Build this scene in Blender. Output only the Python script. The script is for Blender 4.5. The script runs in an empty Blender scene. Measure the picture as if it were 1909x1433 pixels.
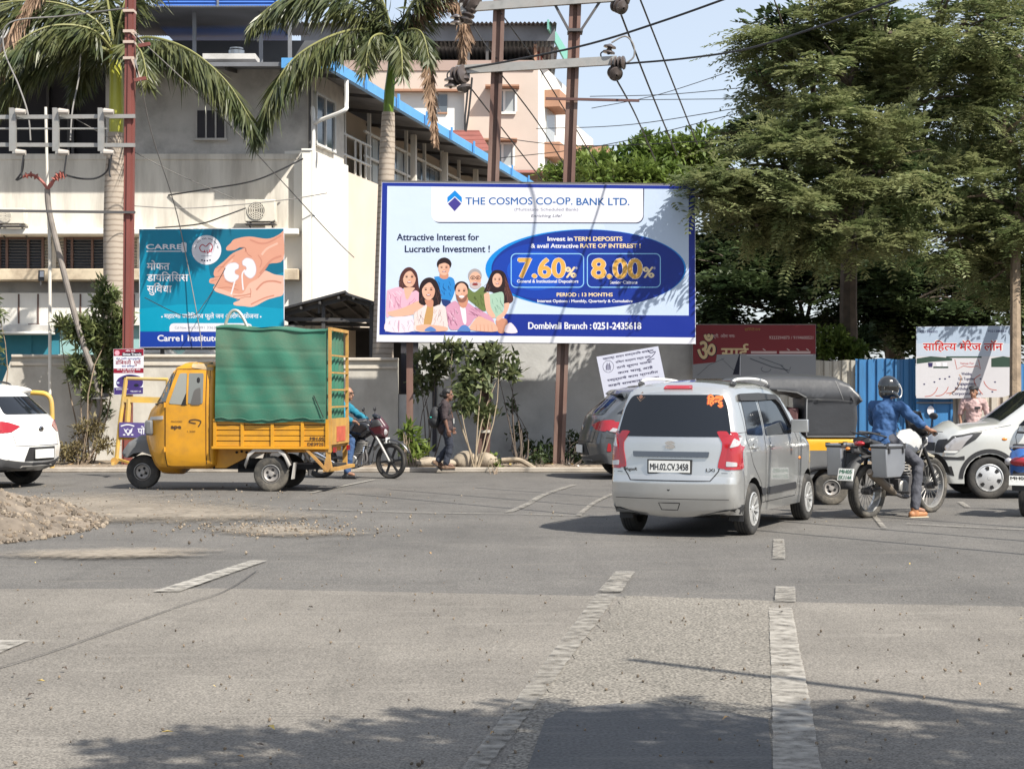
import bpy, bmesh, math, random
from mathutils import Vector, Matrix, Euler
from mathutils.bvhtree import BVHTree
from mathutils.geometry import delaunay_2d_cdt
from math import sin, cos, pi, radians, sqrt, atan2
SC = bpy.context.scene
COL = SC.collection
random.seed(7)
# ---------------------------------------------------------------- camera
F = 3200.0          # focal length in pixels of the 1909 px wide photograph
CH = 1.57           # eye height
HZ = 730.0          # horizon row
cam_d = bpy.data.cameras.new("camera")
cam = bpy.data.objects.new("camera", cam_d); COL.objects.link(cam)
cam.location = (0, 0, CH); cam.rotation_euler = (radians(90), 0, 0)
cam_d.sensor_width = 36.0; cam_d.lens = F / 1909 * 36.0
cam_d.shift_y = (HZ - 716.5) / 1909
cam_d.clip_start = 0.1; cam_d.clip_end = 3000
SC.camera = cam
# ---------------------------------------------------------------- light
SUN_EL = radians(49); SUN_AZ = Vector((0.74, -0.67, 0)).normalized()
sd = Vector((SUN_AZ.x * cos(SUN_EL), SUN_AZ.y * cos(SUN_EL), sin(SUN_EL)))
W = bpy.data.worlds.new("World"); SC.world = W; W.use_nodes = True
nt = W.node_tree; bgn = nt.nodes["Background"]
sky = nt.nodes.new("ShaderNodeTexSky"); sky.sky_type = 'NISHITA'; sky.sun_disc = False
sky.sun_elevation = SUN_EL; sky.sun_rotation = atan2(sd.x, sd.y)
sky.air_density = 1.0; sky.dust_density = 1.2; sky.ozone_density = 1.0; sky.altitude = 50
hz_ = nt.nodes.new("ShaderNodeMix"); hz_.data_type = 'RGBA'; hz_.inputs[0].default_value = .68   # hazy air whitens the sky
nt.links.new(sky.outputs[0], hz_.inputs[6]); hz_.inputs[7].default_value = (3.15, 3.4, 3.8, 1)
nt.links.new(hz_.outputs[2], bgn.inputs[0]); bgn.inputs[1].default_value = 0.13
sun_d = bpy.data.lights.new("sun", 'SUN'); sun_d.energy = 4.8; sun_d.angle = radians(0.53); sun_d.color = (1.0, 0.945, 0.85)
sun = bpy.data.objects.new("sun", sun_d); COL.objects.link(sun)
sun.rotation_euler = sd.to_track_quat('Z', 'Y').to_euler()
sun.location = (20, -20, 30)
SC.view_settings.view_transform = 'Standard'; SC.view_settings.look = 'None'
SC.view_settings.exposure = 0.85; SC.view_settings.gamma = 1.0
SC.render.engine = 'CYCLES'
SC.cycles.max_bounces = 6; SC.cycles.transparent_max_bounces = 8
SC.cycles.use_denoising = True

# ---------------------------------------------------------------- placing
def P(px, py, d):
    return Vector(((px - 954.5) * d / F, d, CH + (HZ - py) * d / F))
def G(px, py, z=0.0):
    d = F * (CH - z) / (py - HZ)
    return Vector(((px - 954.5) * d / F, d, z))
def XA(px, d): return (px - 954.5) * d / F
def ZA(py, d): return CH + (HZ - py) * d / F

# ---------------------------------------------------------------- materials
MATS = {}
def lin(c):
    return tuple(((x / 255) / 12.92 if x / 255 <= .04045 else ((x / 255 + .055) / 1.055) ** 2.4) for x in c)
def pm(name, col, rough=.6, metal=0., var=.0, scale=6., bump=0., bscale=40., coat=0., emit=None, srgb=False, spec=.5, dirt=None, dscale=1.5, damt=.5, stretch=None):
    if name in MATS: return MATS[name]
    m = bpy.data.materials.new(name); m.use_nodes = True
    t = m.node_tree; N = t.nodes; L = t.links; b = N["Principled BSDF"]
    if srgb: col = lin(col)
    b.inputs["Base Color"].default_value = (*col, 1)
    b.inputs["Roughness"].default_value = rough; b.inputs["Metallic"].default_value = metal
    b.inputs["Specular IOR Level"].default_value = spec
    if coat: b.inputs["Coat Weight"].default_value = coat; b.inputs["Coat Roughness"].default_value = .05
    if emit: b.inputs["Emission Color"].default_value = (*emit[0], 1); b.inputs["Emission Strength"].default_value = emit[1]
    if var or bump or dirt:
        tc = N.new("ShaderNodeTexCoord"); src = tc.outputs["Object"]
        if stretch:
            mp = N.new("ShaderNodeMapping"); mp.inputs["Scale"].default_value = stretch
            L.new(src, mp.inputs[0]); src = mp.outputs[0]
        out = None
        if var:
            n = N.new("ShaderNodeTexNoise"); n.inputs["Scale"].default_value = scale; n.inputs["Detail"].default_value = 6
            L.new(src, n.inputs["Vector"])
            r = N.new("ShaderNodeMapRange"); r.inputs[1].default_value = .3; r.inputs[2].default_value = .7
            r.inputs[3].default_value = 1 - var; r.inputs[4].default_value = 1 + var
            L.new(n.outputs[0], r.inputs[0])
            mx = N.new("ShaderNodeVectorMath"); mx.operation = 'SCALE'; mx.inputs[0].default_value = col
            L.new(r.outputs[0], mx.inputs["Scale"]); out = mx.outputs[0]
        if dirt:
            n = N.new("ShaderNodeTexNoise"); n.inputs["Scale"].default_value = dscale; n.inputs["Detail"].default_value = 8; n.inputs["Roughness"].default_value = .65
            L.new(src, n.inputs["Vector"])
            r = N.new("ShaderNodeMapRange"); r.inputs[1].default_value = .45; r.inputs[2].default_value = .72; r.inputs[4].default_value = damt
            L.new(n.outputs[0], r.inputs[0])
            mi = N.new("ShaderNodeMix"); mi.data_type = 'RGBA'
            L.new(r.outputs[0], mi.inputs[0]); mi.inputs[6].default_value = (*col, 1); mi.inputs[7].default_value = (*dirt, 1)
            if out is not None: L.new(out, mi.inputs[6])
            out = mi.outputs[2]
        if out is not None: L.new(out, b.inputs["Base Color"])
        if bump:
            n = N.new("ShaderNodeTexNoise"); n.inputs["Scale"].default_value = bscale; n.inputs["Detail"].default_value = 5
            L.new(src, n.inputs["Vector"])
            bp = N.new("ShaderNodeBump"); bp.inputs["Strength"].default_value = bump; bp.inputs["Distance"].default_value = .02
            L.new(n.outputs[0], bp.inputs["Height"]); L.new(bp.outputs[0], b.inputs["Normal"])
    MATS[name] = m
    return m
def leafmat(name, c1, c2, scale=1.2, trans=.35, rough=.5, spec=.3):
    if name in MATS: return MATS[name]
    m = bpy.data.materials.new(name); m.use_nodes = True
    t = m.node_tree; N = t.nodes; L = t.links; b = N["Principled BSDF"]
    b.inputs["Roughness"].default_value = rough; b.inputs["Specular IOR Level"].default_value = spec
    tc = N.new("ShaderNodeTexCoord"); n = N.new("ShaderNodeTexNoise"); n.inputs["Scale"].default_value = scale; n.inputs["Detail"].default_value = 8; n.inputs["Roughness"].default_value = .7
    L.new(tc.outputs["Object"], n.inputs["Vector"])
    r = N.new("ShaderNodeValToRGB"); r.color_ramp.elements[0].position = .36; r.color_ramp.elements[1].position = .66
    r.color_ramp.elements[0].color = (*c1, 1); r.color_ramp.elements[1].color = (*c2, 1)
    L.new(n.outputs[0], r.inputs[0]); L.new(r.outputs[0], b.inputs["Base Color"])
    tr = N.new("ShaderNodeBsdfTranslucent"); L.new(r.outputs[0], tr.inputs[0])
    ms = N.new("ShaderNodeMixShader"); ms.inputs[0].default_value = trans
    L.new(b.outputs[0], ms.inputs[1]); L.new(tr.outputs[0], ms.inputs[2]); L.new(ms.outputs[0], N["Material Output"].inputs[0])
    MATS[name] = m
    return m

# ---------------------------------------------------------------- mesh builder
class MB:
    def __init__(s): s.v = []; s.f = []; s.m = []; s.mats = []; s.sm = []
    def mi(s, mat):
        if mat not in s.mats: s.mats.append(mat)
        return s.mats.index(mat)
    def add(s, vs, fs, mat, smooth=True):
        o = len(s.v); s.v += [tuple(v) for v in vs]; i = s.mi(mat)
        for f in fs: s.f.append(tuple(o + k for k in f)); s.m.append(i)
        return s
    def box(s, c, d, mat, rot=None):
        c = Vector(c); h = [x / 2 for x in d]
        vs = [Vector((sx * h[0], sy * h[1], sz * h[2])) for sx in (-1, 1) for sy in (-1, 1) for sz in (-1, 1)]
        if rot is not None:
            R = rot if isinstance(rot, Matrix) else Euler(rot).to_matrix()
            vs = [R @ v for v in vs]
        return s.add([v + c for v in vs], [(0, 1, 3, 2), (4, 6, 7, 5), (0, 4, 5, 1), (2, 3, 7, 6), (0, 2, 6, 4), (1, 5, 7, 3)], mat)
    def bb(s, x0, x1, y0, y1, z0, z1, mat):
        return s.box(((x0 + x1) / 2, (y0 + y1) / 2, (z0 + z1) / 2), (x1 - x0, y1 - y0, z1 - z0), mat)
    def bar(s, a, b, w, h, mat, up=(0, 0, 1)):
        a = Vector(a); b = Vector(b); d = (b - a); L = d.length; d.normalize(); u = Vector(up)
        if abs(d.dot(u)) > .98: u = Vector((0, 1, 0))
        sx = d.cross(u).normalized(); uz = sx.cross(d)
        R = Matrix((d, sx, uz)).transposed()
        return s.box((a + b) / 2, (L, w, h), mat, R)
    def tube(s, pts, r, mat, n=8, cap=True):
        pts = [Vector(p) for p in pts]; k = len(pts)
        rs = r if isinstance(r, (list, tuple)) else [r] * k
        vs = []; u = None
        for i, p in enumerate(pts):
            t = (pts[min(i + 1, k - 1)] - pts[max(i - 1, 0)])
            t = t.normalized() if t.length > 1e-9 else Vector((0, 0, 1))
            if u is None:
                u = Vector((0, 0, 1)) if abs(t.z) < .9 else Vector((1, 0, 0))
            u = (u - t * u.dot(t)); u = u.normalized() if u.length > 1e-6 else t.orthogonal().normalized()
            w = t.cross(u)
            for j in range(n):
                a = 2 * pi * j / n
                vs.append(p + (u * cos(a) + w * sin(a)) * rs[i])
        fs = [(i * n + j, i * n + (j + 1) % n, (i + 1) * n + (j + 1) % n, (i + 1) * n + j) for i in range(k - 1) for j in range(n)]
        if cap: fs += [tuple(range(n))[::-1], tuple(range((k - 1) * n, k * n))]
        return s.add(vs, fs, mat)
    def cyl(s, a, b, r, mat, n=16): return s.tube([a, b], r, mat, n)
    def lathe(s, prof, mat, c=(0, 0, 0), axis='z', n=24, close=False):
        c = Vector(c); vs = []
        for (r, h) in prof:
            for j in range(n):
                a = 2 * pi * j / n
                p = Vector((r * cos(a), r * sin(a), h))
                if axis == 'y': p = Vector((p.x, p.z, -p.y))
                elif axis == 'x': p = Vector((p.z, p.x, p.y))
                vs.append(c + p)
        k = len(prof)
        fs = [(i * n + j, i * n + (j + 1) % n, (i + 1) * n + (j + 1) % n, (i + 1) * n + j) for i in range(k - 1) for j in range(n)]
        if close: fs += [((k - 1) * n + j, (k - 1) * n + (j + 1) % n, (j + 1) % n, j) for j in range(n)]
        return s.add(vs, fs, mat)
    def ell(s, c, r, mat, rot=None, nu=16, nv=10):
        c = Vector(c); R = Euler(rot).to_matrix() if rot is not None and not isinstance(rot, Matrix) else (rot or Matrix.Identity(3))
        if not isinstance(r, (tuple, list)): r = (r, r, r)
        vs = []
        for i in range(nv + 1):
            t = pi * i / nv
            for j in range(nu):
                a = 2 * pi * j / nu
                vs.append(c + R @ Vector((r[0] * sin(t) * cos(a), r[1] * sin(t) * sin(a), r[2] * cos(t))))
        fs = [(i * nu + j, (i + 1) * nu + j, (i + 1) * nu + (j + 1) % nu, i * nu + (j + 1) % nu) for i in range(nv) for j in range(nu)]
        return s.add(vs, fs, mat)
    def capsule(s, a, b, ra, rb, mat, n=14):
        a = Vector(a); b = Vector(b); d = b - a; L = d.length; d = d.normalized() if L > 1e-6 else Vector((0, 0, 1))
        pts = []; rs = []
        for k in range(6):
            t = pi / 2 * k / 5; pts.append(a - d * ra * cos(t) * .999); rs.append(max(ra * sin(t), .0005))
        for k in range(6):
            t = pi / 2 * k / 5; pts.append(b + d * rb * sin(t) * .999); rs.append(max(rb * cos(t), .0005))
        return s.tube(pts, rs, mat, n)
    def poly(s, pts, mat): return s.add(pts, [tuple(range(len(pts)))], mat)
    def prism(s, pts, a, b, plane, mat):
        n = len(pts)
        def mk(p, h):
            return {'xz': (p[0], h, p[1]), 'xy': (p[0], p[1], h), 'yz': (h, p[0], p[1])}[plane]
        vs = [mk(p, a) for p in pts] + [mk(p, b) for p in pts]
        fs = [tuple(range(n)), tuple(range(n, 2 * n))[::-1]] + [(i, i + n, (i + 1) % n + n, (i + 1) % n) for i in range(n)]
        return s.add(vs, fs, mat)
    def build(s, name, parent=None, smooth=35, bevel=0., loc=None, rot=None, seg=2, fixn=True):
        me = bpy.data.meshes.new(name); me.from_pydata(s.v, [], s.f)
        for m in s.mats: me.materials.append(m)
        me.polygons.foreach_set("material_index", s.m)
        if fixn and len(s.f) < 60000:
            bm = bmesh.new(); bm.from_mesh(me); bmesh.ops.recalc_face_normals(bm, faces=bm.faces); bm.to_mesh(me); bm.free()
        if smooth:
            me.polygons.foreach_set("use_smooth", [True] * len(me.polygons))
            me.set_sharp_from_angle(angle=radians(smooth))
        me.update()
        o = bpy.data.objects.new(name, me); COL.objects.link(o)
        if loc is not None: o.location = loc
        if rot is not None: o.rotation_euler = rot
        if parent: o.parent = parent
        if bevel:
            md = o.modifiers.new("bevel", 'BEVEL'); md.width = bevel; md.segments = seg; md.limit_method = 'ANGLE'; md.angle_limit = radians(40)
            md.harden_normals = False
        return o

def tag(o, label, cat, group=None):
    o["label"] = label; o["category"] = cat
    if group: o["group"] = group
    return o
def thing(name, label, cat, loc=(0, 0, 0), rz=0., group=None):
    o = bpy.data.objects.new(name, None); COL.objects.link(o); o.location = loc; o.rotation_euler = (0, 0, rz)
    o.empty_display_size = .2
    return tag(o, label, cat, group)
def struct(o): o["kind"] = "structure"; return o
def dup(root, loc=None, rz=None, label=None):
    r = root.copy(); COL.objects.link(r)
    if loc is not None: r.location = loc
    if rz is not None: r.rotation_euler = (0, 0, rz)
    if label: r["label"] = label
    for ch in list(root.children):
        c = ch.copy(); COL.objects.link(c); c.parent = r
        for g in list(ch.children):
            d = g.copy(); COL.objects.link(d); d.parent = c
    return r

# ---------------------------------------------------------------- lettering
_tc = {}
def glyphs(s, bold=0.):
    k = (s, bold)
    if k not in _tc:
        c = bpy.data.curves.new("t", "FONT"); c.body = s; c.size = 1; c.resolution_u = 4; c.offset = bold; c.fill_mode = 'FRONT'; c.dimensions = '2D'
        o = bpy.data.objects.new("t", c); COL.objects.link(o); bpy.context.view_layer.update()
        me = bpy.data.meshes.new_from_object(o.evaluated_get(bpy.context.evaluated_depsgraph_get()))
        _tc[k] = ([(v.co.x, v.co.y) for v in me.vertices], [tuple(p.vertices) for p in me.polygons])
        bpy.data.objects.remove(o); bpy.data.meshes.remove(me); bpy.data.curves.remove(c)
    return _tc[k]
def text(mb, s, fr, u, v, h, mat, w=None, layer=6, bold=.0, align='l', cap=.73, slant=0., rot=0.):
    """write s: baseline start (u,v) in the board's own pixel frame, capital height h, forced to width w"""
    if bold:                                   # heavy type: the letters struck again a hair to each side
        vs, fs = glyphs(s); k = bold * (h / cap if w is None else w / (max(p[0] for p in vs) - min(p[0] for p in vs)))
        for i, (a, b) in enumerate(((-1, 0), (1, 0), (0, .8), (0, -.8), (.7, .6), (-.7, -.6))):
            text(mb, s, fr, u + a * k, v + b * k, h, mat, w, layer - .05 * (i + 1), 0, align, cap, slant, rot)
    vs, fs = glyphs(s)
    if not vs: return
    x0 = min(p[0] for p in vs); x1 = max(p[0] for p in vs)
    sy = h / cap; sx = sy if w is None else w / (x1 - x0)
    W_ = (x1 - x0) * sx
    off = {'l': 0, 'c': -W_ / 2, 'r': -W_}[align]
    out = []
    for (x, y) in vs:
        a = (x - x0) * sx + off + slant * y * sy; b = y * sy
        out.append(fr(u + a * cos(rot) + b * sin(rot), v - b * cos(rot) + a * sin(rot), layer))
    mb.add(out, fs, mat)
def rrect(x0, y0, x1, y1, r, n=5):
    pts = []
    for (cx, cy, a0) in ((x1 - r, y0 + r, -pi / 2), (x1 - r, y1 - r, 0), (x0 + r, y1 - r, pi / 2), (x0 + r, y0 + r, pi)):
        for k in range(n + 1):
            a = a0 + pi / 2 * k / n; pts.append((cx + r * cos(a), cy + r * sin(a)))
    return pts
def oval(cx, cy, rx, ry, n=40, a0=0, a1=2 * pi, rot=0):
    out = []
    for k in range(n):
        a = a0 + (a1 - a0) * k / (n if abs(a1 - a0 - 2 * pi) < 1e-6 else n - 1)
        x = rx * cos(a); y = ry * sin(a)
        out.append((cx + x * cos(rot) - y * sin(rot), cy + x * sin(rot) + y * cos(rot)))
    return out
def shape(mb, pts, fr, mat, layer=2): mb.poly([fr(p[0], p[1], layer) for p in pts], mat)
def stroke(mb, pts, fr, mat, w, layer=4, closed=False):
    n = len(pts); L = []; R = []
    for i in range(n):
        a = Vector(pts[(i - 1) % n] if (closed or i > 0) else pts[i]); b = Vector(pts[(i + 1) % n] if (closed or i < n - 1) else pts[i])
        t = (b - a); t = t.normalized() if t.length > 1e-9 else Vector((1, 0)); nn = Vector((-t.y, t.x)) * w / 2; p = Vector(pts[i])
        L.append(p + nn); R.append(p - nn)
    vs = [fr(p.x, p.y, layer) for p in L + R]
    mb.add(vs, [(i, (i + 1) % n, n + (i + 1) % n, n + i) for i in range(n if closed else n - 1)], mat)
def spline(pts, n=6):
    """Catmull-Rom through points (any dimension)"""
    pts = [Vector(p) for p in pts]; out = []
    for i in range(len(pts) - 1):
        p0 = pts[max(i - 1, 0)]; p1 = pts[i]; p2 = pts[i + 1]; p3 = pts[min(i + 2, len(pts) - 1)]
        for k in range(n):
            t = k / n
            out.append(.5 * ((2 * p1) + (p2 - p0) * t + (2 * p0 - 5 * p1 + 4 * p2 - p3) * t * t + (3 * p1 - p0 - 3 * p2 + p3) * t ** 3))
    out.append(pts[-1]); return out

# ---------------------------------------------------------------- merged organic forms
def blob(name, parts, mat, parent=None, vox=.012, smooth=4, fold=0.):
    """parts: ('c',a,b,ra,rb) limbs and ('e',c,r,rot) masses, merged into ONE continuous surface"""
    mb = MB()
    for p in parts:
        if p[0] == 'c': mb.capsule(p[1], p[2], p[3], p[4], mat)
        else: mb.ell(p[1], p[2], mat, p[3] if len(p) > 3 else None)
    o = mb.build("tmp", fixn=True, smooth=0)
    r = o.modifiers.new("r", 'REMESH'); r.mode = 'VOXEL'; r.voxel_size = vox
    s_ = o.modifiers.new("s", 'SMOOTH'); s_.iterations = smooth; s_.factor = .5
    if fold:
        tx = bpy.data.textures.new("folds", 'CLOUDS'); tx.noise_scale = .09; tx.noise_depth = 2
        d_ = o.modifiers.new("d", 'DISPLACE'); d_.texture = tx; d_.strength = fold; d_.mid_level = .5; d_.texture_coords = 'LOCAL'
    bpy.context.view_layer.update()
    me = bpy.data.meshes.new_from_object(o.evaluated_get(bpy.context.evaluated_depsgraph_get()))
    bpy.data.objects.remove(o); me.name = name
    me.materials.clear(); me.materials.append(mat)
    me.polygons.foreach_set("use_smooth", [True] * len(me.polygons))
    q = bpy.data.objects.new(name, me); COL.objects.link(q)
    if parent: q.parent = parent
    return q
# ================================================================ GROUND
def road_mat(name, c1, c2, c3, fine=.35, sp=90., streak=True, dirt=None):
    m = bpy.data.materials.new(name); m.use_nodes = True; t = m.node_tree; N = t.nodes; L = t.links; b = N["Principled BSDF"]
    b.inputs["Roughness"].default_value = .85; b.inputs["Specular IOR Level"].default_value = .25
    tc = N.new("ShaderNodeTexCoord")
    def noise(sc, det=6, ro=.6, stretch=None):
        n = N.new("ShaderNodeTexNoise"); n.inputs["Scale"].default_value = sc; n.inputs["Detail"].default_value = det; n.inputs["Roughness"].default_value = ro
        s_ = tc.outputs["Object"]
        if stretch:
            mp = N.new("ShaderNodeMapping"); mp.inputs["Scale"].default_value = stretch; mp.inputs["Rotation"].default_value = (0, 0, .08); L.new(s_, mp.inputs[0]); s_ = mp.outputs[0]
        L.new(s_, n.inputs["Vector"]); return n.outputs[0]
    big = noise(.45, 8, .65)
    r = N.new("ShaderNodeValToRGB"); e = r.color_ramp.elements; e[0].position = .34; e[1].position = .66; e[0].color = (*c1, 1); e[1].color = (*c2, 1)
    L.new(big, r.inputs[0]); out = r.outputs[0]
    sp_ = noise(sp, 2, .5)
    k = N.new("ShaderNodeMapRange"); k.inputs[1].default_value = .3; k.inputs[2].default_value = .7; k.inputs[3].default_value = 1 - fine; k.inputs[4].default_value = 1 + fine
    L.new(sp_, k.inputs[0])
    mx = N.new("ShaderNodeVectorMath"); mx.operation = 'SCALE'; L.new(out, mx.inputs[0]); L.new(k.outputs[0], mx.inputs["Scale"]); out = mx.outputs[0]
    if streak:
        st = noise(2.2, 5, .65, (.35, 3.2, 1))
        k2 = N.new("ShaderNodeMapRange"); k2.inputs[1].default_value = .56; k2.inputs[2].default_value = .75; k2.inputs[4].default_value = .5
        L.new(st, k2.inputs[0])
        mi = N.new("ShaderNodeMix"); mi.data_type = 'RGBA'; L.new(k2.outputs[0], mi.inputs[0]); L.new(out, mi.inputs[6]); mi.inputs[7].default_value = (*c3, 1); out = mi.outputs[2]
    # oil drips and rubber: darker blotches and long soft tracks
    for (sc_, stz, lo_, hi_, am_) in ((1.1, (1, 1, 1), .56, .74, .78), (.9, (2.6, .22, 1), .52, .70, .86), (7., (1, 1, 1), .62, .74, .72)):
        q = N.new("ShaderNodeMapRange"); q.inputs[1].default_value = lo_; q.inputs[2].default_value = hi_; q.inputs[3].default_value = 1; q.inputs[4].default_value = am_; L.new(noise(sc_, 7, .7, stz), q.inputs[0])
        mx = N.new("ShaderNodeVectorMath"); mx.operation = 'SCALE'; L.new(out, mx.inputs[0]); L.new(q.outputs[0], mx.inputs["Scale"]); out = mx.outputs[0]
    L.new(out, b.inputs["Base Color"])
    bp = N.new("ShaderNodeBump"); bp.inputs["Strength"].default_value = .35; bp.inputs["Distance"].default_value = .01
    L.new(noise(sp * .8, 4, .6), bp.inputs["Height"]); L.new(bp.outputs[0], b.inputs["Normal"])
    return m
M_asph = road_mat("asphalt", (.094, .089, .083), (.130, .122, .112), (.19, .172, .148), .48, 70)
M_near = road_mat("old_concrete_road", (.138, .126, .111), (.188, .172, .150), (.27, .25, .22), .50, 85)
M_chip = road_mat("coarse_chip_road", (.148, .136, .117), (.19, .174, .150), (.27, .25, .22), .70, 62, False)
M_dark = road_mat("fresh_tar_patch", (.085, .084, .084), (.10, .099, .098), (.16, .15, .14), .3, 60)
M_dirt = road_mat("dry_dirt", (.25, .205, .155), (.33, .28, .22), (.36, .32, .27), .4, 26)
M_earth = road_mat("verge_earth", (.16, .125, .09), (.26, .21, .16), (.3, .26, .2), .45, 22)

def sheet(name, pts, z, mat, sub=0):
    mb = MB(); mb.poly([(p[0], p[1], z) for p in pts], mat)
    return struct(mb.build(name, smooth=0))
g = MB(); g.poly([(-600, -60, 0), (600, -60, 0), (600, 900, 0), (-600, 900, 0)], M_earth)
struct(g.build("ground", smooth=0))
gq = lambda *a: [G(x, y) for x, y in a]
# main carriageway of the crossing (runs left-right in front of the wall)
KY = 33.3
sheet("road", [(-90, -20), (90, -20), (90, KY), (-90, KY)], .004, M_asph)
b0 = G(-900, 1102); b1 = G(400, 1098); b2 = G(1150, 1113); b3 = G(1500, 1124); b4 = G(2800, 1150)
sheet("near_road", [(b0.x, b0.y), (b1.x, b1.y), (b2.x, b2.y), (b3.x, b3.y), (b4.x, b4.y), (40, b4.y - 3), (40, -15), (-40, -15), (-40, b0.y)], .008, M_near)
# coarse strip between the two worn lines, and the tar patch in it
rag = random.Random(3)
def ragged(a, b, n, amp):
    a = Vector(a); b = Vector(b); t = (b - a).normalized(); nn = Vector((-t.y, t.x)); out = []
    for k in range(n):
        out.append(a.lerp(b, k / n) + nn * rag.uniform(-amp, amp))
    return out
c = [G(1163, 1112).xy, G(1438, 1122).xy, G(1440, 1230).xy, G(1446, 1433).xy, (1.0, 3.0), (-.6, 3.0), G(935, 1433).xy, G(985, 1330).xy]
pts = ragged(c[0], c[1], 14, .02) + ragged(c[1], c[2], 14, .02) + ragged(c[2], c[3], 14, .03) + [c[3], c[4], c[5]] + ragged(c[6], c[7], 10, .035) + ragged(c[7], c[0], 26, .035)
sheet("coarse_road_strip", pts, .012, M_chip)
c = [G(1020, 1345).xy, G(1075, 1322).xy, G(1150, 1316).xy, G(1225, 1318).xy, G(1330, 1330).xy, G(1432, 1345).xy, G(1440, 1433).xy, (.9, 3), (-.3, 3), G(985, 1433).xy]
sheet("tar_patch", ragged(c[0], c[1], 6, .02) + ragged(c[1], c[2], 6, .02) + ragged(c[2], c[3], 6, .02) + ragged(c[3], c[4], 6, .02) + ragged(c[4], c[5], 6, .02) + c[5:], .016, M_dark)

def worn_paint(name, col, lo, hi, sc=2.2, st=(1, 1.5, 1)):
    m = bpy.data.materials.new(name); m.use_nodes = True; t = m.node_tree; N = t.nodes; L = t.links; b = N["Principled BSDF"]
    b.inputs["Roughness"].default_value = .8
    tc = N.new("ShaderNodeTexCoord"); mp = N.new("ShaderNodeMapping"); mp.inputs["Scale"].default_value = st; L.new(tc.outputs["Object"], mp.inputs[0])
    n = N.new("ShaderNodeTexNoise"); n.inputs["Scale"].default_value = sc; n.inputs["Detail"].default_value = 9; n.inputs["Roughness"].default_value = .75; L.new(mp.outputs[0], n.inputs["Vector"])
    n2 = N.new("ShaderNodeTexNoise"); n2.inputs["Scale"].default_value = sc * 6; n2.inputs["Detail"].default_value = 6; L.new(tc.outputs["Object"], n2.inputs["Vector"])
    av = N.new("ShaderNodeMix"); av.inputs[0].default_value = .5; L.new(n.outputs[0], av.inputs[2]); L.new(n2.outputs[0], av.inputs[3])
    r = N.new("ShaderNodeMapRange"); r.inputs[1].default_value = lo; r.inputs[2].default_value = hi; L.new(av.outputs[0], r.inputs[0])
    b.inputs["Base Color"].default_value = (*col, 1)
    tr = N.new("ShaderNodeBsdfTransparent"); ms = N.new("ShaderNodeMixShader")
    L.new(r.outputs[0], ms.inputs[0]); L.new(tr.outputs[0], ms.inputs[1]); L.new(b.outputs[0], ms.inputs[2]); L.new(ms.outputs[0], N["Material Output"].inputs[0])
    return m
M_pw = worn_paint("worn_line_paint", (.335, .312, .275), .33, .62)
M_pw2 = worn_paint("faded_line_paint", (.262, .243, .212), .36, .62)
M_pw3 = worn_paint("fresh_line_paint", (.32, .30, .265), .33, .58)
M_pd = worn_paint("spilled_dirt", (.24, .205, .165), .40, .60, 1.6, (1, 1.6, 1))
def mark(name, pix, mat, z=.021, n=1):
    mb = MB()
    for q in pix:
        g_ = [G(x, y, z).xy for x, y in q]; pts = []
        for a, b in zip(g_, g_[1:] + g_[:1]): pts += ragged(a, b, max(1, int((b - a).length / .09)), .004)
        mb.poly([(p[0], p[1], z) for p in pts], mat)
    return struct(mb.build(name, smooth=0))
mark("lane_line", [[(1148, 1064), (1184, 1064), (1158, 1102), (1113, 1102)], [(1112, 1106), (1152, 1106), (985, 1330), (905, 1433), (860, 1433), (940, 1330)]], M_pw2)
mark("lane_line", [[(1434, 1132), (1476, 1132), (1515, 1330), (1532, 1440), (1442, 1440), (1440, 1330)]], M_pw)
mark("lane_line", [[(1446, 1092), (1482, 1092), (1484, 1120), (1444, 1120)], [(1442, 1004), (1462, 1004), (1464, 1040), (1440, 1040)]], M_pw2)
mark("lane_line", [[(466, 1044), (498, 1044), (335, 1101), (286, 1101)], [(0, 1192), (56, 1192), (0, 1215), (-60, 1230), (-60, 1212)]], M_pw3)
def thin(pix, w, mat, name="road_marking"):
    """a thin line along ground pixels, w metres wide"""
    mb = MB(); pts = [G(x, y, .02) for x, y in pix]
    if len(pts) > 2: pts = spline(pts, 6)
    stroke(mb, [p.xy for p in pts], lambda u, v, l: Vector((u, v, .021)), mat, w)
    return struct(mb.build(name, smooth=0))
thin([(580, 918), (640, 905), (700, 893)], .07, M_pw3)
thin([(948, 954), (985, 938), (1015, 921), (1070, 903)], .10, M_pw2)
thin([(1078, 960), (1110, 935), (1150, 917)], .07, M_pw2)
thin([(560, 947), (800, 955), (960, 957), (1140, 962)], .07, M_pw2)
thin([(1690, 975), (1800, 981), (1990, 990)], .07, M_pw2)
thin([(1790, 935), (1805, 945)], .08, M_pw2)
thin([(1625, 955), (1650, 985)], .06, M_pw2)
M_crack = pm("road_crack", (.06, .055, .05), .9)
thin([(-40, 1255), (120, 1205), (330, 1130), (420, 1100), (480, 1062)], .010, M_crack, "road_crack")
thin([(500, 1330), (800, 1329), (960, 1327)], .006, M_crack, "road_crack")
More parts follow.
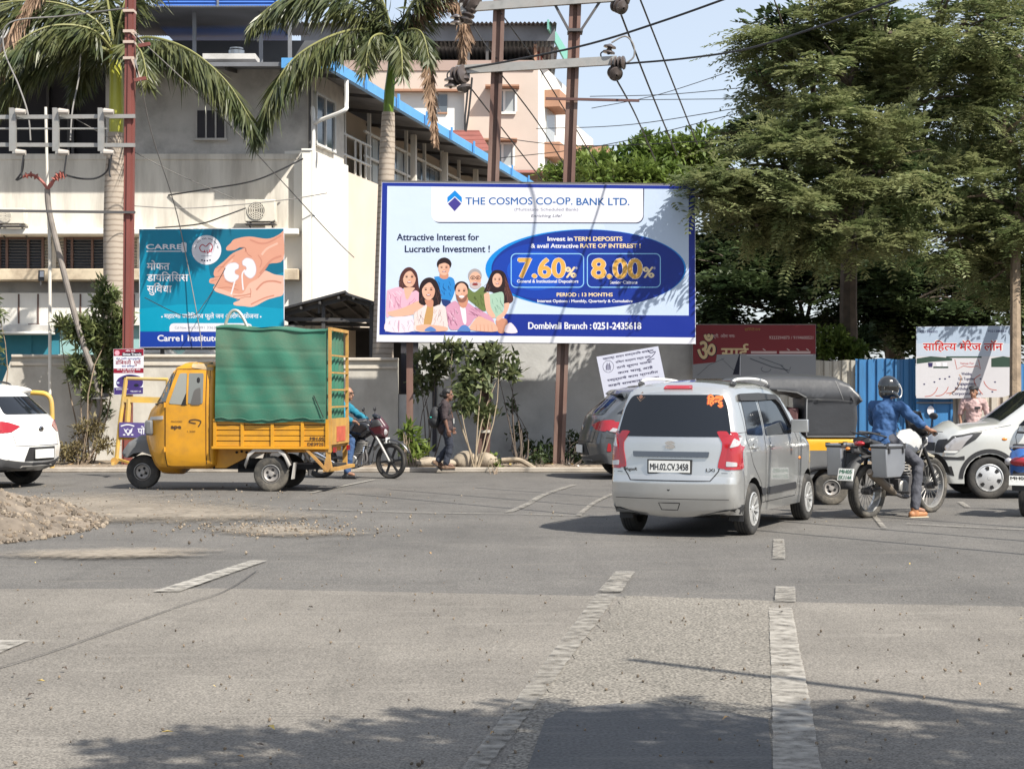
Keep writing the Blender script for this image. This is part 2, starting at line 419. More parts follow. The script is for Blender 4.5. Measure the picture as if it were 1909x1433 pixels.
# spilled dirt fans on the left: how thickly the dirt lies thins out towards the rim
M_dp = worn_paint("thin_dirt", (.235, .20, .158), .0, 1., 2.2, (1, .45, 1)); t_ = M_dp.node_tree
a_ = t_.nodes.new("ShaderNodeAttribute"); a_.attribute_name = "cover"; ad_ = t_.nodes.new("ShaderNodeMath"); ad_.operation = 'MULTIPLY_ADD'
t_.links.new(a_.outputs["Fac"], ad_.inputs[0]); ad_.inputs[1].default_value = .55
nz_ = [n for n in t_.nodes if n.type == 'MIX'][0]; mr_ = [n for n in t_.nodes if n.type == 'MAP_RANGE'][0]
t_.links.new(nz_.outputs[0], ad_.inputs[2]); t_.links.new(ad_.outputs[0], mr_.inputs[0]); mr_.inputs[1].default_value = .72; mr_.inputs[2].default_value = 1.12
def blobpoly(cx, cy, rx, ry, seed, n=40, amp=.25):
    r = random.Random(seed); ph = [r.uniform(0, 6.28) for _ in range(5)]; out = []
    for k in range(n):
        a = 2 * pi * k / n; f = 1 + amp * sum(sin((j + 2) * a + ph[j]) / (j + 1.6) for j in range(5))
        out.append((cx + rx * f * cos(a), cy + ry * f * sin(a)))
    return out
for i, (cx, cy, rx, ry, sd_) in enumerate([(100, 945, 480, 36, 1), (520, 988, 170, 14, 2), (190, 1030, 300, 12, 5), (300, 955, 330, 22, 8)]):
    mb = MB(); n_ = 40; vs = [G(cx, cy, .024 + .003 * i)]
    for f_ in (.35, .7, 1.15): vs += [G(cx + (x - cx) * f_, cy + (y - cy) * f_, .024 + .003 * i) for x, y in blobpoly(cx, cy, rx, ry, sd_, n_)]
    mb.add(vs, [(0, 1 + k, 1 + (k + 1) % n_) for k in range(n_)] + [(1 + r_ * n_ + k, 1 + (r_ + 1) * n_ + k, 1 + (r_ + 1) * n_ + (k + 1) % n_, 1 + r_ * n_ + (k + 1) % n_) for r_ in (0, 1) for k in range(n_)], M_dp)
    ob_ = struct(mb.build("dirt_patch", smooth=0, fixn=False)); at = ob_.data.attributes.new("cover", 'FLOAT', 'POINT')
    for k in range(len(vs)): at.data[k].value = 1.0 if k <= n_ else (.6 if k <= 2 * n_ else 0.)
# rubble heap: mound + stones (uncountable)
heap = MB(); hc = G(-110, 985); R_ = random.Random(5)
nx, ny = 46, 34; hx, hy = 1.75, 3.0
hv = []
for i in range(nx + 1):
    for j in range(ny + 1):
        x = -hx + 2 * hx * i / nx; y = -hy + 2 * hy * j / ny
        e = max(0, 1 - (x / hx) ** 2 - (y / hy) ** 2)
        h = .42 * e ** 1.3 * (1 + .4 * sin(3 * x + 1) * cos(2.2 * y)) + (R_.uniform(-.02, .025) * min(1, e * 4) if e > 0 else 0)
        hv.append((hc.x + x, hc.y + y, (.02 + h) if e > 0 else -.02))
hf = [(i * (ny + 1) + j, (i + 1) * (ny + 1) + j, (i + 1) * (ny + 1) + j + 1, i * (ny + 1) + j + 1) for i in range(nx) for j in range(ny)]
M_rub = pm("rubble_soil", (.150, .122, .094), .95, var=.45, scale=4, bump=1., bscale=12)
heap.add(hv, hf, M_rub); struct(heap.build("dirt_mound", smooth=60, fixn=False))
def stone(mb, c, r, mat, rr):
    R = Euler((rr.uniform(0, 6), rr.uniform(0, 6), rr.uniform(0, 6))).to_matrix(); c = Vector(c); vs = [c + Vector((0, 0, r * .7))]
    for z, q in ((.35, .85), (-.3, .9)):
        for k in range(5): a = k * 1.2566 + (.6 if z < 0 else 0); f = rr.uniform(.75, 1.15); vs.append(c + R @ Vector((q * f * cos(a), q * f * sin(a) * .8, z * f * .8)) * r)
    vs.append(c - Vector((0, 0, r * .7)))
    vs[0] = c + R @ Vector((0, 0, .7)) * r; vs[-1] = c - R @ Vector((0, 0, .7)) * r
    mb.add(vs, [(0, 1 + k, 1 + (k + 1) % 5) for k in range(5)] + [(1 + k, 6 + k, 1 + (k + 1) % 5) for k in range(5)] + [(6 + k, 6 + (k + 1) % 5, 1 + (k + 1) % 5) for k in range(5)] + [(11, 6 + (k + 1) % 5, 6 + k) for k in range(5)], mat)
grav = MB(); M_st = [pm("gravel_a", (.17, .132, .095), .9), pm("gravel_b", (.10, .08, .06), .9), pm("gravel_c", (.25, .205, .155), .9)]
for k in range(3600):
    a = R_.uniform(0, 6.28); q = sqrt(R_.random()); x = hx * 1.05 * q * cos(a); y = hy * 1.05 * q * sin(a)
    e = max(0, 1 - (x / hx) ** 2 - (y / hy) ** 2); z = .02 + .42 * e ** 1.3 * (1 + .4 * sin(3 * x + 1) * cos(2.2 * y))
    stone(grav, (hc.x + x, hc.y + y, z), R_.choice((.01, .012, .016, .016, .022, .022, .03, .045)), R_.choice(M_st), R_)
for k in range(900):
    px = R_.gauss(150, 330); py = 945 + R_.gauss(0, 32)
    if R_.random() < .35: px = R_.gauss(520, 110); py = 988 + R_.gauss(0, 9)
    if py < 905: continue
    p = G(px, py); stone(grav, (p.x, p.y, .03), R_.choice((.008, .012, .016, .022)), R_.choice(M_st), R_)
for k in range(500):
    px = R_.uniform(0, 1909); py = R_.uniform(900, 1433); p = G(px, py)
    stone(grav, (p.x, p.y, .02), R_.choice((.004, .006, .009, .012)), R_.choice(M_st[:2]), R_)
o = grav.build("gravel", smooth=0, fixn=False); o["kind"] = "stuff"; tag(o, "loose stones and grit scattered over the dirt at the road edge", "gravel")
# small fallen leaves and litter on the road
lit = MB(); M_lf = [pm("dry_leaf", (.33, .2, .08), .8), pm("dark_leaf", (.05, .035, .025), .8), pm("yellow_leaf", (.5, .36, .1), .8)]
for k in range(42):
    px = R_.uniform(0, 1909); py = 890 + 540 * R_.random() ** 1.3; p = G(px, py, .026); a = R_.uniform(0, 6.28); L_ = R_.uniform(.015, .04)
    u = Vector((cos(a), sin(a), 0)) * L_; w_ = Vector((-sin(a), cos(a), 0)) * L_ * .35; up = Vector((0, 0, R_.uniform(.004, .02)))
    lit.add([p - u, p + w_ + up, p + u, p - w_ + up], [(0, 1, 2, 3)], R_.choice(M_lf))
for k in range(260):
    p = Vector((R_.uniform(-10, 11), KY + R_.uniform(.2, 2.6), .12 + R_.uniform(0, .03))); a = R_.uniform(0, 6.28); L_ = R_.uniform(.02, .08); u = Vector((cos(a), sin(a), R_.uniform(-.3, .3))) * L_; w_ = Vector((-sin(a), cos(a), .2)) * L_ * .4
    lit.add([p - u, p + w_, p + u, p - w_], [(0, 1, 2, 3)], R_.choice(M_lf + [pm("paper_scrap", (.5, .48, .45), .8)]))
o = lit.build("leaf_litter", smooth=0, fixn=False); o["kind"] = "stuff"; tag(o, "dry fallen leaves and scraps on the road and verge", "leaf litter")
# pavement with kerb in front of the wall
M_kerb = pm("kerb_concrete", (.36, .32, .27), .9, var=.2, scale=3, bump=.3, dirt=(.2, .16, .12), dscale=2)
k = MB(); k.bb(-60, 60, KY, KY + .18, 0, .10, M_kerb); struct(k.build("kerb", bevel=.02))
k = MB(); rr = random.Random(11)
nxp = 260
vs = []; 
for i in range(nxp + 1):
    for j in range(9):
        x = -50 + 100 * i / nxp; y = KY + .18 + 3.3 * j / 8
        vs.append((x, y, .085 + (rr.uniform(-.025, .05) if j > 0 else 0)))
k.add(vs, [(i * 9 + j, (i + 1) * 9 + j, (i + 1) * 9 + j + 1, i * 9 + j + 1) for i in range(nxp) for j in range(8)], M_earth)
struct(k.build("verge", smooth=60, fixn=False))
# ================================================================ BUILDINGS
def WB(mb, name, root, **k):
    """build in world coordinates under an unrotated root"""
    o = mb.build(name, root, **k); o.matrix_parent_inverse = Matrix.Translation(-Vector(root.location)); return o
M_wht = pm("cream_limewash", (.64, .605, .54), .9, var=.07, scale=1.2, bump=.15, bscale=12, dirt=(.31, .28, .24), dscale=1.1, damt=.8, stretch=(1.6, 1, .22))
M_wht2 = pm("bright_limewash", (.76, .735, .68), .9, var=.05, scale=1.2, bump=.15, dirt=(.55, .50, .42), dscale=.8, damt=.4, stretch=(1, 1, .3))
M_crm = pm("cream_plaster", (.62, .535, .44), .9, var=.06, scale=1, bump=.1)
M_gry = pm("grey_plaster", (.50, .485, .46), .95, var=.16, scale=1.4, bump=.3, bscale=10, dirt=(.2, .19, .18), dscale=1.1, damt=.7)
M_brick = pm("whitewashed_brick", (.62, .58, .52), .95, var=.15, scale=3, bump=.3)
M_sill = pm("stained_sill", (.58, .49, .36), .95, var=.2, scale=2, dirt=(.2, .14, .1), dscale=1.6, damt=.7)
M_dkglass = pm("dark_louvre_glass", (.035, .037, .045), .25, spec=.6)
M_slat = pm("louvre_slat", (.10, .105, .12), .35)
M_lslat = pm("cream_louvre_slat", (.50, .46, .39), .7)
M_brown = pm("brown_frame_paint", (.13, .075, .06), .6)
M_teal = pm("teal_wall_paint", (.03, .20, .27), .7, var=.12, scale=2)
M_teal2 = pm("pale_teal_paint", (.28, .46, .45), .7)
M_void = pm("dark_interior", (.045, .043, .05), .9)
M_sheetg = pm("grey_roof_sheet", (.17, .175, .19), .55, metal=.2, var=.2, scale=1)
M_bluefr = pm("blue_gutter_paint", (.09, .30, .60), .45, var=.06, scale=3)
M_blue = pm("blue_sheet_paint", (.06, .16, .48), .5, var=.08, scale=2)
M_steel = pm("dark_steel", (.09, .085, .085), .55, metal=.3)
M_whp = pm("white_pipe", (.72, .71, .68), .4)
M_alu = pm("white_window_frame", (.62, .61, .58), .45)
M_pane = pm("window_pane", (.10, .12, .14), .08, spec=.8)
M_curt = pm("pale_curtain_pane", (.36, .38, .38), .25, spec=.6)

FD = 43.0
A = thing("hospital_building", "long cream two storey building with louvred windows and a blue edged tin roof", "building", (XA(100, FD), FD, 0))
xl, xr = XA(-700, FD), XA(575, FD)
zz = lambda y, d=FD: ZA(y, d)
w = MB()
w.bb(xl, xr, FD, FD + 10, zz(428), zz(288), M_wht)                # wall above windows
w.bb(xl, xr, FD + .35, FD + 10, zz(500), zz(428), M_lslat)        # window band, set back
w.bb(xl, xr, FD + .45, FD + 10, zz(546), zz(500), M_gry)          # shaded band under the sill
w.bb(xl, xr, FD, FD + 10, zz(606), zz(546), M_wht2)               # shutters
w.bb(xl, XA(55, FD), FD + .2, FD + 10, 0, zz(606), M_teal)
w.bb(XA(55, FD), XA(108, FD), FD + .22, FD + 10, 0, zz(606), M_teal)
w.bb(XA(108, FD), xr, FD + .2, FD + 10, 0, zz(606), M_teal2)
WB(w, "wall", A)
w = MB(); w.bb(xl, XA(560, FD), FD - .45, FD + .35, zz(440), zz(429), M_wht2); w.bb(xl, XA(560, FD), FD - .4, FD + .45, zz(524), zz(503), M_sill); w.bb(xl, XA(100, FD), FD - .5, FD + .2, zz(624), zz(619), M_wht2); w.bb(xl, XA(100, FD), FD - .05, FD + .2, zz(619), zz(605), M_gry)
WB(w, "ledge", A, bevel=.02)
w = MB()
for x in (35, 71, 150, 250, 330): w.bb(XA(x, FD) - .02, XA(x, FD) + .02, FD - .02, FD, zz(603), zz(548), M_brown)
w.bb(XA(53, FD), XA(74, FD), FD - .03, FD, zz(606), zz(603.5), M_brown)
WB(w, "shutter_gap", A)
def louvre(x0, x1, y0, y1, bars):
    m = MB(); d = FD + .34
    m.bb(XA(x0, FD), XA(x1, FD), d - .03, d, zz(y1), zz(y0), M_dkglass)
    n = 11
    for k in range(n):
        z = zz(y1) + (zz(y0) - zz(y1)) * (k + .5) / n
        m.box(((XA(x0, FD) + XA(x1, FD)) / 2, d - .07, z), (XA(x1, FD) - XA(x0, FD), .09, .012), M_slat, (radians(35), 0, 0))
    o = WB(m, "window", A)
    f = MB()
    for x in [x0, x1] + bars: f.bb(XA(x, FD) - .03, XA(x, FD) + .03, d - .14, d - .03, zz(y1), zz(y0), M_brown)
    f.bb(XA(x0, FD), XA(x1, FD), d - .13, d - .03, zz(y0) - .05, zz(y0), M_brown)
    fo = f.build("frame", o); 
louvre(-90, -12, 441, 502, [-50]); louvre(-6, 75, 441, 502, [8, 48]); louvre(117, 200, 441, 502, [130, 168]); louvre(310, 390, 441, 502, [350]); louvre(430, 520, 441, 502, [470])
d = FD + .345
for (x0, x1) in ((76, 116), (201, 309), (521, 562)):
    m = MB()
    for k in range(10):
        z = zz(500) + (zz(443) - zz(500)) * (k + .5) / 10
        m.box(((XA(x0, FD) + XA(x1, FD)) / 2, d - .03, z), (XA(x1, FD) - XA(x0, FD), .07, .014), M_lslat, (radians(35), 0, 0))
    m.bb(XA((x0 + x1) / 2, FD) - .05, XA((x0 + x1) / 2, FD) + .05, d - .09, d, zz(500), zz(443), M_wht); WB(m, "louvre_panel", A)
# corner pillar and side walls
w = MB(); w.bb(XA(566, FD), XA(583, FD), FD - .35, FD + .3, 0, zz(285), M_wht2); w.bb(XA(565, FD), XA(584, FD), FD - .38, FD + .3, zz(285), zz(281), M_wht2)
WB(w, "pillar", A, bevel=.01)
SX, SY = .206, .978
C0 = Vector((XA(583, FD), FD - .1, 0))
def S(t, n=0, z=0): return Vector((C0.x + SX * t + SY * n, C0.y + SY * t - SX * n, z))   # t along the side, n outwards
def sbox(mb, t0, t1, n0, n1, z0, z1, mat):
    vs = [S(t, n, z) for t in (t0, t1) for n in (n0, n1) for z in (z0, z1)]
    mb.add(vs, [(0, 1, 3, 2), (4, 6, 7, 5), (0, 4, 5, 1), (2, 3, 7, 6), (0, 2, 6, 4), (1, 5, 7, 3)], mat)
ZF = 7.5; ZE = 9.45
w = MB(); sbox(w, 0, 3.0, -6, 0, 0, ZF + .1, M_wht2); WB(w, "side_wall", A)
w = MB(); sbox(w, 3.0, 26, -6, -.06, 0, ZF - .04, M_crm); WB(w, "side_wall", A)
# upper storey
w = MB()
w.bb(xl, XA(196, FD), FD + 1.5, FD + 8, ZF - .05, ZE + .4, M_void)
w.bb(XA(196, FD), XA(577, FD), FD + .05, FD + 8, ZF - .05, ZE + .3, M_gry)
w.bb(xl, XA(577, FD), FD - .03, FD + .05, ZF - .12, ZF + .02, M_wht)
WB(w, "upper_wall", A)
w = MB(); sbox(w, .12, 3.0, -4, -.12, ZF, ZE + .3, M_brick); WB(w, "upper_wall", A)
w = MB(); sbox(w, 3.0, 26, -4, -1.3, ZF - .1, ZE + .3, M_crm); WB(w, "gallery_wall", A)
w = MB(); w.bb(XA(366, FD), XA(420, FD), FD + .02, FD + .05, zz(258), zz(206), M_void); o = WB(w, "window", A)
w = MB()
for x in (366, 384, 402, 420): w.bb(XA(x, FD) - .02, XA(x, FD) + .02, FD - .01, FD + .02, zz(258), zz(206), M_gry)
w.bb(XA(362, FD), XA(424, FD), FD - .06, FD + .05, zz(262), zz(258), M_gry); w.build("frame", o)
for x in (60, 100, 108): w = MB(); w.bb(XA(x, FD), XA(x + 5, FD), FD + 1.3, FD + 1.5, ZF, ZE, M_steel); WB(w, "post", A)
# side window on the brick
w = MB(); sbox(w, .5, 2.0, -.12, -.08, ZF + .35, ZE - .35, M_pane); o = WB(w, "window", A)
w = MB()
for t in (.45, 1.2, 1.98): sbox(w, t, t + .07, -.13, -.03, ZF + .3, ZE - .3, M_alu)
sbox(w, .45, 2.05, -.12, -.02, ZE - .36, ZE - .3, M_alu); sbox(w, .45, 2.05, -.12, -.02, ZF + .3, ZF + .36, M_alu)
WB(w, "window_frame", A)
# glazed gallery under the blue eave
w = MB()
for k, t in enumerate([3.1, 4.0, 6.4, 8.2, 10.4, 12.6, 14.9, 17.3, 19.8, 22.4, 25.]):
    sbox(w, t, t + .09, -.5, -.4, ZF - .1, ZE + .2, M_alu)
for z in (ZF + .05, ZF + .75, ZF + 1.45): sbox(w, 6.0, 25.5, -.48, -.42, z, z + .06, M_alu)
for t in (3.6, 4.5, 5.0, 5.5): sbox(w, t, t + .05, -.3, -.25, ZF - .1, ZF + 1.0, M_alu)
for z in (ZF + .45, ZF + 1.0): sbox(w, 3.0, 6.0, -.31, -.24, z, z + .05, M_alu)
WB(w, "gallery_frame", A)
w = MB(); rg = random.Random(4); t = 6.5
while t < 25:
    dt = rg.choice((.6, .8, 1.0))
    sbox(w, t, t + dt * .9, -.56, -.54, ZF - .1, ZF + 1.45, rg.choice((M_pane, M_pane, M_curt))); t += dt
WB(w, "gallery_glazing", A)
for t in (9.3, 13.2, 17.6, 22.):
    w = MB(); sbox(w, t, t + .16, .0, .16, ZF - 2, ZE - .1, M_wht); WB(w, "post", A)
# tin roof with blue gutter
w = MB(); M_under = pm("tin_underside", (.15, .155, .17), .6, metal=.3, var=.2, scale=2)
e0 = S(-1.5, 1.0, ZE); e1 = S(27, 1.0, ZE); fl = Vector((xl, FD - 1.6, ZE))
i0 = Vector((XA(420, FD), FD + 6, ZE + .9)); i1 = S(27, -5, ZE + 1.2); il = Vector((xl, FD + 6, ZE + .9))
e0 = Vector((S(-1.6, 1.0).x, FD - 1.6, ZE))
w.add([fl, e0, i0, il], [(0, 1, 2, 3)], M_under); w.add([e0, e1, i1, i0], [(0, 1, 2, 3)], M_under)
ro = WB(w, "roof", A, smooth=0); md = ro.modifiers.new("s", 'SOLIDIFY'); md.thickness = .03; md.offset = 1
w = MB(); w.bar(e0 + Vector((0, 0, -.02)), e1 + Vector((0, 0, -.02)), .14, .26, M_bluefr); WB(w, "gutter", A)
w = MB(); w.bar(fl + Vector((0, -.04, 0)), e0 + Vector((-.3, -.04, 0)), .05, .1, M_sheetg); w.bar(e0 + Vector((-1.2, -.08, .02)), e0 + Vector((.05, -.08, .02)), .12, .24, M_bluefr); WB(w, "fascia", A)
for t in range(0, 27, 3): w = MB(); w.bar(S(t, -1.3, ZE + .2), S(t, 1.0, ZE - .08), .05, .09, M_steel); WB(w, "roof_bracket", A)
for x in (20, 110, 300, 440, 560): w = MB(); w.bar((XA(x, FD), FD + .05, ZE + .15), (XA(x, FD), FD - 1.55, ZE - .07), .05, .1, M_steel); WB(w, "roof_bracket", A)
for t in range(1, 26, 3): w = MB(); sbox(w, t, t + .1, 1.08, 1.13, ZE - .2, ZE + .2, M_bluefr); WB(w, "gutter_clip", A)
w = MB(); pz = spline([S(-.2, .95, ZE - .15), S(-.2, .95, ZE - .75), S(-.3, .9, ZE - .95), S(-.2, .15, ZF + .75), S(-.15, .08, ZF + .5), S(-.15, .08, .2)], 5); w.tube(pz, .055, M_whp, 8); WB(w, "downpipe", A)
w = MB(); w.bb(XA(575, FD), XA(580, FD), FD - .02, FD + .06, ZF, ZE, M_steel); WB(w, "downpipe", A)
# upper shed on the roof
w = MB(); w.bb(xl, XA(640, 52), 52, 52.3, 9.0, 12.2, pm("shed_wall", (.085, .09, .10), .8, var=.2, scale=.8)); WB(w, "shed_wall", A)
w = MB()
xs0 = XA(190, 48.2); xs1 = XA(545, 48.2); n = 150; vs = []
for k in range(n + 1):
    x = xs0 + (xs1 - xs0) * k / n; dz = .03 * sin(k * pi)
    dz = .025 if k % 2 else -.025
    vs += [(x, 47.2, 12.15 + dz), (x, 52.5, 12.45 + dz)]
w.add(vs, [(2 * k, 2 * k + 1, 2 * k + 3, 2 * k + 2) for k in range(n)], M_sheetg); so = WB(w, "shed_roof", A, smooth=0, fixn=False); so.modifiers.new("s", 'SOLIDIFY').thickness = .02
for x in (240, 362, 486, 540): w = MB(); w.bb(XA(x, 48) - .05, XA(x, 48) + .05, 48, 48.1, 9.6, 12.2, M_sheetg); WB(w, "shed_post", A)
w = MB(); w.bb(XA(195, 48), XA(545, 48), 48, 48.1, 10.3, 10.36, M_sheetg); WB(w, "shed_rail", A)
w = MB(); w.bb(xl, XA(195, 47), 46.6, 47.4, ZA(76, 47), ZA(60, 47), M_gry); w.bb(XA(385, 47), XA(482, 47), 46.4, 47.2, ZA(118, 47), ZA(108, 47), M_gry); WB(w, "slab", A)
w = MB(); d = 49.5; w.lathe([(.0, 0), (.24, 0), (.24, .26), (.20, .30), (.20, .34), (0, .35)], pm("tank_aluminium", (.5, .5, .5), .3, metal=.8), c=(XA(441, d), d, ZA(112, d))); 
tk = WB(w, "water_tank", A)
# blue corrugated cabin on top
w = MB(); d = 50; n = 16
for k in range(n):
    z = 12.35 + 1.6 * k / n
    w.add([(XA(288, d), d, z), (XA(516, d), d, z), (XA(516, d), d - .05, z + .05), (XA(288, d), d - .05, z + .05)], [(0, 1, 2, 3)], M_blue)
    w.add([(XA(288, d), d - .05, z + .05), (XA(516, d), d - .05, z + .05), (XA(516, d), d, z + .1), (XA(288, d), d, z + .1)], [(0, 1, 2, 3)], M_blue)
w.bb(XA(288, d), XA(516, d), d + .01, d + 3, 12.35, 14, M_blue); WB(w, "rooftop_cabin", A, smooth=0)
w = MB(); w.bb(XA(516, d), XA(531, d), d - .1, d + .2, 12.3, 14.2, M_bluefr); WB(w, "cabin_post", A); w = MB(); w.bb(XA(405, d), XA(409, d), d - .08, d - .05, 12.35, 14, M_sheetg); WB(w, "cabin_post", A)

# ---------------------------------------------------------------- far pink block of flats
BD = 85.0
M_pink = pm("pink_render", (.50, .42, .365), .9, var=.05, scale=.5, bump=.1, bscale=4)
M_bwht = pm("flat_white_render", (.68, .67, .64), .9, var=.04, scale=.5)
M_chj = pm("terracotta_render", (.36, .20, .13), .85)
M_maroon = pm("maroon_sheet", (.22, .075, .06), .6, var=.15, scale=2)
B = thing("apartment_block", "pink and white block of flats with brown window hoods and tin rooftop sheds", "building", (XA(820, BD), BD, 0))
bz = lambda y: ZA(y, BD); bx = lambda x: XA(x, BD)
w = MB(); w.bb(bx(470), bx(1003), BD, BD + 14, 0, bz(113), M_pink); w.bb(bx(470), bx(995), BD - .06, BD, bz(132), bz(113), pm("parapet_band", (.36, .27, .235), .9)); WB(w, "wall", B)
w = MB(); w.bb(bx(730), bx(869), BD - .05, BD + .1, bz(260), bz(173), M_bwht); WB(w, "white_bay", B)
w = MB(); w.bb(bx(730), bx(872), BD - .5, BD, bz(173), bz(169), M_chj); w.bb(bx(866), bx(871), BD - .5, BD, bz(245), bz(173), M_pink); WB(w, "ledge", B)
# white side wing going back to the right
BX, BY = .215, .9766
def bs(t, n=0, z=0): return Vector((bx(1003) + BX * t + BY * n, BD + BY * t - BX * n, z))
def bbox_(mb, t0, t1, n0, n1, z0, z1, mat):
    vs = [bs(t, n, z) for t in (t0, t1) for n in (n0, n1) for z in (z0, z1)]
    mb.add(vs, [(0, 1, 3, 2), (4, 6, 7, 5), (0, 4, 5, 1), (2, 3, 7, 6), (0, 2, 6, 4), (1, 5, 7, 3)], mat)
w = MB(); bbox_(w, 0, 7.5, -8, .02, 0, bz(113) - .02, M_bwht); WB(w, "side_wall", B)
w = MB(); bbox_(w, 7.5, 16, -8, .02, 0, bz(113) - 1.6, M_bwht); WB(w, "side_wall", B)
for (t0, t1, n1, z0, z1) in ((1.5, 4.2, .8, bz(190), bz(158)), (8.6, 11.5, 1.3, bz(225) - 1.2, bz(200) - .7), (1.5, 4.4, .8, bz(285), bz(257)), (8.6, 11.0, 1.2, bz(330), bz(305)), (12.5, 16.3, 1.4, bz(150) - 2.0, bz(140) - 1.8)):
    w = MB(); bbox_(w, t0, t1, 0, n1, z0, z1, M_chj); WB(w, "window_hood", B)
    w = MB(); bbox_(w, t0 + .3, t1 - .3, .02, .08, z0 - 2.0, z0 - .02, M_curt); WB(w, "side_window", B)
def bwin(x0, x1, y0, y1, hood=True):
    m = MB(); m.bb(bx(x0), bx(x1), BD - .04, BD, bz(y1), bz(y0), M_curt); m.bb(bx(x0), bx(x0) + (bx(x1) - bx(x0)) * .42, BD - .05, BD - .04, bz(y1), bz(y0), M_pane); o = WB(m, "window", B)
    f = MB()
    for x in (x0, (x0 * .58 + x1 * .42), x1): f.bb(bx(x) - .06, bx(x) + .06, BD - .12, BD - .05, bz(y1), bz(y0), M_bwht)
    f.bb(bx(x0), bx(x1), BD - .13, BD - .05, bz(y1) - .12, bz(y1), M_bwht); f.bb(bx(x0), bx(x1), BD - .13, BD - .05, bz(y0), bz(y0) + .1, M_bwht); f.build("frame", o)
    if hood:
        h = MB(); h.bb(bx(x0 - 19), bx(x1 + 6), BD - .8, BD, bz(y0 - 5), bz(y0 - 8), M_chj); WB(h, "window_hood", B)
bwin(924, 962, 171, 209); bwin(921, 958, 270, 310)
w = MB(); w.bb(bx(816), bx(834), BD - .1, BD - .05, bz(212), bz(177), M_pane); w.bb(bx(816), bx(834), BD - .14, BD - .05, bz(213), bz(210), M_chj); WB(w, "window", B)
w = MB(); w.add([P(815, 243, 82), P(893, 243, 82), P(915, 281, 79), P(868, 281, 79)], [(0, 1, 2, 3)], M_maroon)
for k in range(5):
    y = 246 + 8 * k; w.bar(P(822 + 11 * k, y, 81.8 - .6 * k), P(894 + 4.5 * k, y, 81.8 - .6 * k), .1, .1, M_maroon)
WB(w, "porch_roof", B, smooth=0)
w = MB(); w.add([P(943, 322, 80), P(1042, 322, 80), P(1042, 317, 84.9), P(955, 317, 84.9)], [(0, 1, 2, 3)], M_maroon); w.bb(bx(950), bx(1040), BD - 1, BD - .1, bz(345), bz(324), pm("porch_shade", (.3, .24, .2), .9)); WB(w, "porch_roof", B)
# rooftop sheds
w = MB(); n = 120
for (y0, y1, d0, d1, xa, xb) in ((42, 74, 84.6, 95, 560, 1038), (88, 112, 85.2, 93, 560, 1040)):
    vs = []
    for k in range(n + 1):
        x = xa + (xb - xa) * k / n; dz = .05 * (1 if k % 2 else -1)
        a = P(x, y0, d0); vs += [(a.x, a.y, a.z + dz), (a.x, d1, a.z + dz - .15)]
    w.add(vs, [(2 * k, 2 * k + 1, 2 * k + 3, 2 * k + 2) for k in range(n)], M_sheetg)
so = WB(w, "shed_roof", B, smooth=0, fixn=False)
w = MB(); w.bb(bx(560), bx(1030), BD + 6, BD + 6.2, bz(113), ZA(90, BD), pm("dark_tin_wall", (.10, .105, .115), .7)); w.bb(bx(560), bx(1035), BD + .2, BD + .3, bz(75), bz(46), M_sheetg); WB(w, "shed_wall", B)
for x in (700, 760, 873, 908, 998, 1030): w = MB(); w.bb(bx(x) - .07, bx(x) + .07, BD + .3, BD + .45, bz(113), bz(45), M_chj if x == 998 else M_steel); WB(w, "shed_post", B)
w = MB(); w.bar((bx(998), BD + .3, bz(80)), (bx(1010), BD + .3, bz(60)), .08, .08, M_steel); w.bar((bx(998), BD + .3, bz(80)), (bx(985), BD + .3, bz(60)), .08, .08, M_steel)
WB(w, "shed_brace", B)
M_rst = pm("red_stripe_cloth", (.45, .10, .09), .8); M_wst = pm("white_stripe_cloth", (.72, .62, .58), .8); M_grn = pm("green_tin_edge", (.16, .40, .33), .6)
w = MB()
for k in range(16):
    t = .4 + k * .42; a = bs(t, -.3, ZA(70 + 2 * k, BD)); w.add([bs(t, -.3, bz(70) - .1 * k), bs(t + .42, -.3, bz(70) - .1 * k), bs(t + .42, -.25, bz(128) - .17 * k), bs(t, -.25, bz(128) - .17 * k)], [(0, 1, 2, 3)], (M_rst, M_wst)[k % 2])
WB(w, "striped_curtain", B, smooth=0)
w = MB(); w.add([bs(-.3, .6, bz(40)), bs(6, .6, bz(40) - .7), bs(6, .6, bz(75) - .6), bs(-.3, .6, bz(58))], [(0, 1, 2, 3)], M_grn); so = WB(w, "shed_edge", B, smooth=0); so.modifiers.new("s", 'SOLIDIFY').thickness = .08

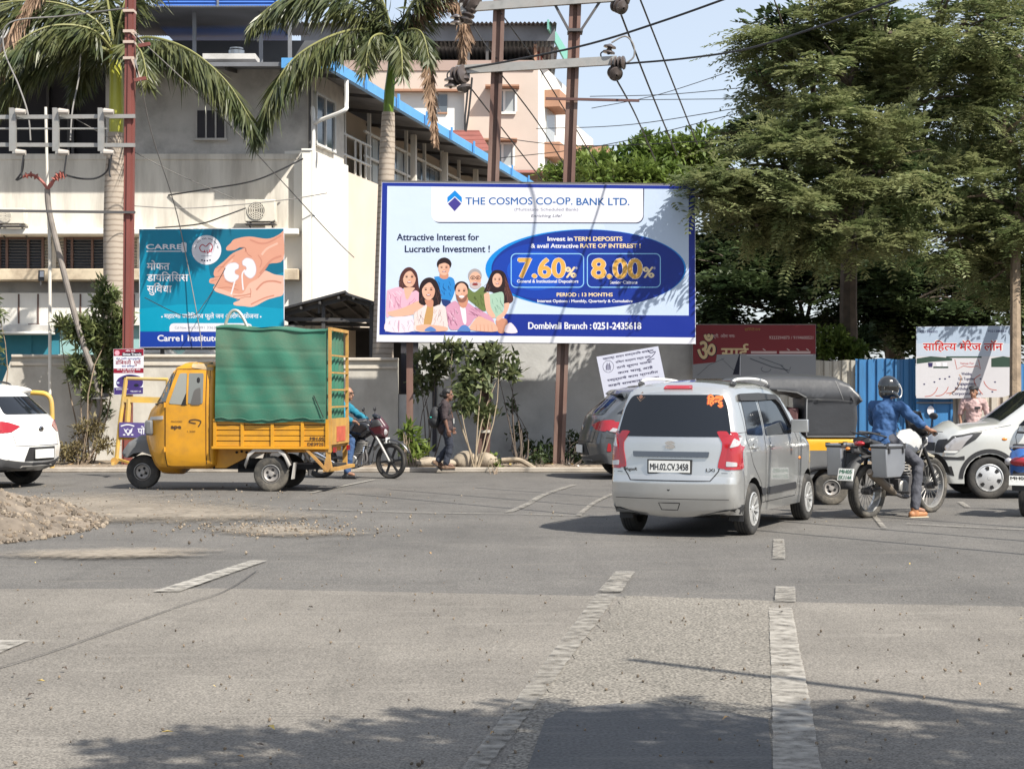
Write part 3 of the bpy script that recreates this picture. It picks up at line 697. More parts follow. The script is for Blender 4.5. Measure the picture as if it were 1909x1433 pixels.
# ---------------------------------------------------------------- tin shelter behind the wall
Tn = thing("tin_shelter", "low black gabled tin shelter behind the wall, left of the bank billboard", "shelter", (XA(640, 40), 40, 0))
M_blk = pm("black_tin", (.035, .035, .038), .55, metal=.2, var=.3, scale=2)
M_truss = pm("shelter_truss", (.06, .058, .058), .6)
w = MB(); d0, d1 = 38.6, 47
L0, A0_, R0 = P(505, 583, d0), P(645, 545, d0), P(785, 590, d0)
sh = Vector((0, d1 - d0, -.25))
w.add([L0, A0_, A0_ + sh, L0 + sh], [(0, 1, 2, 3)], M_blk); w.add([A0_, R0, R0 + sh, A0_ + sh], [(0, 1, 2, 3)], M_blk); so = WB(w, "roof", Tn, smooth=0); so.modifiers.new("s", 'SOLIDIFY').thickness = .05
w = MB()
for dd in (.3, 3, 6):
    o_ = Vector((0, dd, -.1)); w.bar(L0 + o_, A0_ + o_, .06, .1, M_truss); w.bar(A0_ + o_, R0 + o_, .06, .1, M_truss); w.bar(L0 + o_ + Vector((0, 0, -.02)), R0 + o_, .06, .08, M_truss)
    for f in (.3, .62): 
        p = L0.lerp(A0_, f) + o_; w.bar(p, (p.x, p.y, L0.z), .05, .05, M_truss)
        p = R0.lerp(A0_, f) + o_; w.bar(p, (p.x, p.y, R0.z), .05, .05, M_truss)
for f in (.15, .4, .65, .9):
    p = L0.lerp(A0_, f) + Vector((0, 0, -.07)); w.bar(p, p + sh, .05, .06, M_truss); p = R0.lerp(A0_, f) + Vector((0, 0, -.07)); w.bar(p, p + sh, .05, .06, M_truss)
WB(w, "truss", Tn)
w = MB(); w.bb(L0.x, R0.x, d1 - .3, d1 - .2, 0, 3.3, M_blk); WB(w, "back_wall", Tn)
for x in (512, 600, 690): w = MB(); w.bb(XA(x, d0) - .04, XA(x, d0) + .04, d0 + .3, d0 + .38, 0, 3.5, M_truss); WB(w, "post", Tn)

# ---------------------------------------------------------------- compound walls
M_cw = pm("compound_wall_plaster", (.50, .475, .425), .95, var=.12, scale=1.1, bump=.3, bscale=9, dirt=(.22, .19, .16), dscale=1.0, damt=.6, stretch=(1, 1, .6))
M_cw2 = pm("grey_compound_plaster", (.44, .44, .43), .95, var=.10, scale=1.3, bump=.3, bscale=9, dirt=(.22, .21, .20), dscale=1.1, damt=.6)
M_cop = pm("wall_coping", (.56, .51, .44), .95, var=.2, scale=3, dirt=(.2, .17, .14), dscale=3)
WD = 36.6
def wall(name, label, x0, x1, zt, mat, cop=True, yoff=0, slope=None):
    r = thing(name, label, "wall", (XA((x0 + x1) / 2, WD), WD, 0))
    m = MB(); X0, X1 = XA(x0, WD), XA(x1, WD)
    top = [(X0, zt), (X1, zt)] if slope is None else slope
    m.prism([(X0, 0), (X1, 0)] + [(X1, zt)] + ([(s_[0], s_[1]) for s_ in slope[::-1]] if slope else []) + ([(X0, zt)] if not slope else []), WD + yoff, WD + yoff + .22, 'xz', mat)
    WB(m, "masonry", r, smooth=0)
    if cop:
        c = MB(); c.bb(X0 if slope is None else slope[-1][0], X1, WD + yoff - .06, WD + yoff + .28, zt, zt + .06, M_cop); WB(c, "coping", r, bevel=.012)
        c = MB(); c.bb(X0 if slope is None else slope[-1][0], X1, WD + yoff - .03, WD + yoff, zt - .17, zt - .12, M_cop)
        for k in range(int((X1 - X0) / 2.4)):
            xx = X0 + 1.2 + 2.4 * k
            if slope is None: c.bb(xx - .14, xx + .14, WD + yoff - .04, WD + yoff, .05, zt - .17, mat)
        WB(c, "pilaster", r)
    return r
z1 = ZA(666, WD)
wall("compound_wall", "cream plastered compound wall behind the rickshaw truck and white car", -400, 412, z1, M_cw, True, 0, [(XA(-400, WD), .9), (XA(-12, WD), 1.3), (XA(22, WD), z1)])
wall("compound_wall", "coped wall between the green tarpaulin truck and the walking woman", 412.5, 742, ZA(672, WD), M_cw)
wall("compound_wall", "tall grey plastered wall directly under the bank billboard", 780, 1296, ZA(600, WD), M_cw2, False)
# broken gate pier between them
w = thing("gate_pier", "short dark stained pier beside the gap left of the woman", "pier", (XA(790, WD), WD, 0))
m = MB(); m.bb(XA(742.5, WD), XA(779.5, WD), WD + .05, WD + .25, 0, ZA(735, WD), M_cw2); WB(m, "masonry", w)
m = MB(); m.bb(XA(806, WD), XA(814, WD), WD - .03, WD - .005, .3, ZA(705, WD), M_void); WB(m, "slot", w)
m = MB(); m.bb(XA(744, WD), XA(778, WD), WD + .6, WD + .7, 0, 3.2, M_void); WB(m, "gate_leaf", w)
# ================================================================ SIGNS AND BILLBOARDS
def pr(name, c, rough=.42, bump=.45): return pm("print_" + name, tuple(x * .70 for x in lin(c)), rough, bump=bump, bscale=1.6, spec=.35)
def deva(segs):
    """lay out Devanagari; a segment starting with '<' is a half letter (its right stem cut away)"""
    V = []; Fc = []; x = 0.
    for s in segs:
        half = s.startswith('<'); s = s.lstrip('<')
        if s == ' ': x += .25; continue
        vs, fs = glyphs(s)
        if not vs: continue
        bm = bmesh.new(); bv = [bm.verts.new((p[0], p[1], 0)) for p in vs]
        for f in fs:
            try: bm.faces.new([bv[i] for i in f])
            except ValueError: pass
        xm = max(p[0] for p in vs); x0 = min(p[0] for p in vs)
        if half:
            cut = xm * .66
            bmesh.ops.bisect_plane(bm, geom=bm.verts[:] + bm.edges[:] + bm.faces[:], plane_co=(cut, 0, 0), plane_no=(1, 0, 0), clear_outer=True); xm = cut
        bm.verts.index_update(); o = len(V)
        V += [(v.co.x + x, v.co.y) for v in bm.verts]; Fc += [tuple(o + v.index for v in f.verts) for f in bm.faces]; bm.free()
        x += xm
    return V, Fc
def dtext(mb, segs, fr, u, v, h, mat, w, layer=6, bold=.012, align='l', rot=0.):
    if bold:
        vs, fs = deva(segs); k = bold * w / (max(p[0] for p in vs) - min(p[0] for p in vs))
        for i, (a, b) in enumerate(((-1, 0), (1, 0), (0, .8), (0, -.8))): dtext(mb, segs, fr, u + a * k, v + b * k, h, mat, w, layer - .05 * (i + 1), 0, align, rot)
    vs, fs = deva(segs); x0 = min(p[0] for p in vs); x1 = max(p[0] for p in vs)
    sx = w / (x1 - x0); sy = h / .64; off = {'l': 0, 'c': -w / 2}[align]
    out = []
    for (x, y) in vs:
        a = (x - x0) * sx + off; b = y * sy
        out.append(fr(u + a * cos(rot) + b * sin(rot), v - b * cos(rot) + a * sin(rot), layer))
    mb.add(out, fs, mat)
def board(d): return lambda u, v, l: P(u, v, d - l * .0007)

# ---------------------------------------------------------------- bank billboard
BBD = 34.2
bb = thing("billboard", "large blue bank billboard with a smiling family and 7.60% and 8.00% in gold", "billboard", (XA(1000, BBD), BBD, 0))
fr = board(BBD)
navy = pr("navy", (18, 46, 150)); sky_ = pr("pale_blue", (214, 229, 249)); wh = pr("white", (240, 240, 248)); cy = pr("cyan", (0, 140, 226)); deep = pr("deep_blue", (14, 50, 150)); mid = pr("mid_blue", (16, 78, 190))
ink = pr("ink", (10, 22, 70)); blu = pr("letter_blue", (10, 98, 170)); gold = pr("gold", (232, 178, 84)); gold2 = pr("pale_gold", (246, 222, 176)); pur = pr("violet", (70, 62, 148)); gr = pr("grey_ink", (140, 140, 160))
m = MB(); q = [(712, 340), (1296, 346), (1297, 641), (702, 637)]
m.add([P(x, y, BBD) for x, y in q] + [P(x, y, BBD + .09) for x, y in q], [(0, 1, 2, 3), (7, 6, 5, 4), (0, 4, 5, 1), (1, 5, 6, 2), (2, 6, 7, 3), (3, 7, 4, 0)], wh)
shape(m, [(712.5, 340.5), (1295.5, 346.5), (1296, 629), (707, 624)], fr, navy, 1)
shape(m, [(722, 347), (1284, 353), (1284, 588), (940, 585), (940, 618), (718, 618)], fr, sky_, 2)
shape(m, [(1100, 351.5), (1284, 353), (1284, 588), (1190, 587.5)], fr, pr("pale_blue_b", (206, 222, 244)), 2.5)
shape(m, [(806, 348)] + [(806 + 14 - 14 * cos(a), 402 + 14 * sin(a)) for a in [k * pi / 12 for k in range(7)]] + [(1186 + 14 * sin(a), 403 + 14 * cos(a)) for a in [k * pi / 12 for k in range(7)]] + [(1201, 352)], fr, ink, 3)
shape(m, [(804, 348)] + [(804 + 14 - 14 * cos(a), 400 + 14 * sin(a)) for a in [k * pi / 12 for k in range(7)]] + [(1185 + 14 * sin(a), 401 + 14 * cos(a)) for a in [k * pi / 12 for k in range(7)]] + [(1199, 352)], fr, wh, 4)
shape(m, [(848, 355), (861, 368), (861, 378), (848, 366), (834, 378), (834, 368)], fr, cy, 5)
shape(m, [(848, 368), (860, 380), (847.5, 394), (835, 380)], fr, pur, 5)
text(m, "THE COSMOS CO-OP.", fr, 868, 381.5, 14, blu, 199, bold=.012); text(m, "BANK LTD.", fr, 1075, 382.5, 14, blu, 98, bold=.016)
text(m, "(Multistate Scheduled Bank)", fr, 959, 393, 5.6, gr, 119); text(m, "Enriching Life!", fr, 990, 405, 5.5, ink, 56, slant=.25)
text(m, "Attractive Interest for", fr, 740, 448, 13, ink, 153, bold=.022); text(m, "Lucrative Investment !", fr, 755, 470, 13, ink, 158, bold=.022)
shape(m, oval(1092, 501, 187, 73.5, 72), fr, cy, 5); shape(m, oval(1096, 501.5, 180, 73, 72), fr, deep, 6); shape(m, oval(1010, 505, 92, 52, 48), fr, pr("blue_b", (15, 62, 172)), 6.5); shape(m, oval(1000, 505, 55, 36, 40), fr, pr("blue_c", (17, 84, 200)), 7)
text(m, "Invest in ", fr, 1021, 449, 8, wh, 46, 9, bold=.03); text(m, "TERM DEPOSITS", fr, 1070, 449, 8, gold2, 90, 9, bold=.03)
text(m, "& avail Attractive", fr, 990, 462, 8, wh, 88, 9, bold=.03); text(m, "RATE OF INTEREST !", fr, 1082, 462, 8, gold2, 112, 9, bold=.03)
for (x0, x1) in ((953, 1088), (1095, 1231)): stroke(m, rrect(x0, 473, x1, 535.5, 9), fr, pr("box_line", (150, 210, 250)), 1.7, 9, True)
text(m, "7.60", fr, 967, 517, 37, wh, 86, 9.2, bold=.045); text(m, "7.60", fr, 967, 517, 37, gold, 86, 10, bold=.03)
text(m, "8.00", fr, 1104, 518, 37, wh, 92, 9.2, bold=.045); text(m, "8.00", fr, 1104, 518, 37, gold, 92, 10, bold=.03)
for x in (1054, 1199):
    text(m, "%", fr, x, 517, 20, gold2, 20, 10, bold=.03); text(m, "*", fr, x + 19, 506, 9, wh, 4, 10)
text(m, "General & Institutional Depositors", fr, 964, 527, 6, wh, 114, 9, bold=.03); text(m, "Senior Citizens", fr, 1137, 529, 6, wh, 51, 9, bold=.02)
text(m, "PERIOD : 13 MONTHS", fr, 1038, 552.5, 7, gold2, 104, 9, bold=.03); text(m, "Interest Options : Monthly, Quarterly & Cumulative", fr, 1002, 563.5, 5.4, wh, 177, 9, bold=.03)
text(m, "Dombivali Branch :", fr, 985, 613, 13, wh, 117, 5, bold=.03); text(m, "0251-2435618", fr, 1106, 613.5, 13, wh, 89, 5, bold=.04)
# the printed family
Z = lambda pts: [(690 + x / 6.158, 460 + y / 6.158) for x, y in pts]
def zo(cx, cy_, rx, ry, rot=0): return Z(oval(cx, cy_, rx, ry, 28, rot=rot))
skin = pr("skin", (238, 186, 160)); skin2 = pr("skin_b", (214, 150, 122)); dkh = pr("dark_hair", (42, 24, 26)); brh = pr("brown_hair", (84, 46, 44)); gry = pr("grey_hair", (176, 168, 168)); pink = pr("pink_cloth", (240, 186, 206)); pink2 = pr("pink_fold", (206, 140, 168)); lblue = pr("boy_blue", (46, 140, 214)); olive = pr("olive_shirt", (112, 128, 72)); mint = pr("mint_dress", (176, 208, 186)); cream = pr("cream_jacket", (242, 224, 220)); tan = pr("tan_top", (206, 160, 100)); denim = pr("denim", (92, 134, 200)); jean = pr("dark_jean", (36, 60, 120)); wpant = pr("white_trousers", (246, 230, 240)); lip = pr("smile", (150, 60, 56))
def sp(pts): return [tuple(p) for p in spline([Vector(p) for p in pts] + [Vector(pts[0])], 4)[:-1]]
def face(cx, cy_, rx, ry, L=8, sk=None):
    sk = sk or skin
    shape(m, zo(cx, cy_, rx, ry), fr, sk, L); shape(m, zo(cx + rx * .55, cy_ + ry * .1, rx * .4, ry * .65), fr, pr("skin_c", (228, 172, 146)), L + .2)
    for s in (-1, 1):
        shape(m, zo(cx + s * rx * .42, cy_ - ry * .12, rx * .19, ry * .07), fr, dkh, L + .6); shape(m, zo(cx + s * rx * .44, cy_ - ry * .28, rx * .24, ry * .03), fr, brh, L + .6)
    shape(m, zo(cx, cy_ + ry * .2, rx * .14, ry * .06), fr, skin2, L + .6)
    shape(m, zo(cx, cy_ + ry * .46, rx * .36, ry * .10), fr, lip, L + .6); shape(m, zo(cx, cy_ + ry * .43, rx * .27, ry * .045), fr, wh, L + .9)
def zs(pts, mat, L): shape(m, Z(sp(pts)), fr, mat, L)
zs([(735, 345), (790, 340), (850, 360), (905, 345), (962, 375), (975, 490), (920, 630), (830, 610), (770, 450)], lblue, 6); zs([(815, 600), (920, 620), (910, 690), (840, 670)], jean, 6.3); zs([(800, 300), (890, 300), (895, 355), (850, 372), (800, 350)], skin2, 6.3)
shape(m, zo(850, 200, 84, 76), fr, dkh, 6.6); face(848, 248, 66, 80, 7); zs([(770, 205), (800, 140), (870, 125), (930, 180), (925, 215), (860, 185), (800, 200)], dkh, 8.2)
zs([(330, 490), (342, 340), (395, 255), (465, 236), (535, 300), (556, 430), (565, 540), (500, 520), (380, 480)], brh, 6)
zs([(195, 500), (320, 462), (370, 480), (430, 560), (520, 500), (580, 560), (625, 700), (600, 745), (400, 730), (250, 775), (188, 810), (185, 640)], pink, 7); zs([(385, 470), (510, 470), (480, 520), (420, 610)], skin, 7.4); face(450, 360, 74, 104, 7.8)
zs([(350, 330), (400, 250), (470, 240), (530, 300), (548, 420), (520, 350), (470, 280), (410, 300), (372, 380), (345, 470)], brh, 9)
zs([(188, 830), (300, 800), (400, 800), (480, 800), (505, 965), (182, 968)], wpant, 7.2); zs([(325, 850), (335, 850), (330, 966), (322, 966)], pink2, 7.4); zs([(195, 750), (380, 700), (560, 620), (605, 660), (590, 745), (430, 790), (250, 800)], skin, 8)
for k in range(3): zs([(230 + 60 * k, 560), (236 + 60 * k, 560), (226 + 60 * k, 690), (220 + 60 * k, 690)], pink2, 7.5)
zs([(1130, 470), (1200, 520), (1290, 455), (1340, 530), (1325, 740), (1180, 650), (1100, 570)], olive, 6.2); shape(m, zo(1203, 335, 80, 84), fr, gry, 6.4); face(1207, 372, 68, 86, 6.6); zs([(1145, 420), (1200, 405), (1275, 420), (1255, 470), (1200, 485), (1150, 460)], pr("beard", (206, 190, 188)), 7.1)
shape(m, zo(1205, 432, 34, 14), fr, lip, 7.9); stroke(m, zo(1180, 355, 26, 20), fr, dkh, .9, 8, True); stroke(m, zo(1240, 355, 26, 20), fr, dkh, .9, 8, True)
zs([(1300, 525), (1350, 400), (1400, 290), (1475, 266), (1550, 310), (1600, 470), (1645, 600), (1590, 655), (1520, 640), (1400, 520)], dkh, 6.8); zs([(1540, 320), (1600, 470), (1645, 600), (1600, 650), (1570, 600), (1550, 430)], brh, 7)
zs([(1370, 545), (1440, 530), (1525, 525), (1535, 660), (1510, 800), (1430, 810), (1375, 700)], mint, 7.4); face(1460, 385, 56, 80, 7.6, skin); zs([(1305, 545), (1365, 530), (1385, 690), (1440, 800), (1390, 810), (1330, 720)], skin, 7.6); zs([(1540, 650), (1600, 650), (1560, 770), (1470, 850), (1450, 810), (1530, 740)], skin, 7.9); zs([(1440, 850), (1530, 820), (1580, 860), (1545, 978), (1470, 978)], skin2, 7.6)
zs([(560, 640), (566, 470), (610, 380), (690, 352), (765, 400), (805, 520), (812, 640), (760, 695), (640, 675), (590, 665)], dkh, 9.4); zs([(500, 765), (600, 695), (660, 655), (720, 690), (800, 665), (868, 710), (892, 940), (820, 966), (525, 968), (505, 860)], cream, 9.6)
zs([(655, 675), (725, 680), (700, 890), (615, 890)], tan, 10); zs([(625, 610), (720, 610), (715, 690), (655, 680)], skin2, 10.1); face(670, 505, 74, 106, 10.2)
zs([(590, 500), (620, 400), (690, 370), (760, 430), (780, 560), (740, 480), (690, 410), (630, 440)], dkh, 11.4); zs([(530, 905), (640, 890), (870, 920), (860, 966), (560, 966)], skin, 10.3); zs([(640, 940), (700, 915), (760, 966), (630, 968)], denim, 10.5)
zs([(868, 690), (980, 620), (1060, 720), (1110, 640), (1200, 695), (1380, 795), (1425, 885), (1330, 870), (1220, 810), (1130, 910), (960, 955), (900, 905)], pr("rose_shirt", (220, 160, 186)), 9.6); zs([(1030, 690), (1090, 690), (1105, 870), (1070, 870)], wh, 9.9)
zs([(990, 580), (1120, 580), (1100, 690), (1040, 690)], skin2, 10); shape(m, zo(1050, 470, 82, 74), fr, dkh, 10.1); face(1050, 520, 70, 104, 10.3); zs([(985, 545), (1010, 560), (1050, 600), (1095, 560), (1118, 545), (1100, 620), (1050, 640), (1000, 615)], pr("stubble", (150, 100, 84)), 10.8); shape(m, zo(1050, 572, 32, 13), fr, wh, 11.4)
zs([(1150, 905), (1240, 800), (1330, 830), (1430, 880), (1450, 972), (1160, 955)], skin, 10.2)
for k in range(5): zs([(1215 + 45 * k, 890), (1219 + 45 * k, 890), (1224 + 45 * k, 960), (1218 + 45 * k, 960)], skin2, 10.6)
rs = random.Random(2)
def folds(x0, x1, y0, y1, n, mat, L, w=1.0, lean=.5, ln=70):
    for k in range(n):
        x = rs.uniform(x0, x1); y = rs.uniform(y0, y1); a = lean + rs.uniform(-.5, .5); l = ln * rs.uniform(.6, 1.3)
        stroke(m, Z([tuple(p) for p in spline([(x, y), (x + l * .5 * sin(a) + rs.uniform(-9, 9), y + l * .5 * cos(a)), (x + l * sin(a), y + l * cos(a))], 4)]), fr, mat, w, L)
cr2 = pr("cream_fold", (206, 180, 176)); pk3 = pr("pink_light", (250, 214, 226)); ros2 = pr("rose_fold", (176, 112, 142)); ros3 = pr("rose_light", (238, 192, 212)); hl = pr("hair_light", (112, 74, 66)); bl2 = pr("boy_fold", (24, 100, 168)); mt2 = pr("mint_fold", (132, 168, 148)); ol2 = pr("olive_fold", (80, 94, 48)); wp2 = pr("white_fold", (206, 186, 204))
folds(210, 330, 510, 660, 9, pink2, 7.6, .9); folds(440, 560, 560, 650, 7, pink2, 7.6, .9, -.4); folds(220, 340, 500, 640, 6, pk3, 7.7, 1.4)
folds(510, 610, 720, 860, 10, cr2, 9.8, 1.0, .2); folds(740, 850, 710, 860, 10, cr2, 9.8, 1.0, -.2); folds(890, 1010, 700, 840, 11, ros2, 9.8, .9, .3); folds(1120, 1260, 690, 780, 11, ros2, 9.8, .9, .9); folds(900, 1000, 690, 820, 6, ros3, 9.8, 1.2, .3)
folds(770, 930, 380, 560, 12, bl2, 6.5, 1.0, .3, 60); folds(1390, 1500, 560, 720, 10, mt2, 7.55, .9, .5, 60); folds(1170, 1300, 540, 660, 9, ol2, 6.35, 1.0, .4, 55); folds(200, 470, 830, 930, 12, wp2, 7.5, .9, .1, 60)
folds(345, 400, 290, 420, 6, hl, 9.2, .7, -.2, 80); folds(590, 640, 420, 580, 6, hl, 9.55, .6, -.1, 90); folds(1530, 1600, 380, 560, 10, hl, 7.2, .8, .3, 90); folds(1340, 1380, 400, 480, 5, hl, 7.2, .6, -.3, 70); folds(745, 790, 480, 600, 5, hl, 9.55, .6, .1, 80)
zs([(1000, 966), (1050, 905), (1110, 905), (1150, 970)], denim, 10.4); zs([(1555, 905), (1620, 872), (1692, 982), (1550, 982)], wpant, 7.9)
WB(m, "printed_face", bb, smooth=0, fixn=False)
m = MB(); m.bar(P(712, 339, BBD + .1), P(1296, 345, BBD + .1), .05, .05, M_steel); m.bar(P(704, 636, BBD + .12), P(1297, 640, BBD + .12), .05, .05, M_steel); WB(m, "frame", bb)

# ---------------------------------------------------------------- dialysis billboard
CD = 38.0
cb = thing("billboard", "teal dialysis billboard showing two hands holding white kidneys", "billboard", (XA(395, CD), CD, 0)); fr = board(CD)
teal = pr("teal", (0, 142, 178)); tealb = pr("dark_teal", (10, 112, 142)); tealc = pr("light_teal", (0, 160, 196)); royal = pr("royal", (26, 66, 168))
Z = lambda pts: [(250 + x / 5.972, 420 + y / 5.972) for x, y in pts]
m = MB(); q = [(259, 427), (530, 425), (530.5, 646), (260, 648)]
m.add([P(x, y, CD) for x, y in q] + [P(x, y, CD + .08) for x, y in q], [(0, 1, 2, 3), (7, 6, 5, 4), (0, 4, 5, 1), (1, 5, 6, 2), (2, 6, 7, 3), (3, 7, 4, 0)], wh)
shape(m, [(260, 428), (528.5, 426.5), (529, 618), (261, 618)], fr, teal, 1)
shape(m, Z([(870, 45), (1662, 42), (1665, 520), (1500, 580), (1000, 700), (850, 560), (820, 400), (835, 200)]), fr, tealb, 1.4); shape(m, Z([(60, 930), (500, 880), (1100, 880), (1665, 930), (1668, 1178), (66, 1178)]), fr, tealc, 1.6)
shape(m, [(261, 618), (529, 617), (530, 645), (261, 647)], fr, royal, 2)
fh = pr("hand", (228, 166, 142)); fh2 = pr("hand_shade", (198, 128, 106)); fh3 = pr("hand_light", (242, 192, 172)); kid = pr("kidney", (244, 240, 246)); kid2 = pr("kidney_shade", (206, 204, 220))
zs([(1662, 60), (1600, 110), (1480, 150), (1280, 125), (1120, 155), (1075, 200), (1028, 245), (1035, 280), (1120, 275), (1180, 245), (1230, 250), (1100, 310), (1000, 400), (905, 480), (885, 545), (900, 580), (845, 595), (840, 640), (900, 660), (880, 700), (950, 750), (1080, 790), (1220, 790), (1450, 500), (1500, 430), (1662, 380)], fh, 3)
zs([(1662, 560), (1560, 545), (1450, 505), (1380, 590), (1280, 650), (1200, 760), (1060, 740), (1000, 720), (890, 690), (905, 735), (1000, 770), (1120, 810), (1180, 830), (1110, 860), (1120, 890), (1220, 900), (1330, 905), (1480, 830), (1580, 800), (1662, 760)], fh3, 4)
for pts in ([(890, 580), (1000, 560), (1010, 575)], [(930, 700), (1050, 690), (1160, 720)], [(1010, 620), (1110, 660), (1140, 660)], [(1300, 800), (1230, 800), (1140, 830)], [(1240, 260), (1265, 320), (1310, 350)], [(1500, 430), (1450, 505), (1380, 585)], [(1290, 800), (1300, 740), (1290, 700)], [(1180, 245), (1240, 255), (1235, 300)], [(900, 480), (990, 460), (1010, 500)]):
    stroke(m, Z([tuple(p) for p in spline(pts, 5)]), fr, fh2, 1.1, 4.6)
fh4 = pr("hand_mid", (212, 146, 124))
for pts, w_ in (([(1640, 110), (1500, 190), (1400, 200), (1290, 160)], 3.2), ([(1640, 340), (1540, 380), (1470, 450), (1400, 540)], 4), ([(1120, 330), (1020, 420), (930, 520)], 2.6), ([(930, 600), (860, 620)], 2), ([(1640, 640), (1540, 620), (1440, 640), (1360, 720)], 3.4), ([(1100, 790), (1220, 780), (1300, 760)], 2.4), ([(1560, 780), (1450, 810), (1300, 880)], 2.6), ([(1380, 330), (1420, 400), (1400, 470)], 2.2)):
    stroke(m, Z([tuple(p) for p in spline(pts, 5)]), fr, fh4, w_, 4.4)
for pts, w_ in (([(1600, 200), (1480, 260), (1420, 330)], 4), ([(1100, 380), (1000, 480)], 3), ([(1580, 720), (1450, 740), (1380, 790)], 4), ([(960, 750), (1080, 780)], 2)):
    stroke(m, Z([tuple(p) for p in spline(pts, 5)]), fr, fh3, w_, 4.5)
def kidney(pts, tube):
    zs(pts, kid, 5); stroke(m, Z(sp(pts)), fr, kid2, .9, 5.3, True); stroke(m, Z([tuple(p) for p in spline(tube, 5)]), fr, kid, 2.6, 5.6)
kidney([(1165, 440), (1120, 415), (1040, 440), (1000, 520), (1020, 600), (1090, 632), (1150, 600), (1165, 560), (1125, 540), (1125, 500), (1160, 480)], [(1130, 545), (1125, 600), (1105, 680), (1080, 770)])
kidney([(1205, 400), (1250, 365), (1320, 385), (1355, 460), (1350, 540), (1300, 590), (1245, 560), (1225, 520), (1250, 490), (1245, 460), (1210, 440)], [(1235, 495), (1205, 540), (1205, 620), (1215, 720)])
text(m, "CARRE", fr, 273, 464.5, 9.5, wh, 66, 4, bold=.025); text(m, "1", fr, 340, 469, 17, wh, 6, 4, bold=.03); stroke(m, [(273, 468.5), (337, 468.5)], fr, wh, 1.6, 4)
shape(m, oval(385, 466, 27.5, 27.5, 40), fr, wh, 4); rd = pr("emblem_red", (190, 50, 74))
stroke(m, Z([tuple(p) for p in spline([(800, 300), (750, 290), (730, 250), (760, 215), (800, 235), (840, 200), (870, 230), (860, 280), (810, 310)], 5)]), fr, rd, 1.8, 5)
for x in (785, 812, 838, 858): stroke(m, Z([(x, 260 + (x % 3) * 8), (x, 300)]), fr, rd, 1.8, 5.2)
for k in range(22):
    a = radians(200 + 6.6 * k * 1.0); a = radians(190 + 160 * k / 21); p = (385 + 21.5 * cos(a), 466 + 21.5 * sin(a))
    stroke(m, [(p[0] - 1.1, p[1] - .9), (p[0] + 1.1, p[1] + .9)], fr, ink, 1.1, 5) if k % 4 != 3 else None
for k in range(4): stroke(m, [(375 + 5 * k, 485 + (1 if k in (1, 2) else 0)), (378 + 5 * k, 485 + (1 if k in (1, 2) else 0))], fr, ink, 2.4, 5)
stroke(m, [(375, 477.5), (394, 477)], fr, gr, .9, 5)
dtext(m, ["मोफत"], fr, 274, 503, 12.5, wh, 42, 4, .02); dtext(m, ["डायिलिसस"], fr, 274, 524, 12.5, wh, 77, 4, .02); dtext(m, ["सुिवधा"], fr, 274, 545, 12.5, wh, 46, 4, .02)
dtext(m, ["महा", "<त", "मा", " ", "<ज", "योितराव", " ", "फुले", " ", "जन", " ", "आरो", "<ग", "य", " ", "योजना"], fr, 306, 593, 7.5, wh, 176, 4, .02)
shape(m, oval(302, 590.5, 1.6, 1.6, 10), fr, wh, 4); shape(m, oval(486, 590.5, 1.6, 1.6, 10), fr, wh, 4)
shape(m, [(316, 618), (316, 609), (319, 604), (324, 602.5), (462, 602.5), (468, 604.5), (471, 610), (471, 618)], fr, wh, 4); text(m, "Call Now:", fr, 326, 613, 5, gr, 22, 5); text(m, "80 55091 3363 3253", fr, 351, 613, 5, gr, 70, 5)
text(m, "Carre1 Institute of Medical", fr, 294, 635.5, 11.5, wh, 190, 4, bold=.03)
WB(m, "printed_face", cb, smooth=0, fixn=False)
for x in (300, 500): m = MB(); m.bb(XA(x, CD) - .04, XA(x, CD) + .04, CD + .12, CD + .2, 0, ZA(430, CD), M_steel); WB(m, "post", cb)
m = MB(); m.bb(XA(262, CD), XA(528, CD), CD + .09, CD + .13, ZA(652, CD), ZA(647, CD), M_steel); WB(m, "frame", cb)

# ---------------------------------------------------------------- red shop board and torn panels on the fence
RD = 36.35
rb = thing("shop_board", "faded dark red shop board with a cream Om sign above torn grey panels", "sign", (XA(1400, RD), RD, 0)); fr = board(RD)
redb = pr("board_red", (128, 34, 42), .55); crm = pr("board_cream", (220, 196, 150), .55); wl = pr("board_white", (206, 180, 176), .55); gp = pr("torn_grey", (150, 152, 156), .6); gpd = pr("torn_mark", (96, 100, 106), .6); dkb = pr("dark_patch", (20, 24, 44), .6)
m = MB(); q = [(1291, 605), (1521, 605), (1521, 706), (1291, 706)]
m.add([P(x, y, RD) for x, y in q] + [P(x, y, RD + .05) for x, y in q], [(0, 1, 2, 3), (7, 6, 5, 4), (0, 4, 5, 1), (1, 5, 6, 2), (2, 6, 7, 3), (3, 7, 4, 0)], gp)
shape(m, [(1291.5, 605.5), (1520.5, 605.5), (1520.5, 660), (1380, 660), (1336, 665), (1334, 675), (1292, 679)], fr, redb, 1)
dtext(m, ["ॐ"], fr, 1301, 674, 38, dkb, 33, 2, .06); dtext(m, ["ॐ"], fr, 1301, 673, 37, crm, 32, 3, .03)
dtext(m, ["साई"], fr, 1345, 669, 20, crm, 50, 3, .02); shape(m, [(1336, 661), (1376, 659.5), (1395, 660), (1395, 676), (1336, 676)], fr, gp, 4)
dtext(m, ["श्री. ओम नमः"], fr, 1328, 629, 5, wl, 42, 3); text(m, "9323294873 / 9194600521", fr, 1434, 632, 6, wl, 82, 3, bold=.01); dtext(m, ["हॉटेल"], fr, 1388, 616, 4, pr("board_gold", (150, 110, 40)), 30, 3)
shape(m, [(1400, 654.5), (1448, 654.5), (1448, 659), (1400, 659)], fr, wl, 2); shape(m, [(1453, 654.5), (1511, 654.5), (1511, 659), (1453, 659)], fr, wl, 2)
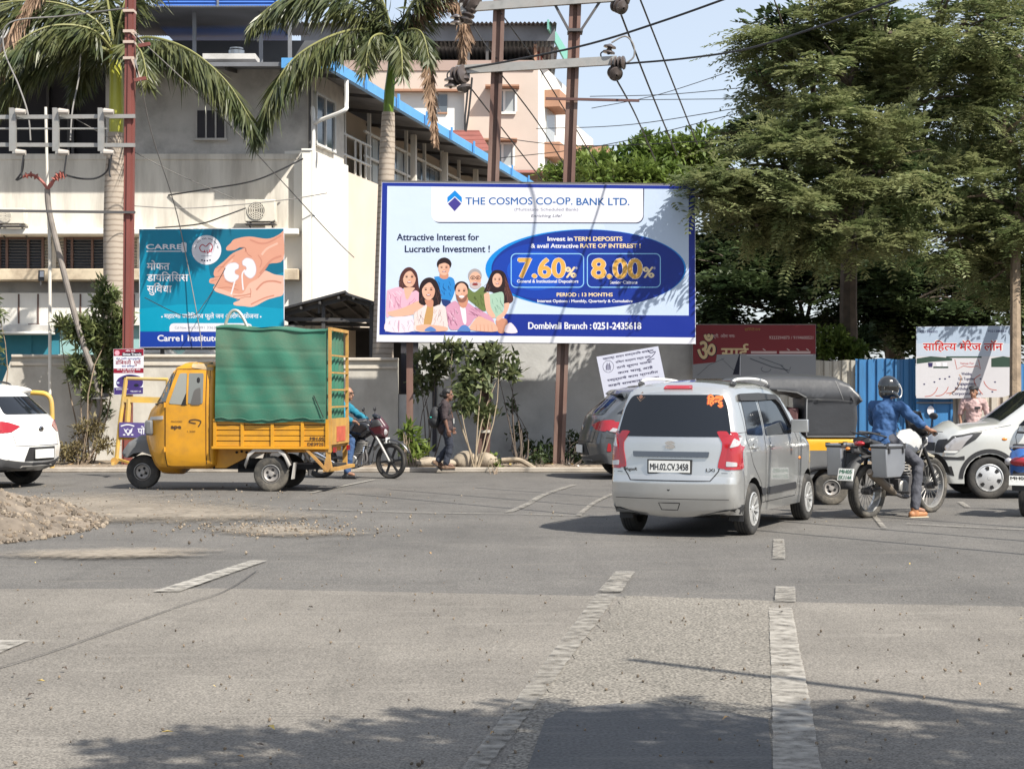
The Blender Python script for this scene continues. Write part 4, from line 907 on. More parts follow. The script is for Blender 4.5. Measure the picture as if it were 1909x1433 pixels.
for x in (1425, 1470, 1488, 1506): stroke(m, [(x - 3, 650), (x + 2, 653)], fr, wl, 1.6, 3)
shape(m, [(1378, 660), (1380, 660), (1378, 698), (1366, 698)], fr, dkb, 5)
stroke(m, [(1300, 700), (1322, 680), (1350, 668)], fr, gpd, 1, 5); stroke(m, [(1345, 668), (1372, 694)], fr, gpd, .8, 5); stroke(m, [(1398, 668), (1440, 684), (1470, 690)], fr, gpd, 2, 5); stroke(m, [(1415, 666), (1460, 682)], fr, gpd, 1.4, 5); stroke(m, oval(1428, 688, 9, 5, 20, 0, 4), fr, gpd, 1.2, 5); stroke(m, [(1455, 680), (1470, 695), (1474, 684)], fr, gpd, 1.5, 5)
stroke(m, [(1392, 662), (1516, 662)], fr, wh, .8, 5); stroke(m, [(1380, 662), (1380, 700)], fr, wh, .8, 5)
WB(m, "painted_face", rb, smooth=0, fixn=False)
m = MB(); m.bb(XA(1290, RD), XA(1522, RD), RD + .02, RD + .06, ZA(605, RD), ZA(603.5, RD), M_rub); WB(m, "frame", rb)

# ---------------------------------------------------------------- marriage hall banner
MD = 36.1
mbn = thing("banner", "white marriage lawn banner with red Devanagari title hung on the tin fence", "banner", (XA(1797, MD), MD, 0)); fr = board(MD)
bg1 = pr("banner_sky", (178, 194, 214)); bg2 = pr("banner_white", (216, 214, 218)); red = pr("banner_red", (196, 34, 34)); land = pr("banner_green", (56, 78, 66)); lilac = pr("banner_ink", (50, 44, 92)); swirl = pr("swirl_red", (200, 110, 96)); wsh = pr("banner_outline", (236, 232, 232))
m = MB()
m.add([P(x, y, MD) for x, y in [(1708, 609), (1884, 607), (1884, 736), (1870, 740), (1830, 741), (1760, 743), (1708, 742)]], [tuple(range(7))], bg2)
shape(m, [(1708.5, 609.5), (1883.5, 607.5), (1883.5, 664), (1708.5, 664)], fr, bg1, 1); shape(m, [(1708.5, 640), (1883.5, 640), (1883.5, 664), (1708.5, 664)], fr, pr("banner_sky_b", (196, 206, 220)), 1.3)
dtext(m, ["सािह", "<त", "य", " ", "मॅरेज", " ", "लॉन"], fr, 1720.5, 653.5, 14, wsh, 150, 2, .05); dtext(m, ["सािह", "<त", "य", " ", "मॅरेज", " ", "लॉन"], fr, 1721, 653, 13, red, 148, 3, .02)
text(m, "9321386552", fr, 1714, 620, 4, lilac, 34, 3, bold=.02); text(m, "9321386553", fr, 1842, 619, 4, lilac, 34, 3, bold=.02)
shape(m, [(1709, 668), (1735, 664), (1760, 666), (1775, 668), (1775, 672), (1740, 674), (1709, 678)], fr, land, 2); shape(m, [(1848, 668), (1870, 664), (1883, 666), (1883, 684), (1848, 684)], fr, land, 2); shape(m, [(1764, 664), (1830, 664), (1830, 667), (1764, 667)], fr, land, 2)
for x in (1730, 1745, 1757): shape(m, [(x, 676), (x + 9, 676), (x + 8, 684), (x + 1, 684)], fr, lilac if x < 1735 else wh, 3)
shape(m, [(1740, 683), (1768, 683), (1768, 686), (1740, 686)], fr, land, 3)
stroke(m, [(1780, 670), (1784, 688), (1796, 682), (1810, 684), (1822, 682), (1828, 688), (1824, 670)], fr, swirl, 1.2, 3); text(m, "Venue For", fr, 1790, 679, 4, red, 26, 3)
for k, (s, w_) in enumerate([("Wedding", 19), ("Get Together", 31), ("Engagement", 35), ("Birthday Party", 43), ("Corporate Event", 54)]): text(m, s, fr, 1802, 699 + 9.2 * k, 5.4, lilac, w_, 3, bold=.02, align='c')
for (x, y, s) in ((1736, 734, 1), (1756, 733, 1), (1776, 728, 1), (1846, 722, -1)):
    stroke(m, [tuple(p) for p in spline([(x - 12 * s, y + 5), (x, y + 3), (x + 8 * s, y - 4), (x + 12 * s, y - 12)], 5)], fr, swirl, 1.4, 3)
stroke(m, [tuple(p) for p in spline([(1770, 736), (1785, 722), (1792, 705), (1788, 698)], 5)], fr, pr("swirl_tan", (206, 164, 140)), 2, 3); stroke(m, [tuple(p) for p in spline([(1832, 735), (1822, 722), (1816, 708), (1828, 698)], 5)], fr, swirl, 1.6, 3)
for (x, y) in ((1742, 712), (1752, 706), (1762, 706), (1770, 702), (1723, 716), (1855, 712), (1828, 706), (1850, 730)): shape(m, oval(x, y, 2, 1.4, 8), fr, lilac, 3)
o = WB(m, "printed_cloth", mbn, smooth=0, fixn=False)

# ---------------------------------------------------------------- tilted notice and pole poster
ND = 33.75
nb = thing("notice_board", "tilted white printed notice standing behind the dark grey car", "sign", (XA(1178, ND), ND, 0)); fr = board(ND)
m = MB(); q = [(1112, 665), (1227, 645), (1246, 735), (1130, 755)]
nw = pr("notice_white", (214, 216, 232)); nk = pr("notice_ink", (70, 66, 96))
m.add([P(x, y, ND) for x, y in q] + [P(x, y, ND + .03) for x, y in q], [(0, 1, 2, 3), (7, 6, 5, 4), (0, 4, 5, 1), (1, 5, 6, 2), (2, 6, 7, 3), (3, 7, 4, 0)], nw)
rt = -.172
lines = ["महाराष्ट शासन सावर्जनिक बाधकाम", "विभाग कल्याण रस्ता काम", "ठाणे सूचना फलक", "काम चालू आहे", "रस्त्याचे काम प्रगतीत", "वाहने सावकाश चालवा", "कृपया सहकार्य करावे"]
for k, s in enumerate(lines):
    ox, oy = 1112 + 12 + k * 2.1 + (22 if 0 < k < 4 else 0), 665 + 6 + k * 10 - (22 * .172 if 0 < k < 4 else 0)
    dtext(m, [s], fr, ox, oy, 3.6, nk, (96 if k in (0, 4, 5) else 66), 2, .02, rot=rt)
stroke(m, [(x, y) for x, y in oval(1134, 683, 10, 11, 24)], fr, nk, .7, 2, True); shape(m, oval(1134, 684, 5, 6, 16), fr, pr("notice_grey", (150, 150, 170)), 2)
for s in (-1, 1): stroke(m, [(1134 + s * 2, 676), (1134 + s * 4, 690)], fr, nk, 1, 3)
stroke(m, [tuple(p) for p in spline([(1207, 652), (1213, 658), (1222, 655), (1216, 664), (1206, 672), (1220, 668)], 4)], fr, nk, 1.4, 2)
WB(m, "printed_face", nb, smooth=0, fixn=False)
for x in (1150, 1225): m = MB(); m.bar(P(x, 740, ND + .06), (XA(x + 8, ND), ND + .1, .05), .04, .04, M_steel); WB(m, "leg", nb)
PD = 34.9
ps = thing("poster", "small red and white bus poster with a purple car picture on the pole", "poster", (XA(239, PD), PD, 0)); fr = board(PD)
Z = lambda pts: [(x / 5.51, 640 + y / 5.51) for x, y in pts]
mrn = pr("poster_maroon", (150, 28, 52)); prp = pr("poster_purple", (70, 52, 120)); pbl = pr("poster_blue", (60, 60, 140)); pgr = pr("poster_lilac", (190, 200, 226))
m = MB(); q = Z([(1165, 58), (1478, 52), (1470, 520), (1170, 530)])
m.add([P(x, y, PD) for x, y in q] + [P(x, y, PD + .02) for x, y in q], [(0, 1, 2, 3), (7, 6, 5, 4), (0, 4, 5, 1), (1, 5, 6, 2), (2, 6, 7, 3), (3, 7, 4, 0)], wh)
shape(m, Z([(1167, 60), (1476, 55), (1474, 125), (1168, 130)]), fr, mrn, 1); shape(m, Z(oval(1203, 97, 26, 26, 20)), fr, pr("poster_pink", (230, 170, 186)), 2); shape(m, Z([(1255, 95), (1455, 90), (1455, 128), (1255, 132)]), fr, dkb, 2)
Zt = lambda x, y: (x / 5.51, 640 + y / 5.51)
text(m, "Shree Travels", fr, *Zt(1262, 122), 4.4, wh, 34, 3, bold=.03); dtext(m, ["ओम साई"], fr, *Zt(1290, 84), 2.6, wh, 18, 3); dtext(m, ["रोज नविन वातानुकूलीत"], fr, *Zt(1192, 165), 2.6, pbl, 46, 3)
dtext(m, ["डोंिबवली"], fr, *Zt(1186, 216), 6.5, mrn, 29, 3, .02); dtext(m, ["पुणे"], fr, *Zt(1374, 216), 6.5, mrn, 13, 3, .02); dtext(m, ["कार सिवर्स"], fr, *Zt(1250, 244), 3.2, pbl, 24, 3)
shape(m, Z([(1168, 258), (1474, 254), (1474, 304), (1168, 306)]), fr, mrn, 1); dtext(m, ["घर ते घर पीकअप सेवा"], fr, *Zt(1200, 277), 3, wh, 44, 3); text(m, "8108 1234 98", fr, *Zt(1260, 300), 3, wh, 22, 3)
shape(m, Z([(1172, 455), (1470, 450), (1468, 518), (1172, 526)]), fr, prp, 1); shape(m, Z(sp([(1192, 400), (1215, 360), (1270, 330), (1330, 318), (1410, 330), (1460, 360), (1466, 420), (1420, 452), (1240, 450), (1200, 430)])), fr, prp, 2); shape(m, Z(sp([(1270, 345), (1330, 330), (1400, 342), (1420, 365), (1260, 370)])), fr, dkb, 3); shape(m, Z(oval(1212, 404, 16, 10, 14)), fr, pgr, 3); shape(m, Z(oval(1400, 430, 26, 16, 14)), fr, dkb, 3)
text(m, "BOOK NOW", fr, *Zt(1195, 478), 3, wh, 22, 3); text(m, "98200 55", fr, *Zt(1340, 500), 3, wh, 20, 3)
WB(m, "printed_face", ps, smooth=0, fixn=False)

# ================================================================ POLES, LINES
M_pole = pm("brown_pole_paint", (.135, .072, .055), .6, var=.25, scale=3, dirt=(.24, .19, .16), dscale=2.5, damt=.5, stretch=(1, 1, .25))
M_pole2 = pm("red_oxide_paint", (.16, .045, .035), .6, var=.2, scale=3, stretch=(1, 1, .25))
M_galv = pm("galvanised_arm", (.34, .335, .32), .5, metal=.5, var=.25, scale=4, dirt=(.16, .12, .1), dscale=4, damt=.6)
M_ins = pm("brown_porcelain", (.075, .06, .055), .3, coat=.3)
M_wire = pm("black_cable", (.022, .022, .024), .6)
M_wire2 = pm("grey_cable", (.20, .19, .18), .6)
HD = 34.55
hp = thing("utility_pole", "pair of brown steel poles joined by two insulated crossarms above the bank billboard", "utility pole", (XA(970, HD), HD, 0))
def ibeam(mb, a, b, w, mat):
    mb.bar(a, b, w * .28, w, mat, up=(0, 1, 0)); 
    for s in (-1, 1):
        o_ = Vector((s * w * .5, 0, 0)); mb.bar(Vector(a) + o_, Vector(b) + o_, w * .12, w, mat, up=(0, 1, 0))
def pole(root, x0, x1, w=.25):
    m = MB(); a = P(x1, 876, HD); a.z = 0; b = P(x0, -60, HD)
    for s in (-1, 1):
        o_ = Vector((s * w * .32, 0, 0)); m.bar(a + o_, b + o_, w * .3, w * .8, mat=M_pole, up=(0, 1, 0))
    m.bar(a + Vector((0, .03, 0)), b + Vector((0, .03, 0)), w * .5, w * .4, M_pole, up=(0, 1, 0))
    return WB(m, "pole", root)
pole(hp, 933, 901); pole(hp, 1075, 1041)
def arm(x0, y0, x1, y1, dd=-.18):
    m = MB(); a = P(x0, y0, HD + dd); b = P(x1, y1, HD + dd); m.bar(a, b, .11, .17, M_galv); m.bar(a + Vector((0, .06, .07)), b + Vector((0, .06, .07)), .14, .02, M_galv); return WB(m, "crossarm", hp)
arm(858, 15, 1165, -6); arm(850, 131, 1150, 113)
def insul(c, ax, n=3, r=.17, L=.3):
    """stack of porcelain discs along ax"""
    m = MB(); c = Vector(c); ax = Vector(ax).normalized()
    q = ax.to_track_quat('Z', 'Y').to_matrix(); st = len(m.v)
    prof = [(.02, -L / 2)]
    for k in range(n):
        h = -L / 2 + L * (k + .2) / n; prof += [(.04, h), (r, h + .01), (r * .95, h + L / n * .35), (.06, h + L / n * .6)]
    prof += [(.02, L / 2)]
    m.lathe(prof, M_ins, n=20); m.v = [tuple(c + q @ Vector(v)) for v in m.v]
    return WB(m, "insulator", hp)
for (x, y, ax, n, r, L) in ((878, 5, (.6, -.5, -.5), 3, .2, .34), (872, 30, (-.3, -.2, -1), 3, .14, .34), (851, 37, (0, 0, 1), 2, .13, .22), (858, 140, (.8, -.6, .1), 3, .19, .3), (864, 158, (.2, -.2, -1), 2, .15, .35), (840, 154, (0, 0, 1), 2, .13, .24), (1153, 118, (.9, -.4, 0), 4, .14, .3), (1147, 137, (.2, -.8, -.5), 2, .15, .22), (1136, 92, (.2, 0, 1), 2, .13, .22), (1155, 12, (.5, -.7, -.4), 3, .15, .3), (1162, -2, (.9, -.3, 0), 3, .12, .3)):
    insul(P(x, y, HD - .2), ax, n, r, L)
m = MB()
m.bar(P(1034, 8, HD - .15), P(1062, 60, HD - .15), .05, .05, M_steel); m.bar(P(1118, 4, HD - .15), P(1081, 60, HD - .15), .05, .05, M_steel); m.bb(XA(1058, HD), XA(1086, HD), HD - .2, HD + .2, ZA(62, HD), ZA(57, HD), M_steel); WB(m, "brace", hp)
m = MB(); m.bar(P(1017, 184, HD - .17), P(1192, 188, HD - .17), .05, .05, pm("rusty_bar", (.10, .05, .045), .8)); WB(m, "bar", hp)
m = MB(); m.tube(spline([P(872, 165, HD - .2), P(870, 190, HD - .2), P(867, 220, HD - .2), P(868, 245, HD - .2), P(873, 215, HD - .2), P(877, 180, HD - .2), P(880, 145, HD - .2)], 5), .02, M_wire, 6); m.tube(spline([P(1168, 118, HD - .2), P(1182, 105, HD - .2), P(1180, 82, HD - .2), P(1165, 68, HD - .2), P(1140, 80, HD - .2)], 6), .017, M_wire2, 6); m.tube(spline([P(835, 150, HD - .2), P(834, 138, HD - .2), P(843, 130, HD - .2), P(855, 130, HD - .2)], 4), .015, M_wire, 6); m.tube(spline([P(1122, 112, HD - .2), P(1120, 100, HD - .2), P(1128, 95, HD - .2)], 4), .015, M_wire, 6); WB(m, "jumper_cable", hp)
m = MB(); m.bb(XA(892, HD), XA(914, HD), HD - .17, HD - .11, ZA(806, HD), ZA(801, HD), M_wht); WB(m, "clamp", hp)
pl = thing("steel_pole", "thin brown steel post holding up the left end of the bank billboard", "pole", (XA(764, HD), HD, 0)); m = MB(); m.bb(XA(764, HD) - .065, XA(764, HD) + .065, HD - .05, HD + .05, 0, ZA(500, HD), M_pole); WB(m, "post", pl); m = MB(); m.bb(XA(764, HD) - .1, XA(764, HD) + .1, HD - .08, HD + .08, .05, .14, M_pole); WB(m, "base_plate", pl)
# left pole with fuse arms
LD = 35.2
lp = thing("utility_pole", "red oxide pole with grey fuse crossarms reaching out of the left side", "utility pole", (XA(239, LD), LD, 0))
m = MB(); a = P(237, 870, LD); a.z = 0; m.bar(a, P(244, -80, LD), .19, .17, M_pole2, up=(0, 1, 0)); m.bar(a + Vector((.0, -.1, 0)), P(244, -80, LD - .1), .08, .03, M_pole2, up=(0, 1, 0)); WB(m, "pole", lp)
for (y0, y1, th) in ((221, 217, .08), (269, 271, .08), (240, 240, .03), (389, 396, .05)):
    m = MB(); m.bar(P(-350, y0, LD - .15), P(252 if th > .03 else 200, y1, LD - .15), .06, th, M_galv if th != .05 else M_steel); WB(m, "crossarm", lp)
for x in (-130, -50, 30, 110, 194):
    m = MB(); m.bar(P(x - 3, 203, LD - .22), P(x - 3, 287, LD - .22), .07, .09, M_galv); m.bb(XA(x - 6, LD), XA(x + 2, LD), LD - .27, LD - .22, ZA(285, LD), ZA(205, LD), M_galv); o = WB(m, "fuse_bracket", lp)
    for (y, L_) in ((208, .2), (284, .2)):
        i_ = MB(); i_.tube([P(x, y, LD - .3), P(x + 18, y + 1, LD - .3)], [.07, .05], pm("fuse_ceramic", (.42, .38, .34), .4), 10); ii = i_.build("fuse", o); 
    i_ = MB(); i_.tube(spline([P(x + 14, 290, LD - .3), P(x + 10, 320, LD - .3), P(x + 12, 330, LD - .3)], 4), .018, M_wire, 6); WB(i_, "lead", lp)
for (y, x1, y1) in ((60, 270, 84), (108, 262, 148)):
    m = MB(); m.bar(P(245, y, LD - .15), P(x1, y1, LD - .15), .04, .04, pm("pale_bracket", (.42, .32, .26), .7)); m.bar(P(252, y + 4, LD - .15), P(x1 - 4, y1, LD - .15), .04, .04, M_galv); m.bar(P(x1 - 12, y1 + 2, LD - .15), P(x1 + 10, y1 - 2, LD - .15), .07, .07, M_pole2); WB(m, "stay_bracket", lp)
m = MB()
for y in (20, 58, 78, 108): m.bb(XA(232, LD), XA(252, LD), LD - .14, LD + .14, ZA(y + 5, LD), ZA(y, LD), pm("band_clamp", (.45, .36, .3), .6))
WB(m, "band", lp)
# riser cable with red terminations
rc = thing("riser_cable", "thick grey power cable curving down past the bush into the wall foot", "cable", (XA(140, 35.6), 35.6, 0)); d = 35.6
m = MB(); m.tube(spline([P(88, 352, d), P(91, 390, d), P(102, 440, d), P(122, 520, d), P(143, 600, d), P(160, 655, d), P(176, 700, d), P(184, 740, d), P(184, 770, d), P(165, 805, d), P(140, 835, d), P(118, 862, d)], 6), .062, pm("grey_hdpe", (.20, .175, .155), .7, var=.2, scale=5), 10); WB(m, "cable", rc)
M_term = pm("red_heatshrink", (.30, .09, .07), .5)
for pts in ([(88, 352), (78, 338), (60, 326), (42, 330)], [(88, 352), (98, 338), (112, 330), (124, 327)], [(89, 352), (96, 345), (105, 328), (120, 322)]):
    m = MB(); m.tube(spline([P(x, y, d - .05) for x, y in pts], 5), .03, M_term, 8)
    for f in (.55, .7, .85):
        q_ = spline([P(x, y, d - .05) for x, y in pts], 10); i = int(f * (len(q_) - 1)); m.tube([q_[i], q_[i + 1]], [.075, .045], M_term, 10)
    WB(m, "termination", rc)
m = MB(); m.tube(spline([P(124, 327, d - .05), P(150, 333, d - .05), P(180, 332, d - .05), P(200, 318, d - .1), P(204, 296, d - .2)], 5), .02, M_wire, 6); m.tube(spline([P(42, 330, d - .05), P(30, 336, d - .05), P(41, 320, d - .1), P(44, 296, d - .2)], 5), .02, M_wire, 6); WB(m, "lead", rc)
m = MB(); m.bar(P(165, 736, d), P(203, 736, d), .1, .07, M_steel); m.bar(P(170, 742, d - .05), P(198, 742, d - .05), .08, .03, M_galv); WB(m, "clamp", rc)
cp = thing("conduit", "thin upright white conduit pipe in front of the louvred windows", "pipe", (XA(92, 36.2), 36.2, 0)); m = MB(); m.tube([P(85, 200, 36.2), P(88, 330, 36.2), P(93, 470, 36.2), P(93, 740, 36.2)], [.03, .03, .035, .035], M_wht, 8); WB(m, "pipe", cp)

def wire(label, pts, r=.012, mat=None, n=8, name="overhead_wire"):
    m = MB(); p = [P(*q) for q in pts]; m.tube(spline(p, n) if len(p) > 2 else p, r, mat or M_wire, 6)
    return tag(m.build(name), label, "wire")
wire("thick cable rising from the lower left insulator to the top of the sky", [(868, 128, 34.3), (960, 112, 34), (1100, 82, 33), (1240, 38, 32), (1380, -12, 30)], .022)
wire("thick cable from the right insulator across the big tree", [(1165, 119, 34.3), (1270, 110, 33), (1390, 92, 31), (1520, 52, 29), (1720, -18, 27)], .02)
wire("right one of two steep parallel wires in the sky", [(1186, -20, 36), (1235, 105, 42), (1300, 270, 52)], .02)
wire("left one of two steep parallel wires in the sky", [(1158, 28, 34.3), (1205, 150, 40), (1262, 290, 50)], .02)
wire("steep wire from below the right insulator to the green trees", [(1150, 150, 34.3), (1185, 215, 42), (1222, 300, 52)], .018)
wire("diagonal stay wire crossing the upper pink facade", [(934, 25, 34.4), (1010, 135, 38), (1115, 310, 44)], .014)
wire("diagonal stay wire crossing the lower pink facade", [(932, 136, 34.4), (1000, 225, 38), (1060, 320, 42)], .014)
wire("short wire crossing behind the left brown pole", [(878, 165, 34.4), (940, 245, 38), (1010, 335, 42)], .014)
wire("wire from the upper left insulator to the left brown pole", [(884, 50, 34.3), (906, 85, 34.4), (935, 120, 34.6)], .014)
for (lab, pts) in (("upper thin sky wire meeting the big tree", [(1100, 180, 50), (1250, 176, 48), (1420, 160, 46)]), ("thin sky wire just below the upper one", [(1102, 187, 52), (1220, 186, 50), (1420, 184, 47)]), ("thin wire climbing across the sky from the flats", [(1103, 202, 52), (1230, 176, 50), (1400, 120, 46)]), ("long thin sky wire halfway down to the trees", [(1000, 240, 50), (1180, 232, 47), (1420, 194, 44)]), ("lowest thin sky wire just over the far trees", [(930, 295, 48), (1130, 270, 46), (1400, 205, 42)]), ("thin wire dipping to the far green trees", [(920, 255, 48), (1080, 272, 46), (1340, 262, 44)])):
    wire(lab, pts, .011, M_wire)
wire("long taut stay wire slanting down across the palm frond and cream facade", [(255, 68, 35), (420, 225, 37), (610, 430, 40), (660, 480, 41)], .012, M_wire2)
wire("twisted line falling from the red oxide pole to the teal billboard", [(262, 150, 35), (283, 250, 36), (330, 400, 37.8), (368, 590, 37.8), (376, 650, 37.8)], .011, M_wire2)
wire("sagging black cable from the red pole up to the corner pillar", [(314, 364, 42.98), (390, 352, 42.6), (480, 335, 42.3), (565, 296, 42.4)], .02)
wire("low cable crossing the cream wall above the window unit", [(250, 384, 40), (360, 388, 41), (520, 374, 42), (610, 360, 42.4)], .012, M_wire2)
wire("cable feeding the outdoor unit from the left", [(290, 425, 42.98), (370, 418, 42.5), (420, 402, 42.2), (458, 388, 42.3)], .018)
wire("slack grey cable dangling beside the left palm", [(150, 100, 37), (146, 150, 37), (135, 205, 36), (131, 262, 35.1)], .016, M_wire2)
wire("grey cable looping down at the far left over the palm leaves", [(240, 15, 35.1), (120, 30, 36), (20, 42, 36), (7, 90, 36), (35, 160, 35.6), (52, 212, 35.1), (57, 262, 35)], .016, M_wire2)
wire("thin line from the fuse arm across to the cream wall", [(120, 210, 36), (300, 310, 39), (440, 372, 41.5)], .01, M_wire2)
wire("thin line crossing the bottom of the teal billboard", [(270, 555, 36), (350, 590, 37), (385, 560, 37.5), (420, 500, 37.7)], .009)
# overhead lines whose shadows cross the road on the right
for k, (lab, a, b) in enumerate((("near overhead line above the right road edge", (5.6, 17.5, 6.9), (16, 3.5, 7.1)), ("second near overhead line above the right road edge", (6.4, 18.5, 7.2), (17, 4.5, 7.4)), ("third near overhead line above the right road edge", (7.6, 19.3, 7.0), (18, 6, 7.3)), ("low overhead line near the camera on the right", (4.55, 6.5, 6.0), (12, .2, 6.3)))):
    m = MB(); a = Vector(a); b = Vector(b); d_ = (b - a)
    m.tube([a + d_ * t / 12 - Vector((0, 0, .5 * sin(pi * t / 12))) for t in range(0 if k == 3 else -4, 13)], .035 if k != 3 else .05, M_wire, 6); tag(m.build("overhead_wire"), lab, "wire")

# ================================================================ FENCE
def corr(name, label, x0, x1, y0, z0, d, mat, mat2=None, pitch=.19, dep=.04):
    r = thing(name, label, "fence", (XA((x0 + x1) / 2, d), d, 0)); m = MB(); X0, X1 = XA(x0, d), XA(x1, d); zt = ZA(y0, d); x = X0; pr_ = []; k = 0
    while x < X1:
        pr_ += [(x, 0), (min(x + pitch * .32, X1), 0), (min(x + pitch * .42, X1), -dep), (min(x + pitch * .9, X1), -dep)]; x += pitch; k += 1
    vs = []
    for (x, o_) in pr_: vs += [(x, d + o_, z0), (x, d + o_, zt + .012 * sin(x * 9))]
    n = len(pr_); m.add(vs, [(2 * i, 2 * i + 1, 2 * i + 3, 2 * i + 2) for i in range(n - 1)], mat); so = WB(m, "sheet", r, smooth=0, fixn=False); so.modifiers.new("s", 'SOLIDIFY').thickness = .004
    m = MB(); m.bb(X0, X1, d + .03, d + .07, zt - .35, zt - .29, M_steel); m.bb(X0, X1, d + .03, d + .07, z0 + .5, z0 + .56, M_steel)
    for xx in (X0 + .05, X1 - .05): m.bb(xx - .03, xx + .03, d + .05, d + .11, 0, zt - .1, M_steel)
    WB(m, "frame", r); return r
M_fg = pm("weathered_grey_sheet", (.40, .385, .34), .6, var=.15, scale=2, dirt=(.18, .15, .12), dscale=2, damt=.6, stretch=(1.6, 1, .4))
M_fb = pm("blue_fence_sheet", (.035, .16, .36), .5, var=.12, scale=2, dirt=(.03, .08, .16), dscale=1.6, damt=.7, stretch=(1.6, 1, .4))
M_fr = pm("rusted_pale_sheet", (.44, .41, .36), .7, dirt=(.17, .09, .05), dscale=2.6, damt=.9, stretch=(2.2, 1, .35))
corr("tin_fence", "weathered grey corrugated sheet fence behind the auto rickshaw", 1297, 1594, 672, .1, 36.6, M_fg)
corr("tin_fence", "tall blue corrugated sheet fence left of the marriage banner", 1594.5, 1706, 669, .1, 36.45, M_fb)
corr("tin_fence", "rust streaked pale sheet fence below the marriage banner", 1776, 1888, 690, .1, 36.6, M_fr, pitch=.24)
corr("tin_fence", "blue sheet fence at the right edge beyond the tree trunk", 1889, 2080, 678, .1, 36.5, M_fb)
gt = thing("sheet_gate", "dark blue sheet gate with a round white mark", "gate", (XA(1741, 36.3), 36.3, 0))
m = MB(); m.bb(XA(1707, 36.3), XA(1775, 36.3), 36.28, 36.32, .1, ZA(738, 36.3), M_fb); WB(m, "leaf", gt); m = MB()
for x in (1709, 1741, 1773): m.bb(XA(x, 36.3) - .025, XA(x, 36.3) + .025, 36.24, 36.28, .1, ZA(745, 36.3), M_fb)
m.bb(XA(1707, 36.3), XA(1775, 36.3), 36.23, 36.28, ZA(752, 36.3), ZA(749, 36.3), M_sheetg); WB(m, "frame", gt)
m = MB(); shape(m, oval(1735, 765, 6.5, 8.5, 20), board(36.23), wh, 0); WB(m, "round_mark", gt)

# ================================================================ SMALL THINGS ON THE FACADE
def acunit(label, x0, x1, y0, y1, d=42.35):
    r = thing("air_conditioner", label, "air conditioner", (XA((x0 + x1) / 2, d), d, ZA(y1, d)), group=None)
    X0, X1, Z0, Z1 = XA(x0, d), XA(x1, d), ZA(y1, d), ZA(y0, d); M_ac = pm("ac_casing", (.62, .58, .50), .5, var=.06, scale=4)
    m = MB(); m.bb(X0, X1, d, d + .35, Z0, Z1, M_ac); WB(m, "casing", r, bevel=.015)
    cx = X0 + (X1 - X0) * .38; cz = (Z0 + Z1) / 2; rr_ = (Z1 - Z0) * .40
    m = MB(); m.lathe([(0, 0), (rr_, 0), (rr_, .01), (0, .011)], pm("ac_grille_dark", (.07, .06, .055), .6), c=(cx, d - .008, cz), axis='y', n=32); g_ = WB(m, "fan_grille", r)
    m = MB()
    for k in range(1, 6): m.lathe([(rr_ * k / 5 - .01, 0), (rr_ * k / 5 + .01, 0), (rr_ * k / 5 + .01, .012), (rr_ * k / 5 - .01, .012)], M_ac, c=(cx, d - .022, cz), axis='y', n=32, close=True)
    for k in range(-4, 5): m.bb(cx + k * rr_ / 5 - .006, cx + k * rr_ / 5 + .006, d - .03, d - .022, cz - sqrt(max(0, 1 - (k / 5) ** 2)) * rr_, cz + sqrt(max(0, 1 - (k / 5) ** 2)) * rr_, M_ac)
    WB(m, "grille_wire", r)
    m = MB()
    for x in (X0 + .1, X1 - .1): m.bar((x, d, Z0 - .02), (x, FD, Z0 - .02), .04, .04, M_steel); m.bar((x, d + .05, Z0 - .02), (x, FD, Z0 - .3), .03, .03, M_steel)
    m.bb(X0, X1, d, d + .35, Z0 - .07, Z0 - .04, M_steel)
    WB(m, "bracket", r)
acunit("outdoor air conditioner unit on the cream wall just above the teal billboard", 456, 513, 372, 413); acunit("outdoor air conditioner unit at the left edge above the louvred windows", -12, 45, 388, 417)
fl_ = thing("floodlight", "small black floodlight on a stem below the left louvred window", "lamp", (XA(77, 42.4), 42.4, ZA(528, 42.4))); d = 42.4
m = MB(); m.box(P(77, 514, d), (.14, .07, .26), pm("lamp_black", (.03, .03, .03), .5), (radians(-12), 0, .1)); WB(m, "housing", fl_); m = MB(); m.box(P(78, 511, d - .045), (.095, .02, .15), pm("lamp_lens", (.6, .6, .62), .15), (radians(-12), 0, .1)); WB(m, "lens", fl_); m = MB(); m.tube([P(76, 520, d), P(76, 530, d), P(76, 530, FD + .4)], .025, M_galv, 8); WB(m, "stem", fl_)
